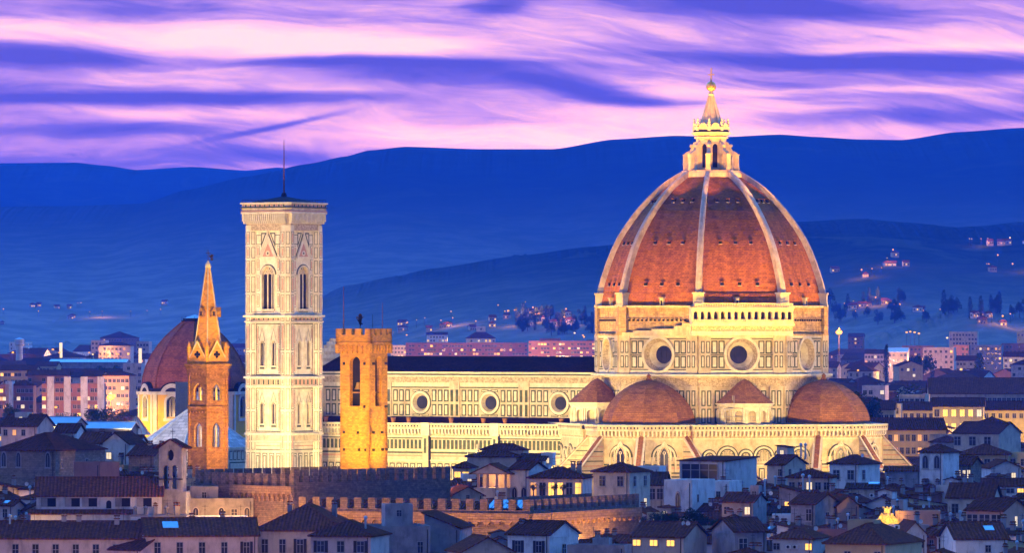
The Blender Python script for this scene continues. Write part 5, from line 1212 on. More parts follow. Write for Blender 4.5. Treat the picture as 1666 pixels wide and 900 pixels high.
H(416, 560, 866, 952, 22, 'hip', 4.1, 'cream', 1, -6, 900, wins=(2, 5, 1.2, 2.5, ['shut', 'dark', 'open', 'dark', 'shut'], 1.2, 4.2), extra=ch((-3, -2, 3), (4, 2, 3)) + (('antenna', 1, 0, 3.4), ('antenna', -4, -3, 2.6), ('skylight', 3, -6, 1.2, 1.0)), label='large cream house with a broad hipped brown roof below the battlemented palace')
H(505, 603, 875, 915, 13, 'hip', 2.3, 'pink', 0, -12, 900, wins=(2, 3, 1.3, 1.9, ['open', 'dark', 'open'], .6, 4), extra=(('room', -.5, 1.0, 1.2, 1, 1.6, 'flat'), ('flue', 3, -2, 1.2)), label='pale pink house with three shuttered windows at the bottom, beside blue grey plaster walls')
H(600, 700, 862, 930, 12, 'flat', 1, 'grey', 0, 10, 900, wins=(1, 3, 1.0, 2.0, [None, None, 'dark'], 2.0, 4), extra=(('room', 1, 3, 4.6, 4, 3.4, 'flat'),), label='weathered blue grey house with a square rooftop room')
H(690, 748, 862, 940, 14, 'shedx', 2.6, 'grey', 0, -8, 900, wins=(1, 2, 1.0, 2.0, [None, 'dark'], 3.0, 4), label='weathered grey house wall with a roof sloping down to the right')
H(752, 835, 899, 905, 10, 'front', 2.2, 'cream', 1, 14, 900, label='low cream gable with tiled roof at the bottom below the palace wing')
H(826, 894, 871, 925, 9, 'side', 1.9, 'white', 0, -32, 900, wins=(1, 2, 1.2, 2.0, ['open', 'open'], 1.0, 4), swins=(1, 1, 1.2, 2.0, ['dark'], 1.6, 4), extra=(('chimney', -3.4, -1, .6), ('dish', 2.5, -4, -.5), ('antenna', 1, 1, 1)), label='white house with a grey gable side below the battlemented palace wing')
# church with its bell gable
H(50, 300, 840, 1003, 5, 'shed', 1.2, 'white', 1, 0, 860, wins=None, name='church_aisle', cat='church', label='long white lower church wall with a lean-to tiled roof') if False else None
chx = X(150, 1005); chr_ = empty('church', (chx, 1005, 0), rad(2), 'white plastered church with a long tiled roof and square deep windows', 'church')
q = MB(); zq = lambda py: Z(py, 1005); xq = lambda px: X(px, 1005) - chx
q.box(xq(58), xq(262), 3, 14, 0, zq(808), WALLS['white']); q.box(xq(50), xq(300), 0, 3, 0, zq(838), WALLS['white']); q.build('wall', chr_)
r, g = roof_mesh(xq(262) - xq(58), 11, zq(808), 'side', 2.9, ROOFS[1], WALLS['white']); o = r.build('roof', chr_, loc=((xq(58) + xq(262)) / 2, 8.5, 0)); g.build('gable', chr_, loc=((xq(58) + xq(262)) / 2, 8.5, 0))
r = MB(); r.hexa([(xq(50) - .5, -.5, zq(838)), (xq(220), -.5, zq(838)), (xq(220), 3, zq(832)), (xq(50) - .5, 3, zq(832))], [(xq(50) - .5, -.5, zq(838) + .2), (xq(220), -.5, zq(838) + .2), (xq(220), 3, zq(832) + .2), (xq(50) - .5, 3, zq(832) + .2)], ROOFS[1]); r.build('aisle_roof', chr_)
for px_ in (83, 122, 150, 204, 239):
    w_ = MB(); F = (xq(px_), 3, -math.pi / 2); w_.fb(F, -.75, .75, zq(826), zq(812), -.05, .03, M['void']); w_.fb(F, .75, 1.0, zq(826), zq(811), -.05, .1, WALLS['white']); w_.fb(F, -1.9, -.75, zq(826), zq(811), -.05, .14, WALLS['grey']); w_.build('window', chr_)
w_ = MB(); w_.fpoly((xq(176), 3, -math.pi / 2), arch(0, .45, zq(829), zq(820)), -.05, .03, M['void']); w_.build('niche', chr_)
q = MB(); q.box(xq(214), xq(303), -1.2, 0, 0, zq(840), WALLS['white']); q.box(xq(213), xq(305), -1.4, 3.2, zq(841), zq(838), WALLS['grey']); q.build('loggia', chr_)
for px_ in (228, 245, 262, 280): w_ = MB(); w_.fpoly((xq(px_), -1.2, -math.pi / 2), arch(0, .62, zq(862), zq(850)), -.05, .03, M['glass']); w_.build('arched_window', chr_)
for px_ in (220, 237, 253, 271, 289): w_ = MB(); w_.lathe(xq(px_), -.9, [(.34, zq(838)), (.3, zq(828)), (.45, zq(827)), (.3, zq(825)), (.01, zq(823))], WALLS['grey'], 8); w_.build('urn', chr_)
bg = empty('bell_gable', (X(281, 1012), 1012, 0), rad(-14), 'grey stepped bell gable with two arched openings rising over the white church', 'bell gable'); zg = lambda py: Z(py, 1012)
q = MB(); F = (0, -1.3, -math.pi / 2); hw_ = 2.15
for F, hw2 in (((0, -1.3, -math.pi / 2), hw_), ((0, 1.3, math.pi / 2), hw_)):
    q.holed(F, -hw2, 0, zg(800), zg(752), arch(-.8, .52, zg(796), zg(762)), .5, WALLS['grey'], WALLS['grey'], None); q.holed(F, 0, hw2, zg(800), zg(752), arch(.8, .52, zg(796), zg(762)), .5, WALLS['grey'], WALLS['grey'], None)
    q.holed(F, -hw2, hw2, zg(752), zg(730), [(.6 * math.cos(i * math.pi / 8), zg(741) + 1.0 * math.sin(i * math.pi / 8)) for i in range(16)], .5, WALLS['grey'], WALLS['grey'], M['void'])
    q.fpoly(F, [(-hw2, zg(730)), (hw2, zg(730)), (0, zg(716))], -1.3, 0, WALLS['grey']); q.fb(F, -hw2 - .7, hw2 + .7, 0, zg(800), -1.3, 0, WALLS['grey'])
    for s in (-1, 1): q.fb(F, s * (hw2 - .25) - .2, s * (hw2 - .25) + .2, zg(800), zg(731), -.1, .15, WALLS['grey'])
    q.fb(F, -hw2 - .1, hw2 + .1, zg(781), zg(779), -.1, .5, M['iron'])
for s in (-1, 1): q.box(s * hw_ - .02, s * hw_ + .02, -1.3, 1.3, 0, zg(730), WALLS['grey'])
q.box(-.18, .18, -1.2, 1.2, zg(800), zg(752), WALLS['grey']); q.build('wall', bg)
r = MB(); 
for s in (-1, 1): r.hexa([(0, -1.9, zg(716)), (s * 3.1, -1.9, zg(731)), (s * 3.1, 1.9, zg(731)), (0, 1.9, zg(716))], [(0, -1.9, zg(714)), (s * 3.1, -1.9, zg(729)), (s * 3.1, 1.9, zg(729)), (0, 1.9, zg(714))], ROOFS[0])
r.build('roof', bg)
q = MB(); q.lathe(0, 0, [(.05, zg(768)), (.25, zg(768.5)), (.34, zg(773)), (.5, zg(777)), (.02, zg(777))], M['iron'], 10); q.build('bell', bg)
q = MB(); q.tube((0, 0, zg(716)), (0, 0, zg(697)), .05, M['iron']); q.box(-.4, .4, -.04, .04, zg(703), zg(702), M['iron']); q.build('cross', bg)
H(308, 412, 816, 1018, 10, 'flat', 1, 'grey', 2, 4, 862, wins=(2, 5, 1.2, 1.7, ['arch', None, 'arch', 'dark', 'arch'], 1.4, 3.0), extra=(('room', -3, 1, 5, 5, 2.0, 'flat'),), name='palazzo', cat='palazzo', label='weathered grey palazzo with arched openings between the bell gable and the palace')
H(300, 400, 846, 1000, 7, 'flat', 1, 'white', 2, 0, 868, wins=(1, 5, 1.3, 1.5, ['arch', None, 'arch', 'arch', None], .8, 3), name='arcaded_wall', cat='house', label='low whitish arcaded building right of the church urn terrace')
SHOW += [(48, 306, 862, 1000), (255, 308, 800, 1010)]; FOOT += [(chx, 1012, 16), (X(281, 1012), 1012, 6)]
H(-10, 90, 735, 1100, 18, 'hip', 3.2, 'stone', 0, -28, 785, wins=(2, 4, 1.2, 2.6, ['arch', 'arch', None, 'arch'], .6, 6.5), swins=(3, 4, 1.0, 1.7, ['dark', None, 'shut', None], 1.6, 4.2), extra=(('room', -2, 4, 6, 4, 2.6, 'flat'),), name='palazzo', cat='palazzo', label='rough stone palazzo with arched upper windows and a wide dark roof, far left')
H(118, 163, 757, 1050, 6, 'flat', 1, 'brick red', 0, -32, 787, name='tower_stub', cat='tower', label='short plain red brick tower block above the church roof')
H(127, 166, 722, 1140, 10, 'side', 1.9, 'white', 1, -12, 752, wins=(1, 2, 1.0, 2.0, ['open', 'dark'], 1.0, 3), extra=ch((1, 0, 1)), label='small white house with a red roof behind the brick tower stub')
H(166, 208, 722, 1135, 8, 'front', 2.0, 'white', 2, -20, 752, wins=(1, 2, 1.2, 1.4, ['cool', 'dark'], 1.8, 3), label='white gabled house with a rooftop balcony left of the bell gable')
H(208, 250, 742, 1120, 9, 'side', 1.8, 'stone', 2, -20, 770, extra=ch((0, 0, 1), (2, 1, 1)), label='low stone house with dark roof just left of the bell gable')
H(88, 122, 705, 1260, 9, 'side', 1.8, 'white', 0, -10, 722, wins=(1, 4, 1.0, 1.9, 'arch', .8, 3), label='small white house with four pointed green windows behind the stone palazzo')
H(0, 60, 694, 1300, 10, 'side', 2.4, 'pink', 0, -18, 720, wins=(1, 4, 1.0, 1.4, ['dark', 'soft', 'dark', None], .8, 3), extra=(('room', -1, 0, 3, 3, 2.6, 'flat'),), label='pinkish house with a box room on its roof, far left edge')
H(62, 120, 692, 1320, 9, 'side', 1.6, 'cream', 0, -14, 715, wins=(1, 3, 1.2, 1.0, ['cool', 'dark', 'cool'], .8, 3), rm=M['bluemetal'], label='cream house with a pale metal roof, behind the small white arched-window house')
H(132, 212, 698, 1330, 9, 'side', 1.3, 'grey', 0, -8, 718, wins=(2, 6, 1.2, 1.6, ['dark', 'lit', 'dark', 'dark', 'soft', 'dark'], .7, 2.6), rm=M['bluemetal'], label='grey flat block with a long pale blue metal roof edge left of the yellow chapel')
H(150, 225, 722, 1230, 9, 'side', 1.5, 'white', 0, -8, 735, wins=(1, 6, 1.1, 1.5, ['lit', 'dark', 'dark', 'soft', 'dark', None], .7, 3), label='low white house with orange lit end windows left of the white pyramid roof')
# centre
H(760, 845, 745, 1130, 11, 'hip', 1.5, 'cream', 0, -12, 775, wins=(2, 5, 1.0, 1.6, [None, None, 'dark', None, 'dark'], 1.5, 4), extra=(('room', 1, 1, 8.5, 5, 1.3, 'hip'),), label='cream house with a stepped dark roof standing against the cathedral nave')
H(845, 885, 750, 1128, 9, 'side', 1.0, 'white', 2, -10, 770, wins=(1, 2, 1.0, 1.4, ['dark', 'cool'], 1.0, 4), extra=(('room', 2.6, 0, 2.4, 3, 1.0, 'flat'), ('dish', -1.5, 0, .5)), label='small white house with a blue window beside the stepped cream house')
loggia = H(785, 828, 772, 1082, 9, 'front', 1.9, 'pink', 0, -6, 800, label='pink gabled open roof terrace on slim pillars above the palace wing') if False else None
lg = empty('roof_loggia', (X(803, 1080), 1082, 0), rad(-14), 'pink gabled roof terrace on slender pillars above the palace wing', 'roof terrace'); zl_ = lambda py: Z(py, 1082)
q = MB(); q.box(-3.2, 3.2, -2.6, 4, 0, zl_(794), WALLS['cream']); q.box(-3.0, 3.0, 3.4, 3.8, zl_(794), zl_(772), WALLS['pink']); q.build('wall', lg)
for x_ in (-2.4, 1.2, 2.9, -.6):
    q = MB(); q.box(x_ - .2, x_ + .2, -2.4, -2.0, zl_(794), zl_(770), WALLS['salmon']); q.build('pillar', lg)
r, g = roof_mesh(7.4, 6.4, zl_(771), 'front', 1.7, ROOFS[1], WALLS['pink'], .4, .2); r.build('roof', lg, loc=(0, .6, 0)); g.box(-3.7, 3.7, -3.2, 3.2, zl_(772), zl_(770), WALLS['salmon']); g.build('gable', lg, loc=(0, .6, 0))
light('POINT', (X(803, 1080), 1083, zl_(778)), 500, (1, .55, .2), rad_=.2, name='terrace_light'); FOOT.append((X(803, 1080), 1083, 5)); SHOW.append((780, 832, 803, 1080))
H(830, 860, 765, 1080, 8, 'side', 1.3, 'white', 0, -24, 812, wins=(1, 2, 1.2, 2.2, ['arch', 'arch'], 3.6, 4), label='white house part with two arched niches beside the pink roof terrace')
H(861, 948, 780, 1075, 9, 'hip', 1.9, 'pink', 0, -12, 812, wins=(1, 6, 1.3, 2.7, ['soft', 'dark', 'lit', 'lit', 'dark', 'lit'], .6, 4), extra=(('antenna', -1, 0, 1), ('chimney', 2.4, 0, 1.4), ('chimney', 3.6, 0, 1.4)), label='pink house with a row of tall glowing terrace windows above the palace wing')
H(966, 1024, 770, 1060, 8, 'hip', 1.6, 'cream', 0, -30, 822, wins=(2, 2, 1.4, 2.0, ['dark', 'dark', None, 'dark'], .6, 4.2), swins=(2, 2, 1.1, 2.0, ['dark', 'dark', None, 'cool'], .6, 4.2), label='cream tower-like house with a pyramid roof at the end of the palace wing')
H(738, 764, 763, 1120, 7, 'hip', 1.0, 'yellow', 0, -10, 776, wins=(1, 2, 1.4, 1.2, ['lit', 'lit'], .6, 3), label='tiny yellow lit rooftop room left of the stepped cream house')
H(736, 786, 807, 1042, 9, 'front', 1.5, 'cream', 1, 12, 815, wins=(1, 1, .7, .8, ['dark'], -.1, 3), label='cream gable with a round vent just behind the palace battlements')
H(1030, 1080, 790, 1085, 10, 'side', 2.1, 'cream', 2, -8, 822, wins=(1, 4, 1.3, 2.2, ['archlit', 'archlit', 'shut', 'shut'], .6, 4), label='cream house with two glowing yellow arched windows right of the pyramid-roofed house')
H(1034, 1072, 764, 1120, 8, 'flat', 1, 'white', 2, -12, 775, wins=(1, 2, 1.6, 1.0, ['shut', 'shut'], .6, 4), rm=ROOFS[2], label='small flat white roof room in front of the near tribune')
H(1081, 1126, 786, 1050, 9, 'flat', 1, 'white', 2, -30, 832, wins=(1, 1, 1.1, 2.9, ['arch'], 2.2, 4), swins=(1, 2, .6, 1.4, ['dark', None], 2.2, 4), name='cube_house', label='plain white cube house with one narrow arched window')
lf = H(1107, 1180, 752, 1092, 13, 'shed', .6, 'white', 0, -30, 782, wins=None, label='modern white house with a wide dark glass front under a tiled canopy', extra=ch((6.2, -7.4, -5.2))) if True else None
hL_ = Z(752, 1092); q = MB(); wL = (X(1180, 1092) - X(1107, 1092)) / math.cos(rad(30)); F = (0, -6.5, -math.pi / 2)
q.fb(F, -wL / 2 + .5, wL / 2 - 1.6, hL_ - 4.6, hL_ - .5, -.1, .05, M['glass']); 
for i in range(5): u_ = -wL / 2 + .5 + (wL - 2.1) * i / 4; q.fb(F, u_ - .09, u_ + .09, hL_ - 4.6, hL_ - .5, 0, .14, M['wframe'])
q.fb(F, -wL / 2 + .5, wL / 2 - 1.6, hL_ - 1.7, hL_ - 1.58, 0, .12, M['wframe']); q.build('glass_front', lf)
H(1152, 1186, 788, 1070, 8, 'flat', 1, 'white', 1, -20, 806, wins=(1, 3, .9, 1.4, ['dark', 'dark', None], 1.4, 4), label='low white terrace house under the modern glass-fronted house')
H(1249, 1276, 757, 1090, 8, 'side', 1.6, 'cream', 0, -34, 785, wins=(2, 2, .8, 1.4, [None, 'dark', None, None], .8, 3), swins=(1, 2, .9, 1.2, ['dark', 'dark'], .8, 3), extra=(('room', -1.2, 1.5, 2.4, 2.4, 3.2, 'shedx'), ('flue', 2, 2, 2), ('flue', 3, 2, 2)), label='cream house with a slim upright stair turret and metal flues before the choir')
H(1282, 1352, 779, 1070, 9, 'hip', 1.5, 'cream', 0, -10, 795, wins=(1, 5, 1.2, 1.5, ['dark', 'shut', 'cool', 'dark', 'shut'], .7, 3), label='wide cream house with a low dark hipped roof before the choir wall')
H(1351, 1396, 757, 1120, 9, 'hip', 1.6, 'white', 0, -32, 795, wins=(1, 2, 1.6, 2.0, ['dark', 'dark'], 1.0, 4), swins=(1, 2, 1.3, 2.0, ['dark', None], 1.0, 4), extra=(('dish', 1, 1, 1.2),), label='white house with a pyramid roof in front of the east tribune')
H(1498, 1534, 738, 1150, 7, 'hip', 1.5, 'white', 0, -32, 782, wins=(1, 2, 1.5, 2.4, ['arch', 'arch'], .8, 4), swins=(1, 1, 1.0, 1.5, [None], 1, 4), name='lookout_house', label='white lookout tower house with two dark arches and a pyramid roof')
H(1440, 1498, 768, 1160, 8, 'shed', .8, 'grey', 0, -5, 785, label='long weathered grey wall running left from the white lookout tower')
H(1550, 1580, 757, 1160, 8, 'side', 1.4, 'stone', 0, -20, 775, wins=(1, 4, .7, 1.8, 'cool', 1, 4), label='dark stone wing with pale slit windows right of the lookout tower')
H(1560, 1640, 741, 1225, 10, 'hip', 2.0, 'ochre', 1, -10, 765, wins=(1, 6, 1.4, 2.0, ['lit', None, 'soft', 'dark', 'dark', 'dark'], .8, 4), label='lamp-lit ochre house with a reddish hipped roof right of the lookout tower')
H(1640, 1690, 741, 1230, 9, 'flat', 1, 'yellow', 1, -6, 760, wins=(1, 3, 1.2, 1.6, 'dark', .8, 4), label='flat yellow house at the right edge beside the lamp-lit ochre house')
H(1612, 1662, 762, 1180, 8, 'front', 1.4, 'white', 1, 10, 782, wins=(1, 2, 1.0, 1.3, ['dark', 'cool'], 1, 4), label='small white gabled house at the right edge below the flat yellow house')
H(1543, 1614, 811, 1000, 11, 'side', 2.2, 'cream', 0, -12, 842, wins=(1, 3, 1.3, 1.7, ['shut', 'shut', None], 1.0, 4), extra=(('dish', 1.0, -6.2, -2.2), ('antenna', -2, 0, 2)), label='cream house with two black shuttered windows and a white dish')
H(1457, 1530, 837, 985, 6, 'flat', 1, 'salmon', 0, -4, 848, name='terrace_wall', cat='house', label='long low salmon terrace block left of the cream house with black shutters')
H(1575, 1632, 832, 965, 10, 'side', 1.8, 'salmon', 0, -30, 862, wins=(1, 3, 2.2, 2.2, 'dark', .6, 4), swins=(1, 1, 1.0, 1.8, ['cool'], 1.0, 4), label='salmon house with a covered veranda and a gabled side, right edge')
H(1288, 1326, 821, 985, 8, 'side', 1.6, 'grey', 0, -34, 852, wins=(1, 2, 1.2, 2.2, [None, 'shut'], .8, 4), swins=(1, 1, 1.1, 2.6, ['dark'], 1.4, 4), label='grey house with an ochre gable side wall, left of the pale salmon gable')
H(1362, 1398, 824, 990, 9, 'front', 1.6, 'salmon', 0, 8, 846, wins=(1, 1, .8, 1.7, ['dark'], 1.0, 4), label='salmon gabled house with one narrow window left of the golden ornament')
H(1175, 1225, 818, 1010, 8, 'side', 1.4, 'grey', 0, -20, 840, wins=(1, 3, 1.2, 1.4, ['dark', None, 'cool'], .8, 4), extra=(('room', 2.2, 0, 1.6, 2, 2.4, 'flat'), ('flue', 3.5, 1, 2), ('dish', 5, 0, 1)), label='grey house with a square chimney tower right of the roof garden')
H(1268, 1318, 806, 1030, 9, 'shedx', 1.5, 'grey', 0, -8, 822, wins=(1, 2, .9, 1.6, ['lit', None], 1.2, 4), extra=(('flue', 1, 1, 1.6), ('flue', 2.2, 1, 1.4)), label='grey house with one narrow lit window and tall metal flues')
H(1196, 1248, 866, 925, 10, 'side', 1.9, 'grey', 0, 20, 890, wins=(1, 2, 1.6, 2.4, ['dark', None], 1.0, 4), extra=(('dish', 3, -5, -1.2),), label='weathered grey house with a big white-framed window below the roof garden')
H(1030, 1112, 875, 925, 10, 'side', 2.1, 'cream', 1, -24, 900, wins=(1, 6, 1.5, 1.0, ['lit', None, 'lit', None, 'lit', None], .5, 4), swins=(1, 1, .6, .6, [None], 1, 4), extra=(('dish', 2.6, -1, 1.6), ('dish', 3.6, -1.0, 1.6)), label='cream house with three glowing yellow attic windows under the roof garden')
H(1258, 1322, 879, 915, 10, 'hip', 1.6, 'white', 1, -18, 900, wins=(1, 5, 1.2, 1.1, ['shut', None, None, None, 'lit'], .6, 4), extra=(('ac', -.6, -5, -1.5), ('ac', .5, -5, -1.5), ('dish', 3, -2, 1.2), ('antenna', 0, 0, 1)), label='white house with two air conditioners and a lit window at the bottom')
H(1345, 1440, 888, 905, 17, 'hip', 3.0, 'ochre', 1, -24, 900, wins=(1, 4, 1.2, 1.4, [None, 'dark', None, 'dark'], 1, 4), extra=(('room', -2, 1, 4.6, 3, 3.2, 'flat'),), label='large ochre house with a broad hipped roof and a cream box on its ridge')
H(1470, 1508, 871, 945, 9, 'front', 2.0, 'white', 1, 8, 895, wins=(1, 2, .9, 1.3, ['dark', 'shut'], .9, 4), extra=(('ac', -3.2, -5, 1.0),), label='white gabled house with an air conditioner right of the broad hipped roof')
H(1526, 1566, 872, 945, 9, 'side', 1.5, 'white', 0, -28, 892, wins=(1, 3, .9, 2.4, ['shut', 'lit', None], .4, 4), label='white house with one bright yellow doorway near the lower right')
H(1555, 1640, 878, 935, 12, 'side', 2.4, 'white', 1, 8, 895, wins=(1, 4, 1.0, 1.2, [None, None, 'dark', None], 1, 4), extra=(('skylight', 2, -2.5, 1.6, 1.6), ('chimney', 5, 0, 2)), label='wide white house with a broad brown roof at the lower right edge')
H(1378, 1428, 797, 1050, 8, 'shed', .8, 'cream', 2, -6, 808, wins=(1, 3, 2.0, 1.0, ['dark', None, None], .6, 4), extra=(('ac', 1.8, -4, -1.4), ('skylight', 2, 0, 2, 1.4)), label='low cream rooftop room with a wide window and air conditioner before the east tribune')
H(1600, 1670, 792, 1080, 8, 'side', 1.2, 'white', 0, -4, 800, wins=(1, 4, 1.6, .9, ['dark', 'ac' and 'dark', 'dark', 'lit'], .4, 4), label='low white house with a lit strip window at the right edge')
# far left and right, larger buildings one can tell apart
G2 = 'buildings beyond the cathedral'
def blk(x0, x1, ye, D, dep, wall, rows, cols, kinds, label, kind='flat', rise=2, rot=-8, gz=3.1, ws=(1.5, 1.5), yb=900, **kw):
    nm = kw.pop('name', 'apartment_block'); c_ = kw.pop('cat', 'apartment block')
    return H(x0, x1, ye, D, dep, kind, rise, wall, kw.pop('roof', 0), rot, yb, wins=(rows, cols, ws[0], ws[1], kinds, 1.2, gz), near=False, name=nm, cat=c_, group=G2, label=label, **kw)
rk = lambda n, p=.08, base=('dark', 'shut', 'dark', None), s=1: [random.Random(s * 77 + i).choice(['lit', 'soft', 'cool']) if random.Random(s * 99 + i).random() < p else random.Random(s * 31 + i).choice(base) for i in range(n)]
bk = blk(68, 168, 627, 2150, 14, 'brick red', 8, 14, rk(112, .10, s=1), 'long reddish apartment block with pale upright strips left of the yellow chapel', rot=0, yb=680)
hb_ = Z(627, 2150)
for i in range(4): q = MB(); u_ = -9.5 + i * 6.3; q.fb((0, -7, -math.pi / 2), u_, u_ + 2.6, 2, hb_ - 1.6, -.1, .8, WALLS['white']); q.build('stair_strip', bk)
blk(0, 9, 628, 2200, 14, 'brick red', 7, 2, rk(14, .1, s=2), 'reddish block cut by the left edge of the photo', yb=680, rot=0)
blk(20, 54, 628, 2230, 14, 'brick red', 7, 5, rk(35, .12, s=3), 'reddish apartment block with balconies beside the long striped block', yb=680, rot=0, kind='hip')
blk(9, 20, 623, 2225, 12, 'white', 7, 1, [None], 'narrow pale wall strip between two reddish blocks', yb=680, rot=0)
blk(0, 58, 603, 2600, 14, 'ochre', 5, 10, rk(50, .1, s=4), 'ochre balcony block with dark roof, left edge above the reddish blocks', kind='side', rot=-4, yb=625)
blk(45, 112, 611, 2450, 12, 'brick red', 4, 9, rk(36, .06, s=5), 'low red block above the long striped block', kind='side', yb=622, rot=2)
blk(134, 164, 613, 2400, 12, 'salmon', 4, 5, rk(20, .1, s=6), 'salmon house block behind the striped block', kind='side', yb=640, rot=-15)
blk(168, 210, 612, 2350, 12, 'salmon', 6, 6, rk(36, .08, s=7), 'orange lamp-lit block beside the bright star lamp', kind='hip', yb=660, rot=-10)
blk(200, 230, 593, 2700, 12, 'pink', 4, 5, rk(20, .05, s=8), 'pink flat-roofed block left of the brown chapel dome', yb=612, rot=-5)
blk(160, 212, 563, 3600, 14, 'pink', 5, 8, rk(40, .05, s=9), 'broad pink institution block with hipped roof on the far plain', kind='hip', yb=578, rot=-5)
blk(222, 242, 557, 3900, 14, 'pink', 5, 4, rk(20, .05, s=10), 'tall pink block left of the brown chapel dome, far plain', yb=575, rot=-5)
blk(148, 172, 555, 4100, 14, 'pink', 5, 4, rk(20, .05, s=11), 'distant pink block with flat roof left of the broad institution block', yb=562, rot=-5)
blk(58, 92, 596, 2900, 14, 'ochre', 2, 6, rk(12, .3, s=12), 'low bright ochre hall under the long blue station roof', kind='side', yb=603, rot=-5)
blk(80, 205, 590, 3150, 22, 'concrete' if False else 'grey', 1, 12, [None], 'very long pale blue station roof on the far left plain', kind='side', rise=1.5, rm=M['bluemetal'], name='station', cat='station', yb=600, rot=-2)
# centre, above the nave roof
cb = blk(660, 858, 559, 4300, 16, 'brick red', 6, 40, rk(240, .12, ('dark', None, 'shut', None, 'dark'), 13)[:240], 'very long red apartment block above the middle of the nave roof', rot=0, gz=3.0, yb=585, ws=(2.0, 1.5)) 
blk(860, 968, 556, 4250, 16, 'brick red', 6, 22, rk(132, .14, ('dark', None, 'shut', None, 'dark'), 14), 'red brown apartment block directly left of the cathedral drum', rot=0, yb=585, ws=(2.0, 1.5))
blk(878, 912, 552, 4300, 14, 'brick red', 1, 5, [None], 'raised stair storey on the red brown block left of the drum', rot=0, yb=556, name='stair_tower', cat='roof storey')
blk(636, 662, 563, 4500, 14, 'pink', 5, 5, rk(25, .2, s=15), 'pink block right of the golden battlemented tower', rot=0, yb=583)
blk(758, 806, 551, 4600, 16, 'white', 2, 8, rk(16, .1, s=16), 'pale hall with a dark zigzag roof edge above the long red block', kind='hip', rise=5, rot=0, yb=560, name='market_hall', cat='hall')
blk(775, 790, 532, 4800, 9, 'pink', 1, 1, ['dark'], 'square pale water tower block rising above the zigzag hall', rot=0, yb=546, name='tower_block', cat='tower')
blk(694, 728, 545, 4900, 12, 'white', 3, 7, rk(21, .15, s=17), 'pale low blocks left of the square water tower block', kind='side', rot=0, yb=556)
# right
for a in [(1407, 1442, 576, 2850, 12, 'pink', 2, 7, 'pink house with a regular row of windows right of the big star lamp', 'side', 590), (1445, 1476, 573, 2800, 12, 'cream', 4, 5, 'cream house with tall windows under pale blue solar roofs', 'side', 592),
          (1468, 1518, 564, 2950, 12, 'brick red', 5, 8, 'red balcony block under a pale blue metal roof', 'flat', 585), (1502, 1552, 567, 2700, 14, 'pink', 5, 6, 'pink office block with ribbon windows in the right middle', 'flat', 598),
          (1552, 1576, 563, 2750, 12, 'brick red', 6, 4, 'dark red block right of the pink office block', 'flat', 595), (1574, 1630, 563, 2950, 12, 'grey', 7, 9, 'grey apartment block with a pale roof line, right middle', 'flat', 600),
          (1630, 1680, 560, 3000, 12, 'brick red', 6, 8, 'reddish block at the right edge under the dark hill', 'flat', 592), (1633, 1690, 581, 2500, 12, 'white', 4, 7, 'white balcony house with dark flat roof, right edge', 'side', 598),
          (1646, 1700, 594, 2350, 12, 'pink', 5, 6, 'pink house with dark roof cut by the right edge', 'hip', 615), (1556, 1588, 587, 2550, 10, 'cream', 2, 6, 'cream house with three bright arched windows, right middle', 'side', 596),
          (1463, 1502, 596, 2450, 12, 'ochre', 4, 4, 'ochre windowless gable house in the right middle', 'front', 620), (1403, 1440, 630, 2050, 12, 'pink', 4, 4, 'pale pink panel-fronted block behind the east tribune dome', 'flat', 648),
          (1380, 1404, 548, 4500, 12, 'brick red', 3, 5, 'far brown block just right of the big star lamp', 'side', 560), (1545, 1590, 541, 4200, 12, 'cream', 3, 9, 'long cream villa block at the foot of the dark hill', 'flat', 556),
          (1655, 1690, 541, 4100, 12, 'yellow', 3, 6, 'lamp-lit yellow block at the foot of the hill, right edge', 'flat', 552)]:
    x0, x1, ye, D_, dep, wl, rr, cc, lb, kd, yb_ = a
    if 2300 < D_ < 3700: D_ *= 1.25
    blk(x0, x1, ye, D_, dep, wl, rr, cc, rk(rr * cc, .08, s=int(x0)), lb, kind=kd, rot=-10 if kd != 'front' else 12, yb=yb_, rm=M['bluemetal'] if 'pale blue' in lb else None, rise=2.4)
H(1513, 1700, 641, 1980, 22, 'side', 5.2, 'cream', 1, -2, 655, wins=(2, 24, 1.5, 1.9, ['shut', 'dark', 'dark'], 1.4, 3.4), near=False, name='palazzo', cat='palazzo', group=G2, label='very long cream palazzo with a deep tiled roof across the right middle')
H(1463, 1505, 645, 1860, 12, 'flat', 1, 'cream', 1, -10, 660, wins=(1, 5, 1.3, 2.2, 'dark', .8, 4), near=False, group=G2, label='cream top storey with five tall windows and a blue roof sheet')
H(1423, 1466, 660, 1840, 12, 'flat', 1, 'cream', 1, -6, 668, wins=(1, 3, 1.3, 2.0, 'shut', .8, 4), near=False, group=G2, label='plain cream block stepping down left of the five-window storey')
H(1518, 1600, 662, 1830, 14, 'side', 2.6, 'yellow', 0, -6, 690, wins=(2, 6, 1.7, 2.4, ['shut', 'lit', 'lit', 'lit', 'lit', 'cool'], .9, 4.4), near=False, name='palazzo', cat='palazzo', group=G2, label='lamp-lit yellow palazzo with five glowing shuttered windows')
H(1458, 1520, 668, 1850, 14, 'side', 2.4, 'yellow', 0, -6, 690, wins=(1, 6, 1.3, 1.6, 'shut', 1.0, 4), near=False, group=G2, label='long yellow house below the five-window storey')
H(1600, 1690, 668, 1850, 14, 'side', 2.4, 'yellow', 0, -6, 690, wins=(1, 8, 1.3, 1.6, ['dark', 'shut'], 1.0, 4), near=False, group=G2, label='long yellow house right of the palazzo with glowing windows')
H(1405, 1455, 667, 1800, 14, 'side', 2.6, 'ochre', 0, -6, 684, wins=(1, 6, 1.3, 1.0, ['dark', 'shut'], 1.6, 4), near=False, group=G2, label='ochre house with a dark roof just right of the east tribune dome')
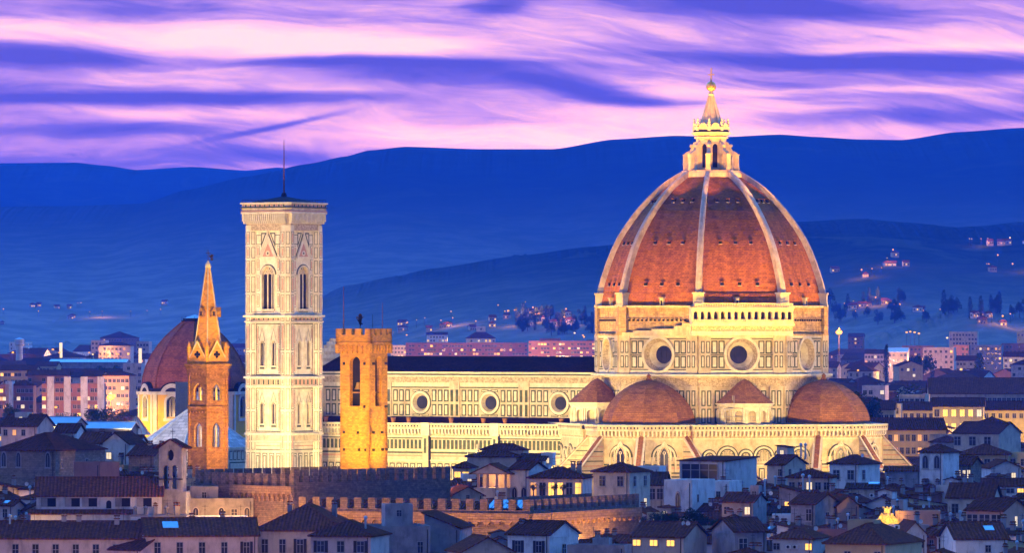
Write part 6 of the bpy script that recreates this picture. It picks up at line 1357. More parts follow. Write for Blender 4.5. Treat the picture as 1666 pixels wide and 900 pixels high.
H(1424, 1540, 700, 1600, 16, 'side', 3.0, 'ochre', 0, 4, 706, wins=(3, 12, 1.2, 1.9, ['shut', 'dark', 'dark', 'soft'], 1.3, 3.6), near=False, group=G2, label='long ochre house with a dark roof and rows of windows right of the east tribune')
H(1555, 1625, 706, 1540, 14, 'side', 2.8, 'cream', 0, -30, 730, wins=(1, 6, 2.2, 2.6, ['shut', None], .8, 4), near=False, group=G2, label='cream house with brown plank panels under a dark roof, right middle')
H(1590, 1632, 690, 1600, 12, 'hip', 1.6, 'white', 0, -10, 700, wins=(1, 4, 1.2, 1.6, 'dark', .8, 4), near=False, group=G2, label='open white belvedere room with a small dark roof, right middle')

# --- houses that fill the rest of the streets
RNG = random.Random(11)
def free(cx, cy, r): return all((cx - a) ** 2 + (cy - b) ** 2 > (r + c_) ** 2 * .42 for a, b, c_ in FOOT)
def dlocal(x, y): dx, dy = x - DX, y - DY; c_, s_ = math.cos(-DROT), math.sin(-DROT); return dx * c_ - dy * s_, dx * s_ + dy * c_
def forbidden(x, y, r):
    lx, ly = dlocal(x, y)
    if -112 - r < lx < 45 + r and -46 - r < ly < 46 + r: return True
    if (x - px0) ** 2 + (y - PD) ** 2 < (18 + r) ** 2 or (x - mx) ** 2 + (y - MDD) ** 2 < (26 + r) ** 2: return True
    if (x - tx_) ** 2 + (y - TD_) ** 2 < (5 + r) ** 2 or (x - bx_) ** 2 + (y - BD) ** 2 < (5 + r) ** 2: return True
    px_ = PX(x, y)
    return 300 < px_ < 1050 and 975 - r * .5 < y < 1046 + r * .4 and not (px_ < 480 and y < 1000)
WL = ['cream', 'white', 'white', 'white', 'cream', 'pink', 'ochre', 'grey', 'salmon', 'grey', 'white', 'brick red', 'yellow', 'stone']
LIT_SPOTS = []
PEND = []
def fill(D0, D1, step, pmin, pmax, zr, wr, near, lit_p, sides=None):
    D = D1
    while D > D0:
        px = pmin + RNG.random() * 60
        while px < pmax:
            w = RNG.uniform(*wr); d = RNG.uniform(wr[0] * .9, wr[1] * .9); wpx = (w * .87 + d * .45) / D * FOC
            cx, cy = X(px + wpx / 2, D), D + RNG.uniform(-step * .25, step * .25)
            px += wpx * RNG.uniform(.9, 1.15)
            if sides and not sides(px, D): continue
            if forbidden(cx, cy, w * .5) or not free(cx, cy, max(w, d) * .5): continue
            h = RNG.uniform(*zr) if not near else EYE - (900 - (cy - 880) * .31 + RNG.uniform(-14, 12) - HY) / FOC * cy; kind = RNG.choice(['side', 'side', 'side', 'front', 'hip', 'hip', 'shed', 'flat'] if near else ['side', 'side', 'hip', 'front', 'flat', 'hip'])
            rise = RNG.uniform(.17, .24) * (w if kind == 'front' else d if kind in ('side', 'hip') else d * .8); p0, p1 = PX(cx, cy) - wpx / 2, PX(cx, cy) + wpx / 2
            tz = terr(cy); top = HY + (EYE - h - rise - tz) / cy * FOC; lim = max([s[2] for s in SHOW if s[3] > cy and s[0] < p1 and s[1] > p0] or [0])
            if near and lim > 300 and top > lim + 6:      # step down from the roof behind
                h = EYE - (lim + RNG.uniform(0, 13) - HY) / FOC * cy - rise; h = min(h, 29.5); top = HY + (EYE - h - rise) / cy * FOC
            if top < lim:
                h2 = EYE - (lim - HY) / FOC * cy - rise - .3 - tz
                if h2 < 5: continue
                h = h2
            if HY + (EYE - h - rise) / (cy - 8) * FOC > 905: continue
            rot = rad(RNG.choice([-30, -30, -26, -34, -12, 12, -30, 58 - 90 + 30 - 28]) + RNG.uniform(-4, 4)); wall = RNG.choice(WL)
            kk = lambda n: [RNG.choice(['lit', 'soft', 'lit', 'cool']) if RNG.random() < lit_p else RNG.choice(['dark', 'shut', 'dark', 'open' if near else 'dark', None]) for _ in range(n)]
            nc_ = max(2, int(w / 3.0)); ns = max(1, int(d / 3.4)); ex = []
            if near:
                for _ in range(RNG.choice([1, 1, 2, 3])): ex.append(('chimney', RNG.uniform(-w * .35, w * .35), RNG.uniform(-.1, d * .25), rise * .6 if kind != 'flat' else .9))
                if RNG.random() < .7: ex.append(('antenna', RNG.uniform(-w * .3, w * .3), 0, rise * .8))
                if RNG.random() < .35: ex.append(('dish', RNG.uniform(-w * .4, w * .4), -d * .28, rise * .5 + .3))
                if RNG.random() < .25: ex.append(('flue', RNG.uniform(-w * .3, w * .3), -.5, rise * .7))
                if RNG.random() < .2 and kind == 'side': ex.append(('skylight', RNG.uniform(-w * .25, w * .25), -d * .25, 1.2, 1.2))
                if RNG.random() < .28: ex.append(('room', RNG.uniform(-w * .2, w * .2), RNG.uniform(0, d * .2), RNG.uniform(2.4, 4), 3, rise + RNG.uniform(.6, 1.6), RNG.choice(['flat', 'shed', 'hip'])))
            PEND.append((top, p0, p1, dict(z0=tz, cx=cx, cy=cy, w=w, d=d, h=h, rot=rot, kind=kind, rise=rise, wall=wall, roof=RNG.choice([0, 0, 1, 1, 2]), wins=(2, nc_, RNG.uniform(.9, 1.3), RNG.uniform(1.4, 1.9), kk(nc_ * 2), RNG.uniform(.7, 1.1), 3.3), swins=(2, ns, 1.0, 1.5, kk(ns * 2), .9, 3.3), extra=ex, near=near, group='houses of the old town' if near else G2)))
            FOOT.append((cx, cy, max(w, d) * .45)); SHOW.append((p0 + 6, p1 - 6, top + (13 if near else 9), cy))
        D -= step * RNG.uniform(.9, 1.1)
# the near streets: small houses in front of every larger one, then rows that step down towards the bottom edge
SHOW0 = [q for q in SHOW if q[3] < 1320]
def small_house(pc, D, top=None, jit=5, ww=(5.5, 11)):
    w = RNG.uniform(*ww); d = RNG.uniform(ww[0] * .9, ww[1] * .8); wpx = (w * .87 + d * .45) / D * FOC; p0, p1 = pc - wpx / 2, pc + wpx / 2
    cx, cy = X(pc, D), D
    if forbidden(cx, cy, w * .5) or not free(cx, cy, max(w, d) * .40): return wpx
    want = 900 - (cy - 880) * .31
    top = (want if top is None else top) + RNG.uniform(-jit, jit)
    lim = max([q[2] for q in SHOW0 if q[3] > cy and q[0] + 5 < p1 and q[1] - 5 > p0] or [0]) - 2
    if top < lim: top = lim + RNG.uniform(0, 4)
    kind = RNG.choice(['side', 'side', 'side', 'side', 'front', 'front', 'hip', 'hip', 'shed', 'shedx', 'flat']); rise = RNG.uniform(.17, .24) * (w if kind in ('front', 'shedx') else d if kind in ('side', 'hip') else d * .8)
    if kind == 'flat': rise = .5
    h = EYE - (top - HY) / FOC * cy - rise - terr(cy)
    if h > 34 or top > 898 or h < 5: return wpx
    rot = rad(RNG.choice([-30, -30, -26, -34, -12, 12, -30, 0, 20]) + RNG.uniform(-4, 4)); wall = RNG.choice(WL)
    kk = lambda n: [RNG.choice(['lit', 'soft', 'lit', 'cool']) if RNG.random() < .06 else RNG.choice(['dark', 'shut', 'dark', 'open', None, None]) for _ in range(n)]
    nc_ = max(2, int(w / 2.6)); ns = max(1, int(d / 3.2)); ex = []
    for _ in range(RNG.choice([1, 1, 2, 3])): ex.append(('chimney', RNG.uniform(-w * .35, w * .35), RNG.uniform(-.1, d * .25), rise * .5 if kind != 'flat' else .9, RNG.choice([0, 1.57])))
    if RNG.random() < .75: ex.append(('antenna', RNG.uniform(-w * .3, w * .3), 0, rise * .7))
    if RNG.random() < .22: ex.append(('dish', RNG.uniform(-w * .4, w * .4), -d * .28, rise * .45 + .3))
    if RNG.random() < .3: ex.append(('flue', RNG.uniform(-w * .3, w * .3), -.5, rise * .6))
    if RNG.random() < .25: ex.append(('ac', RNG.uniform(-w * .35, w * .35), -d / 2, -1.6))
    if RNG.random() < .22 and kind == 'side': ex.append(('skylight', RNG.uniform(-w * .25, w * .25), -d * .25, 1.1, 1.1))
    if RNG.random() < .3 and w > 7: ex.append(('room', RNG.uniform(-w * .2, w * .2), RNG.uniform(0, d * .2), RNG.uniform(2.2, 3.4), 2.4, rise + RNG.uniform(.3, 1.1), RNG.choice(['flat', 'shed', 'hip', 'front'])))
    PEND.append((top, p0, p1, dict(z0=terr(cy), cx=cx, cy=cy, w=w, d=d, h=h, rot=rot, kind=kind, rise=rise, wall=wall, roof=RNG.choice([0, 0, 1, 1, 2]), wins=(2, nc_, RNG.uniform(.75, 1.15), RNG.uniform(1.2, 1.7), kk(nc_ * 2), RNG.uniform(.5, .9), 3.0), swins=(2, ns, .85, 1.3, kk(ns * 2), .7, 3.0), extra=ex if D < 1400 else [], near=D < 1400, group='houses of the old town' if D < 1400 else G2)))
    FOOT.append((cx, cy, max(w, d) * .40)); return wpx
for (a, b, yb_, D_) in sorted(SHOW0, key=lambda q: -q[3]):
    if yb_ > 890 or b - a > 250: continue
    for row, (dd, dy) in enumerate(((9, 3), (19, 17), (29, 31))):
        px = a - 8 + RNG.uniform(0, 14)
        while px < b + 4: px += small_house(px + 20, D_ - dd + RNG.uniform(-1.5, 1.5), yb_ + dy, 3.5, (4.5, 8)) * RNG.uniform(.8, 1.05)
SHOW0 = [q for q in SHOW if q[3] < 3300]
for (a, b, yb_, D_) in sorted(SHOW0, key=lambda q: -q[3]):
    if D_ < 1400 or b - a > 250: continue
    k = D_ / 1250
    for row, (dd, dy) in enumerate(((10, 1), (21, 7), (33, 14))):
        px = a - 8 + RNG.uniform(0, 14)
        while px < b + 4: px += small_house(px + 16, D_ - dd * k + RNG.uniform(-1.5, 1.5), yb_ + dy, 2.5, (5 * k, 8 * k)) * RNG.uniform(.8, 1.05)
D = 1288.0
while D > 884:
    px = -80 + RNG.random() * 40
    while px < 1750: px += small_house(px, D + RNG.uniform(-4, 4)) * RNG.uniform(.8, 1.05)
    D -= 26
both = lambda px, D: px < 430 or px > 1375
fill(1320, 1950, 30, -80, 1740, (18, 28), (9, 16), False, .05, both)
fill(1950, 3000, 50, -80, 1740, (16, 27), (10, 20), False, .08, both)
fill(3000, 5000, 95, -80, 1740, (8, 22), (12, 30), False, .12, both)
fill(4400, 5600, 130, 540, 965, (8, 22), (14, 34), False, .14)
# build only those that the view shows between the others
EV = [(h[2] - 4, HY + (EYE - h[3]['h'] - 1.2 - h[0].location.z) / h[2] * FOC, h[1] - h[3]['w'] / h[2] * FOC * .5, h[1] + h[3]['w'] / h[2] * FOC * .5, None) for h in HOUSES]
EV += [(k['cy'], t_, a, b, (t_, a, b, k)) for t_, a, b, k in PEND]
EV += [(1010, 770, 320, 478, None), (1030, 770, 478, 733, None), (990, 818, 486, 1040, None), (1080, 600, 307, 370, None), (1340, 583, 525, 965, None), (1340, 330, 402, 525, None), (1300, 300, 968, 1352, None), (1320, 655, 1352, 1412, None), (1320, 700, 1412, 1440, None), (1700, 600, 232, 403, None), (1440, 700, 270, 402, None), (1005, 785, 58, 262, None)]
EV.sort(key=lambda e: e[0]); colm = [905.0] * 1820; cand = []
for D, tp_, a, b, k in EV:
    c0, c1 = max(0, int(a) + 70), min(1806, int(b) + 70)
    if c1 <= c0: continue
    vis = sum(max(0, min(colm[c], 900) - tp_) for c in range(c0, c1)); wid = sum(1 for c in range(c0, c1) if colm[c] - tp_ > 3)
    if k is None or (vis > (60 if D < 1300 else 14) and wid > (.15 if D < 1900 else .04) * (c1 - c0)):
        if k is not None: cand.append((vis, k[3]))
        for c in range(c0, c1): colm[c] = min(colm[c], tp_)
cand.sort(key=lambda c_: -c_[0]); print('fill candidates', len(PEND), 'seen', len(cand))
for vis, k in cand[:380]:
    if k['cy'] > 1900: k['name'] = 'town_block'; k['cat'] = 'town block'
    house(**k)
# ------------------------------------------------------------------ trees
def crown_mesh(name, n, shape, leaf, m, seed):
    r = random.Random(seed); mb = MB(); lumps = []
    for i in range(9):
        a = r.random() * 6.28
        if shape == 'round': c_ = Vector((math.cos(a) * r.uniform(.1, .62), math.sin(a) * r.uniform(.1, .62), r.uniform(-.45, .6))); q = r.uniform(.32, .5)
        elif shape == 'flat': c_ = Vector((math.cos(a) * r.uniform(.1, .75), math.sin(a) * r.uniform(.1, .75), r.uniform(-.12, .22))); q = r.uniform(.22, .36)
        else: zz = -0.9 + 1.9 * i / 8; c_ = Vector((r.uniform(-.05, .05), r.uniform(-.05, .05), zz)); q = .30 * (1.0 - abs(zz) ** 2 * .7) + .05
        lumps.append((c_, q))
    for i in range(n):
        c_, q = r.choice(lumps); d = Vector((r.gauss(0, 1), r.gauss(0, 1), r.gauss(0, 1))).normalized(); p = c_ + d * q * r.uniform(.55, 1.08)
        u_ = Vector((r.gauss(0, 1), r.gauss(0, 1), r.gauss(0, 1))).normalized() * leaf * r.uniform(.6, 1.4); v_ = u_.cross(Vector((r.gauss(0, 1), r.gauss(0, 1), r.gauss(0, 1))).normalized()).normalized() * leaf * r.uniform(.4, .9)
        mb.face([p - u_, p - v_ * .8, p + u_, p + v_], m)
    o = mb.build(name); me = o.data; bpy.data.objects.remove(o); return me
def trunk_mesh(name, forks, seed):
    r = random.Random(seed); mb = MB(); mb.tube((0, 0, 0), (0, 0, .55), .045, M['bark'], .03, 7)
    for i in range(forks): a = i * 6.28 / max(forks, 1) + r.random(); mb.tube((0, 0, .42 + .05 * (i % 3)), (math.cos(a) * .22, math.sin(a) * .22, .80), .022, M['bark'], .01, 5)
    o = mb.build(name); me = o.data; bpy.data.objects.remove(o); return me
CROWN = {'round': [crown_mesh('crown', 1100, 'round', .075, M['leafd'], 1), crown_mesh('crown', 900, 'round', .08, M['leafw'], 2)], 'flat': [crown_mesh('crown', 1000, 'flat', .06, M['leafd'], 3)], 'tall': [crown_mesh('crown', 900, 'tall', .06, M['leafd'], 4)], 'bare': [crown_mesh('crown', 420, 'round', .05, M['leafw'], 6)]}
TR = trunk_mesh('trunk', 5, 5)
def tree(px, pytop, D, kind, wid, hcr, label, base=None, group='trees among the roofs', cat='tree', var=0):
    if 2400 < D < 2600: D *= 1.27; wid *= 1.2; hcr *= 1.2
    zt_ = Z(pytop, D); x = X(px, D); zb_ = terr(D) if base is None else base
    o = empty({'flat': 'pine_tree', 'tall': 'cypress_tree'}.get(kind, 'tree'), (x, D, zb_), random.random() * 6, label, cat, group)
    H_ = zt_ - zb_; t_ = bpy.data.objects.new('trunk', TR); COL.objects.link(t_); t_.parent = o; t_.scale = (min(H_ * .8 + 1, 9), min(H_ * .8 + 1, 9), H_ * 1.05)
    c_ = bpy.data.objects.new('crown', CROWN[kind][var % len(CROWN[kind])]); COL.objects.link(c_); c_.parent = o; c_.location = (0, 0, H_ - hcr * .5)
    k_ = 1 if kind != 'tall' else 2.6
    c_.scale = (wid / 2 * k_, wid / 2 * k_, hcr / 2 * {'flat': 2.4, 'tall': .92, 'round': .95, 'bare': .95}[kind]); c_.rotation_euler = (0, 0, random.random() * 6)
for a in [(1488, 578, 2520, 'flat', 11, 8, 'dark umbrella pine, left one of the pine clump below the pink office block'), (1502, 577, 2510, 'flat', 13, 9, 'dark umbrella pine, right one of the pine clump below the pink office block'),
          (1442, 562, 2560, 'tall', 3.4, 19, 'slim cypress left of the cream houses, right middle'), (1593, 576, 2480, 'tall', 6, 18, 'broad dark cypress before the grey apartment block'), (1517, 590, 2470, 'tall', 2.6, 10, 'small cypress right of the umbrella pines'),
          (1392, 636, 1760, 'round', 13, 11, 'dark round tree beside the east tribune dome'), (1412, 640, 1740, 'round', 11, 10, 'second dark tree right of the east tribune dome'), (1376, 628, 1820, 'round', 9, 9, 'small tree touching the east tribune dome edge'),
          (1485, 626, 1930, 'round', 13, 11, 'round tree above the five-window top storey'), (1534, 648, 1890, 'round', 7, 6, 'small round tree before the very long palazzo'), (1516, 643, 1900, 'bare', 9, 9, 'thin leafless tree before the very long palazzo'), (1590, 648, 1880, 'round', 12, 9, 'large round tree before the middle of the long palazzo'), (1625, 650, 1880, 'round', 11, 8, 'large round tree before the right end of the long palazzo'), (1545, 642, 1895, 'bare', 8, 8, 'pale bare tree above the glowing palazzo'),
          (22, 653, 1990, 'round', 10, 8, 'dark tree before the reddish block at the left edge'), (55, 676, 1800, 'round', 8, 6, 'small dark bush tree by the pinkish box-room house'), (84, 672, 1800, 'bare', 10, 8, 'bare brown tree below the striped block, left'), (102, 668, 1790, 'bare', 9, 8, 'bare brown tree below the striped block, middle'), (116, 670, 1800, 'round', 8, 7, 'green round tree below the striped block'), (135, 658, 1800, 'bare', 15, 12, 'wide lamp-lit bare tree below the striped block'), (152, 664, 1780, 'flat', 14, 6, 'dark cedar with flat branches below the striped block'), (172, 656, 1800, 'bare', 13, 12, 'tall lamp-lit bare tree under the bright star lamp'), (190, 661, 1800, 'bare', 12, 11, 'lamp-lit bare tree right of the bright star lamp'), (206, 655, 1810, 'bare', 10, 12, 'lamp-lit bare tree next to the yellow chapel'), (66, 668, 1810, 'bare', 9, 8, 'bare tree left of the striped block lower edge'),
          (172, 592, 2950, 'round', 12, 10, 'dark tree clump at the end of the station roof, left'), (188, 592, 2940, 'round', 14, 10, 'dark tree clump at the end of the station roof, right'), (160, 596, 2900, 'round', 10, 8, 'small dark tree below the station roof')]:
    tree(*a, var=0 if a[3] != 'round' else int(a[0]) % 3 == 0)
rg_ = random.Random(4)
words_ = ['first', 'second', 'third', 'fourth', 'fifth', 'sixth', 'seventh', 'eighth', 'ninth', 'tenth']
for i, (px_, py_, w_, k_) in enumerate([(1052, 838, 3.2, 0), (1064, 831, 4.2, 0), (1076, 833, 4.0, 0), (1088, 828, 4.4, 0), (1098, 836, 3.2, 0), (1122, 823, 4.6, 0), (1134, 829, 4.2, 0), (1146, 842, 3.4, 1), (1160, 838, 4.6, 0), (1178, 842, 4.4, 0)]):
    tree(px_, py_, 955 + rg_.uniform(-3, 3), 'round', w_, 3.4, 'leafy shrub of the roof garden below the white cube house, %s from the left' % words_[i], base=Z(py_, 955) - 4.0, group='shrubs of the roof garden', cat='shrub', var=k_)
tg = house(X(1118, 957), 958, 15, 6, Z(861, 955), rad(-6), 'flat', 1, 'cream', 0, wins=None, near=True, label='long roof terrace block that carries the garden shrubs')
for i, (px_, py_) in enumerate(((1110, 784), (1120, 786), (1130, 783))): tree(px_, py_ - 7, 1066, 'round', 1.8, 1.5, 'potted shrub on the modern house terrace, %s from the left' % words_[i], base=Z(py_ + 3, 1066), group='terrace shrubs', cat='shrub')
for i, (px_) in enumerate((868, 882, 902, 916)): tree(px_, 786, 1070, 'round', 1.7, 1.5, 'dark climbing plant between the glowing terrace windows, %s from the left' % words_[i], base=Z(812, 1070), group='terrace plants', cat='plant')

# ------------------------------------------------------------------ golden scroll ornament with a crown on a church front
GD = 985.0; go = empty('crowned_gable', (X(1443, GD), GD, 0), rad(0), 'brightly lit golden stone gable ornament topped by a crown among dark roofs', 'gable ornament'); zo = lambda py: Z(py, GD)
GM = mat('sculpted pale stone', (.75, .58, .28), (.45, .30, .12), 3.0, bump=.15)
q = MB(); F = (0, 0, -math.pi / 2)
q.fpoly(F, [(-2.1, zo(851)), (2.1, zo(851)), (1.5, zo(848)), (1.0, zo(843)), (.7, zo(836)), (-.7, zo(836)), (-1.0, zo(843)), (-1.5, zo(848))], -.8, 0, GM)
for s in (-1, 1):
    for (a, b, r) in ((1.55, 848.5, .42), (1.1, 843.5, .36), (.85, 838.5, .30), (.45, 846, .5), (2.0, 850, .25)): q.ring(F, s * a, zo(b), r * .35, r, -.5, .35, GM, seg=12); q.ball((s * a, -.2, zo(b)), r * .4, GM, 8)
q.ball((0, -.1, zo(843)), .75, GM, 12, 1.3); q.ball((0, -.5, zo(838)), .35, GM, 10); q.build('scroll_relief', go)
q = MB(); q.lathe(0, -.2, [(.5, zo(836)), (.62, zo(834)), (.58, zo(831)), (.8, zo(828)), (.72, zo(826.5))], GM, 12)
for i in range(8): a = i * math.pi / 4; q.ball((.76 * math.cos(a), -.2 + .76 * math.sin(a), zo(825.6)), .16, GM, 6)
q.build('crown', go); q = MB(); q.box(-2.6, 2.6, .02, 4, 0, zo(851.2), WALLS['ochre']); q.build('wall', go)
light('SPOT', (X(1443, GD) - 1.5, GD - 5, zo(858)), 2600, (1, .60, .10), (X(1443, GD), GD, zo(840)), 70, .9, .1); light('SPOT', (X(1443, GD) + 3, GD - 5, zo(858)), 2200, (1, .60, .10), (X(1443, GD), GD, zo(840)), 70, .9, .1)

# ------------------------------------------------------------------ water tower, station masts, lamps
WD = 3500; wt = empty('water_tower', (X(31.5, WD), WD, 0), 0, 'pale round water tower with a flared tank on the far left plain', 'water tower'); zw = lambda py: Z(py, WD)
q = MB(); q.lathe(0, 0, [(2.1, 0), (2.1, zw(563)), (2.9, zw(561)), (2.9, zw(552.5)), (2.6, zw(552))], WALLS['white'], 20); q.build('tank_shaft', wt)
q = MB(); q.lathe(0, 0, [(3.0, zw(552.5)), (.1, zw(549.5))], M['bluemetal'], 20); q.build('roof', wt)
for i, (px_, pt, pb_, D_) in enumerate(((99, 558, 571, 3700), (228, 567, 582, 3400))):
    q = MB(); q.box(-.9, .9, -.9, .9, 0, Z(pt, D_), M['litcool']); tag(q.build('lit_pylon', loc=(X(px_, D_), D_, 0)), ('pale lit tower' if i == 0 else 'bright white lit pylon') + (' right of the water tower' if i == 0 else ' left of the brown chapel dome on the far plain'), 'pylon')
def lamp(px, py, D, size, m, label, energy=0, name='street_lamp', group='street lamps of the town', zbase=0, col=(1, .45, .10)):
    x, z = X(px, D), Z(py, D); o = empty(name, (x, D, zbase), 0, label, 'street lamp', group)
    q = MB(); q.tube((0, .3, 0), (0, .3, z - zbase), .09 + size * .06, M['iron'], seg=5); q.build('pole', o)
    q = MB(); q.ball((0, 0, z - zbase), size, m, 10, .7); q.tube((0, .3, z - zbase + size), (0, -.2, z - zbase + size), size * .3, M['iron'], seg=5); q.build('lamp_head', o)
    if energy: light('POINT', (x, D - 5, z + 1), energy, col, rad_=.12, name='lamp_light')
lamp(180, 647, 2030, 1.4, M['lampbig'], 'blazing orange street lamp in front of the reddish blocks, brightest on the left', 160000, col=(1, .42, .06))
lamp(1365, 541, 3300, 2.0, M['lampbig'], 'blazing orange street lamp just right of the cathedral drum', 160000, col=(1, .42, .06))
LS = [(91, 663, 2050, 's'), (97, 575 - 1, 3500, 's'), (1396, 603, 2500, 's'), (1380, 663, 1900, 's'), (21, 574, 3600, 's'), (86, 569, 3700, 's'), (173, 577, 3600, 's'), (193, 577, 3600, 's'), (175, 571, 3700, 's'), (184, 571, 3700, 's'), (145, 574, 3600, 's'), (151, 577, 3600, 'w'), (130, 683, 1650, 's'), (1465, 647, 1950, 's'), (1568, 651, 1960, 's'), (1475, 541, 4100, 's'), (1481, 540, 4150, 's'), (1488, 541, 4150, 's'), (1495, 543, 4100, 's'), (1541, 550, 4000, 'w'), (1612, 748 - 8, 1260, 'w'), (1578, 747, 1200, 'w'), (1358, 692, 1500, 's')]
rl_ = random.Random(21)
for i in range(62):
    px_ = rl_.choice([rl_.uniform(0, 228), rl_.uniform(0, 228), rl_.uniform(1358, 1666), rl_.uniform(1358, 1666), rl_.uniform(640, 960)]); D_ = rl_.uniform(3300, 5200) if px_ < 1300 else rl_.uniform(2900, 4600)
    if 300 < px_ < 1300: D_ = rl_.uniform(4900, 5400); py_ = rl_.uniform(540, 555)
    else: py_ = HY + (EYE - rl_.uniform(8, 32)) / D_ * FOC
    if py_ > 596: continue
    LS.append((px_, py_, D_, 'w' if rl_.random() < .3 else 's'))
LS.sort()
side = {0: 0, 1: 0, 2: 0}
for i, (px_, py_, D_, k_) in enumerate(LS):
    w3 = 0 if px_ < 300 else 1 if px_ < 1300 else 2; side[w3] += 1
    lab = ('small white lamp' if k_ == 'w' else 'small orange lamp') + (' on the left part of the plain', ' on the plain above the nave roof', ' on the right part of the plain')[w3] + ', number %d from the left' % side[w3]
    lamp(px_, py_, D_, (.30 + D_ / 9000) * rl_.uniform(.8, 1.15), M['lamp' if k_ == 's' else 'lampwhite'], lab, 7000 * rl_.uniform(.5, 1.3) if i % 4 == 0 and D_ > 1900 else 0)
# lamps that light the near streets, hidden between the roofs
for (px_, D_, z_, e, c_) in [(20, 925, 14, 2600, 0), (150, 922, 14, 2600, 0), (330, 925, 14, 2600, 0), (480, 925, 14, 1800, 0), (560, 893, 14, 1200, 0), (55, 1000, 18, 1500, 1), (30, 1085, 17, 2400, 0), (1640, 1205, 20, 5000, 1), (1590, 1208, 21, 4000, 1), (1490, 1586, 24, 1200, 2), (1440, 1586, 24, 800, 2), (1535, 1800, 20, 5500, 2), (1580, 1800, 20, 5500, 2), (1480, 1825, 20, 6000, 2), (1640, 1830, 20, 12000, 2), (1420, 1780, 20, 8000, 1), (1540, 1950, 22, 12000, 1), (1620, 1950, 22, 12000, 1), (1500, 990, 17, 900, 0), (1385, 975, 19, 900, 0), (1420, 888, 14, 1500, 1), (1290, 968, 19, 900, 0), (1100, 905, 15, 900, 1), (1490, 930, 14, 700, 1), (900, 1062, 24, 700, 1), (1050, 1075, 23, 600, 1), (760, 1118, 22, 1500, 1), (1615, 955, 15, 1200, 0), (100, 1240, 20, 2500, 1), (200, 1220, 21, 2500, 1), (40, 1290, 20, 2500, 0),
                            (20, 2080, 20, 26000, 0), (110, 2080, 20, 40000, 0), (60, 2480, 26, 40000, 1), (190, 2280, 24, 36000, 1), (150, 2330, 24, 30000, 0), (720, 4200, 36, 60000, 0), (820, 4200, 36, 60000, 0), (920, 4160, 36, 60000, 0), (680, 4450, 38, 60000, 1), (600, 4600, 44, 60000, 1), (780, 4900, 48, 60000, 1), (880, 5100, 48, 60000, 0), (1420, 3450, 36, 40000, 0), (1480, 3400, 36, 40000, 0), (1530, 3280, 34, 50000, 0), (1600, 3550, 38, 50000, 0), (1640, 2990, 32, 9000, 0), (1480, 2950, 32, 30000, 1), (1560, 3080, 32, 30000, 1), (1600, 2050, 24, 14000, 1), (1500, 2080, 24, 14000, 0), (1440, 2400, 28, 20000, 1), (1420, 2000, 14, 20000, 0), (1400, 3450, 28, 30000, 0), (1560, 3900, 40, 30000, 1), (1650, 3900, 40, 30000, 1), (1480, 3500, 34, 30000, 0), (1420, 4200, 42, 30000, 1), (180, 3500, 32, 20000, 0), (90, 3600, 32, 20000, 0), (40, 4000, 38, 30000, 1), (140, 4200, 40, 30000, 1), (165, 1772, 12, 16000, 1), (195, 1780, 12, 16000, 1), (125, 1775, 12, 9000, 1), (40, 1930, 12, 16000, 1), (90, 1960, 12, 16000, 1)]:
    light('POINT', (X(px_, D_), D_, z_), e * (2.2 if D_ > 1500 else 1.4), [(1, .50, .30), (1, .52, .14), (1, .58, .06)][c_], rad_=.8, name='street_light')

# ------------------------------------------------------------------ hillside villages
rv = random.Random(9)
def village(hn, cx_, cy_, rx_, ry_, n, nl, where, cool=False):
    for i in range(n):
        for _ in range(6):
            px_, py_ = cx_ + rv.gauss(0, .5) * rx_, cy_ + rv.gauss(0, .5) * ry_; p = on_hill(hn, px_, py_)
            if p: break
        if not p: continue
        w_ = rv.uniform(4.5, 9); k = rv.choice(['hip', 'side']); nw = 3
        o = house(p[0], p[1], w_, 7, 4.0 + rv.uniform(0, 2.5), rad(rv.uniform(-30, 20)), k, 2, rv.choice(['white', 'cream', 'pink', 'ochre']), 1, wins=(1, nw, 1.3, 1.5, [rv.choice(['lit', 'dark', 'soft', 'dark', 'dark']) for _ in range(nw)], 1.2, 3), near=False, z0=p[2] - 1.5, group='villas on the hillside', name='villa', cat='villa', label='hillside villa %s, %s in building order' % (where, i)) 
        VIL.append((px_, o, where))
    for i in range(nl):
        px_, py_ = cx_ + rv.gauss(0, .5) * rx_, cy_ + rv.gauss(0, .5) * ry_; p = on_hill(hn, px_, py_)
        if not p: continue
        o = empty('street_lamp', (p[0], p[1], p[2] - 1), 0, None, 'street lamp', 'lamps on the hillside'); q = MB(); q.tube((0, 0, 0), (0, 0, 8), .2, M['iron'], seg=5); q.build('pole', o); q = MB(); q.ball((0, 0, 8.4), rv.choice([.35, .5, .75]), M['lamp'] if not cool or rv.random() < .3 else M['lampwhite'], 8); q.build('lamp_head', o)
        HL.append((px_, o, where))
        if i % 9 == 0: light('POINT', (p[0], p[1] - 10, p[2] + 12), 16000, (1, .45, .12), rad_=1.5, name='lamp_light')
VIL, HL = [], []
village('wooded_hills', 880, 526, 70, 12, 12, 22, 'on the bright slope above the nave')
village('wooded_hills', 700, 540, 80, 8, 8, 8, 'right of the golden tower')
village('wooded_hills', 565, 461, 35, 4, 2, 5, 'on the slope beside the bell tower')
village('wooded_hills', 1625, 406, 40, 4, 4, 5, 'on the high slope, right edge', True)
village('wooded_hills', 1450, 432, 28, 8, 4, 2, 'on the wooded slope right of the dome', True)
village('wooded_hills', 1610, 442, 35, 4, 1, 5, 'below the high right villas')
village('wooded_hills', 1410, 462, 30, 8, 2, 3, 'low beside the dome')
village('wooded_hills', 1420, 512, 60, 12, 8, 6, 'right of the drum')
village('terrace_hills', 1600, 525, 80, 10, 8, 4, 'below the dark right knoll')
village('mountain_hills', 120, 520, 160, 12, 8, 9, 'under the mountains, far left')
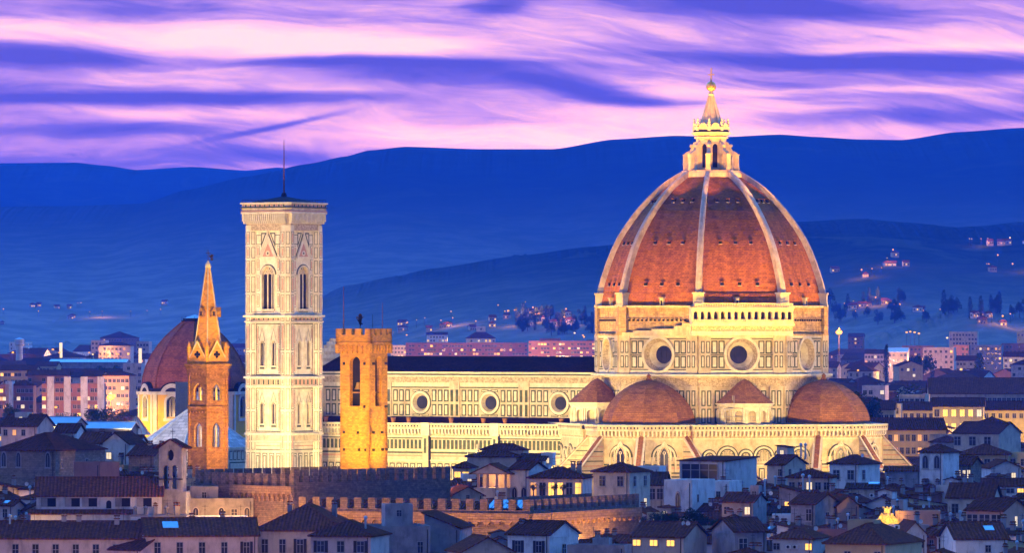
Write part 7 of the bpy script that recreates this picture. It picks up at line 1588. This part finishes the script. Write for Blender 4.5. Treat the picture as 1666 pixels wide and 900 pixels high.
for lst, what in ((VIL, 'small pale villa'), (HL, 'tiny lamp')):
    for w_ in sorted({q[2] for q in lst}):
        g_ = sorted([q for q in lst if q[2] == w_], key=lambda q: q[0])
        for i, q in enumerate(g_): q[1]['label'] = what + ' ' + w_ + (', number %d from the left' % (i + 1) if len(g_) > 1 else '')
# dark trees on the slopes
tn = {}
for hn, n_, a, b, c_, d_, where in (('terrace_hills', 46, 1440, 1690, 500, 530, 'on the dark right knoll'), ('wooded_hills', 34, 840, 965, 528, 552, 'below the hillside village'), ('wooded_hills', 22, 1350, 1470, 500, 535, 'on the slope right of the drum')):
    pts_ = sorted([(rv.uniform(a, b), rv.uniform(c_, d_)) for _ in range(n_)]); k = 0
    for px_, py_ in pts_:
        p = on_hill(hn, px_, py_)
        if not p: continue
        k += 1; kd = rv.choice(['tall', 'round', 'round']); hh = rv.uniform(9, 16)
        o = empty('tree', (p[0], p[1], p[2] - 1), rv.random() * 6, 'small dark tree %s, number %d from the left' % (where, k), 'tree', 'trees on the slopes')
        c2_ = bpy.data.objects.new('crown', CROWN[kd][0]); COL.objects.link(c2_); c2_.parent = o; c2_.location = (0, 0, hh * .6); c2_.scale = (hh * .4, hh * .4, hh * .5) if kd != 'tall' else (hh * .45, hh * .45, hh * .6)
        t2_ = bpy.data.objects.new('trunk', TR); COL.objects.link(t2_); t2_.parent = o; t2_.scale = (hh * .6, hh * .6, hh)
# ------------------------------------------------------------------ descriptions of the filler houses
LM = [(-60, 60, 'the left edge'), (60, 200, 'the striped block' ), (200, 330, 'the bell gable'), (330, 480, 'the marble bell tower'), (480, 640, 'the golden tower'), (640, 800, 'the nave'), (800, 970, 'the pink roof terrace'), (970, 1100, 'the near tribune'), (1100, 1220, 'the glass front'), (1220, 1350, 'the choir'), (1350, 1470, 'the east tribune'), (1470, 1570, 'the lookout tower'), (1570, 1800, 'the right edge')]
ORD = ['leftmost', 'second', 'third', 'fourth', 'fifth', 'sixth', 'seventh', 'eighth', 'ninth', 'tenth', 'eleventh', 'twelfth']
RW = {'side': 'long roof', 'front': 'gable front', 'shed': 'lean-to roof', 'shedx': 'sloping roof', 'hip': 'hipped roof', 'flat': 'flat roof'}
def mk(pxc, D, f, lvl):
    lm = next((n for a, b, n in LM if a <= pxc < b), 'the right edge')
    if D < 960: pos = 'at the bottom below ' + lm
    elif D < 1110: pos = 'roofs below ' + lm
    elif D < 1330: pos = 'among roofs near ' + lm
    elif D < 1700: pos = 'behind roofs near ' + lm
    elif D < 2300: pos = 'mid distance near ' + lm
    elif D < 3300: pos = 'far off near ' + lm
    else: pos = 'far plain near ' + lm
    if lm == 'the striped block': pos = pos.replace('among roofs ', '')
    b = f"{f['wall']} house, {RW[f['kind']]}"
    x = []
    if lvl >= 1 and f['lit']: x.append(('one', 'two', 'three', 'four', 'five')[min(f['lit'], 5) - 1] + ' lit window' + ('s' if f['lit'] > 1 else ''))
    elif lvl >= 1 and f['room']: x.append('rooftop room')
    elif lvl >= 1 and f['dish']: x.append('dish')
    elif lvl >= 1 and f['chim']: x.append('chimney')
    return b + (', ' + x[0] if x else '') + ', ' + pos
grp = {}
for h in HOUSES:
    if h[0].get('label'): continue
    grp.setdefault(mk(h[1], h[2], h[3], 1), []).append(h)
for base, hs in grp.items():
    if len(hs) == 1: hs[0][0]['label'] = base; continue
    hs.sort(key=lambda q: q[1])
    for i, h in enumerate(hs): h[0]['label'] = base + ', ' + (ORD[i] + ' from left' if i else 'leftmost') if i < 12 else base + ', number %d from left' % (i + 1)
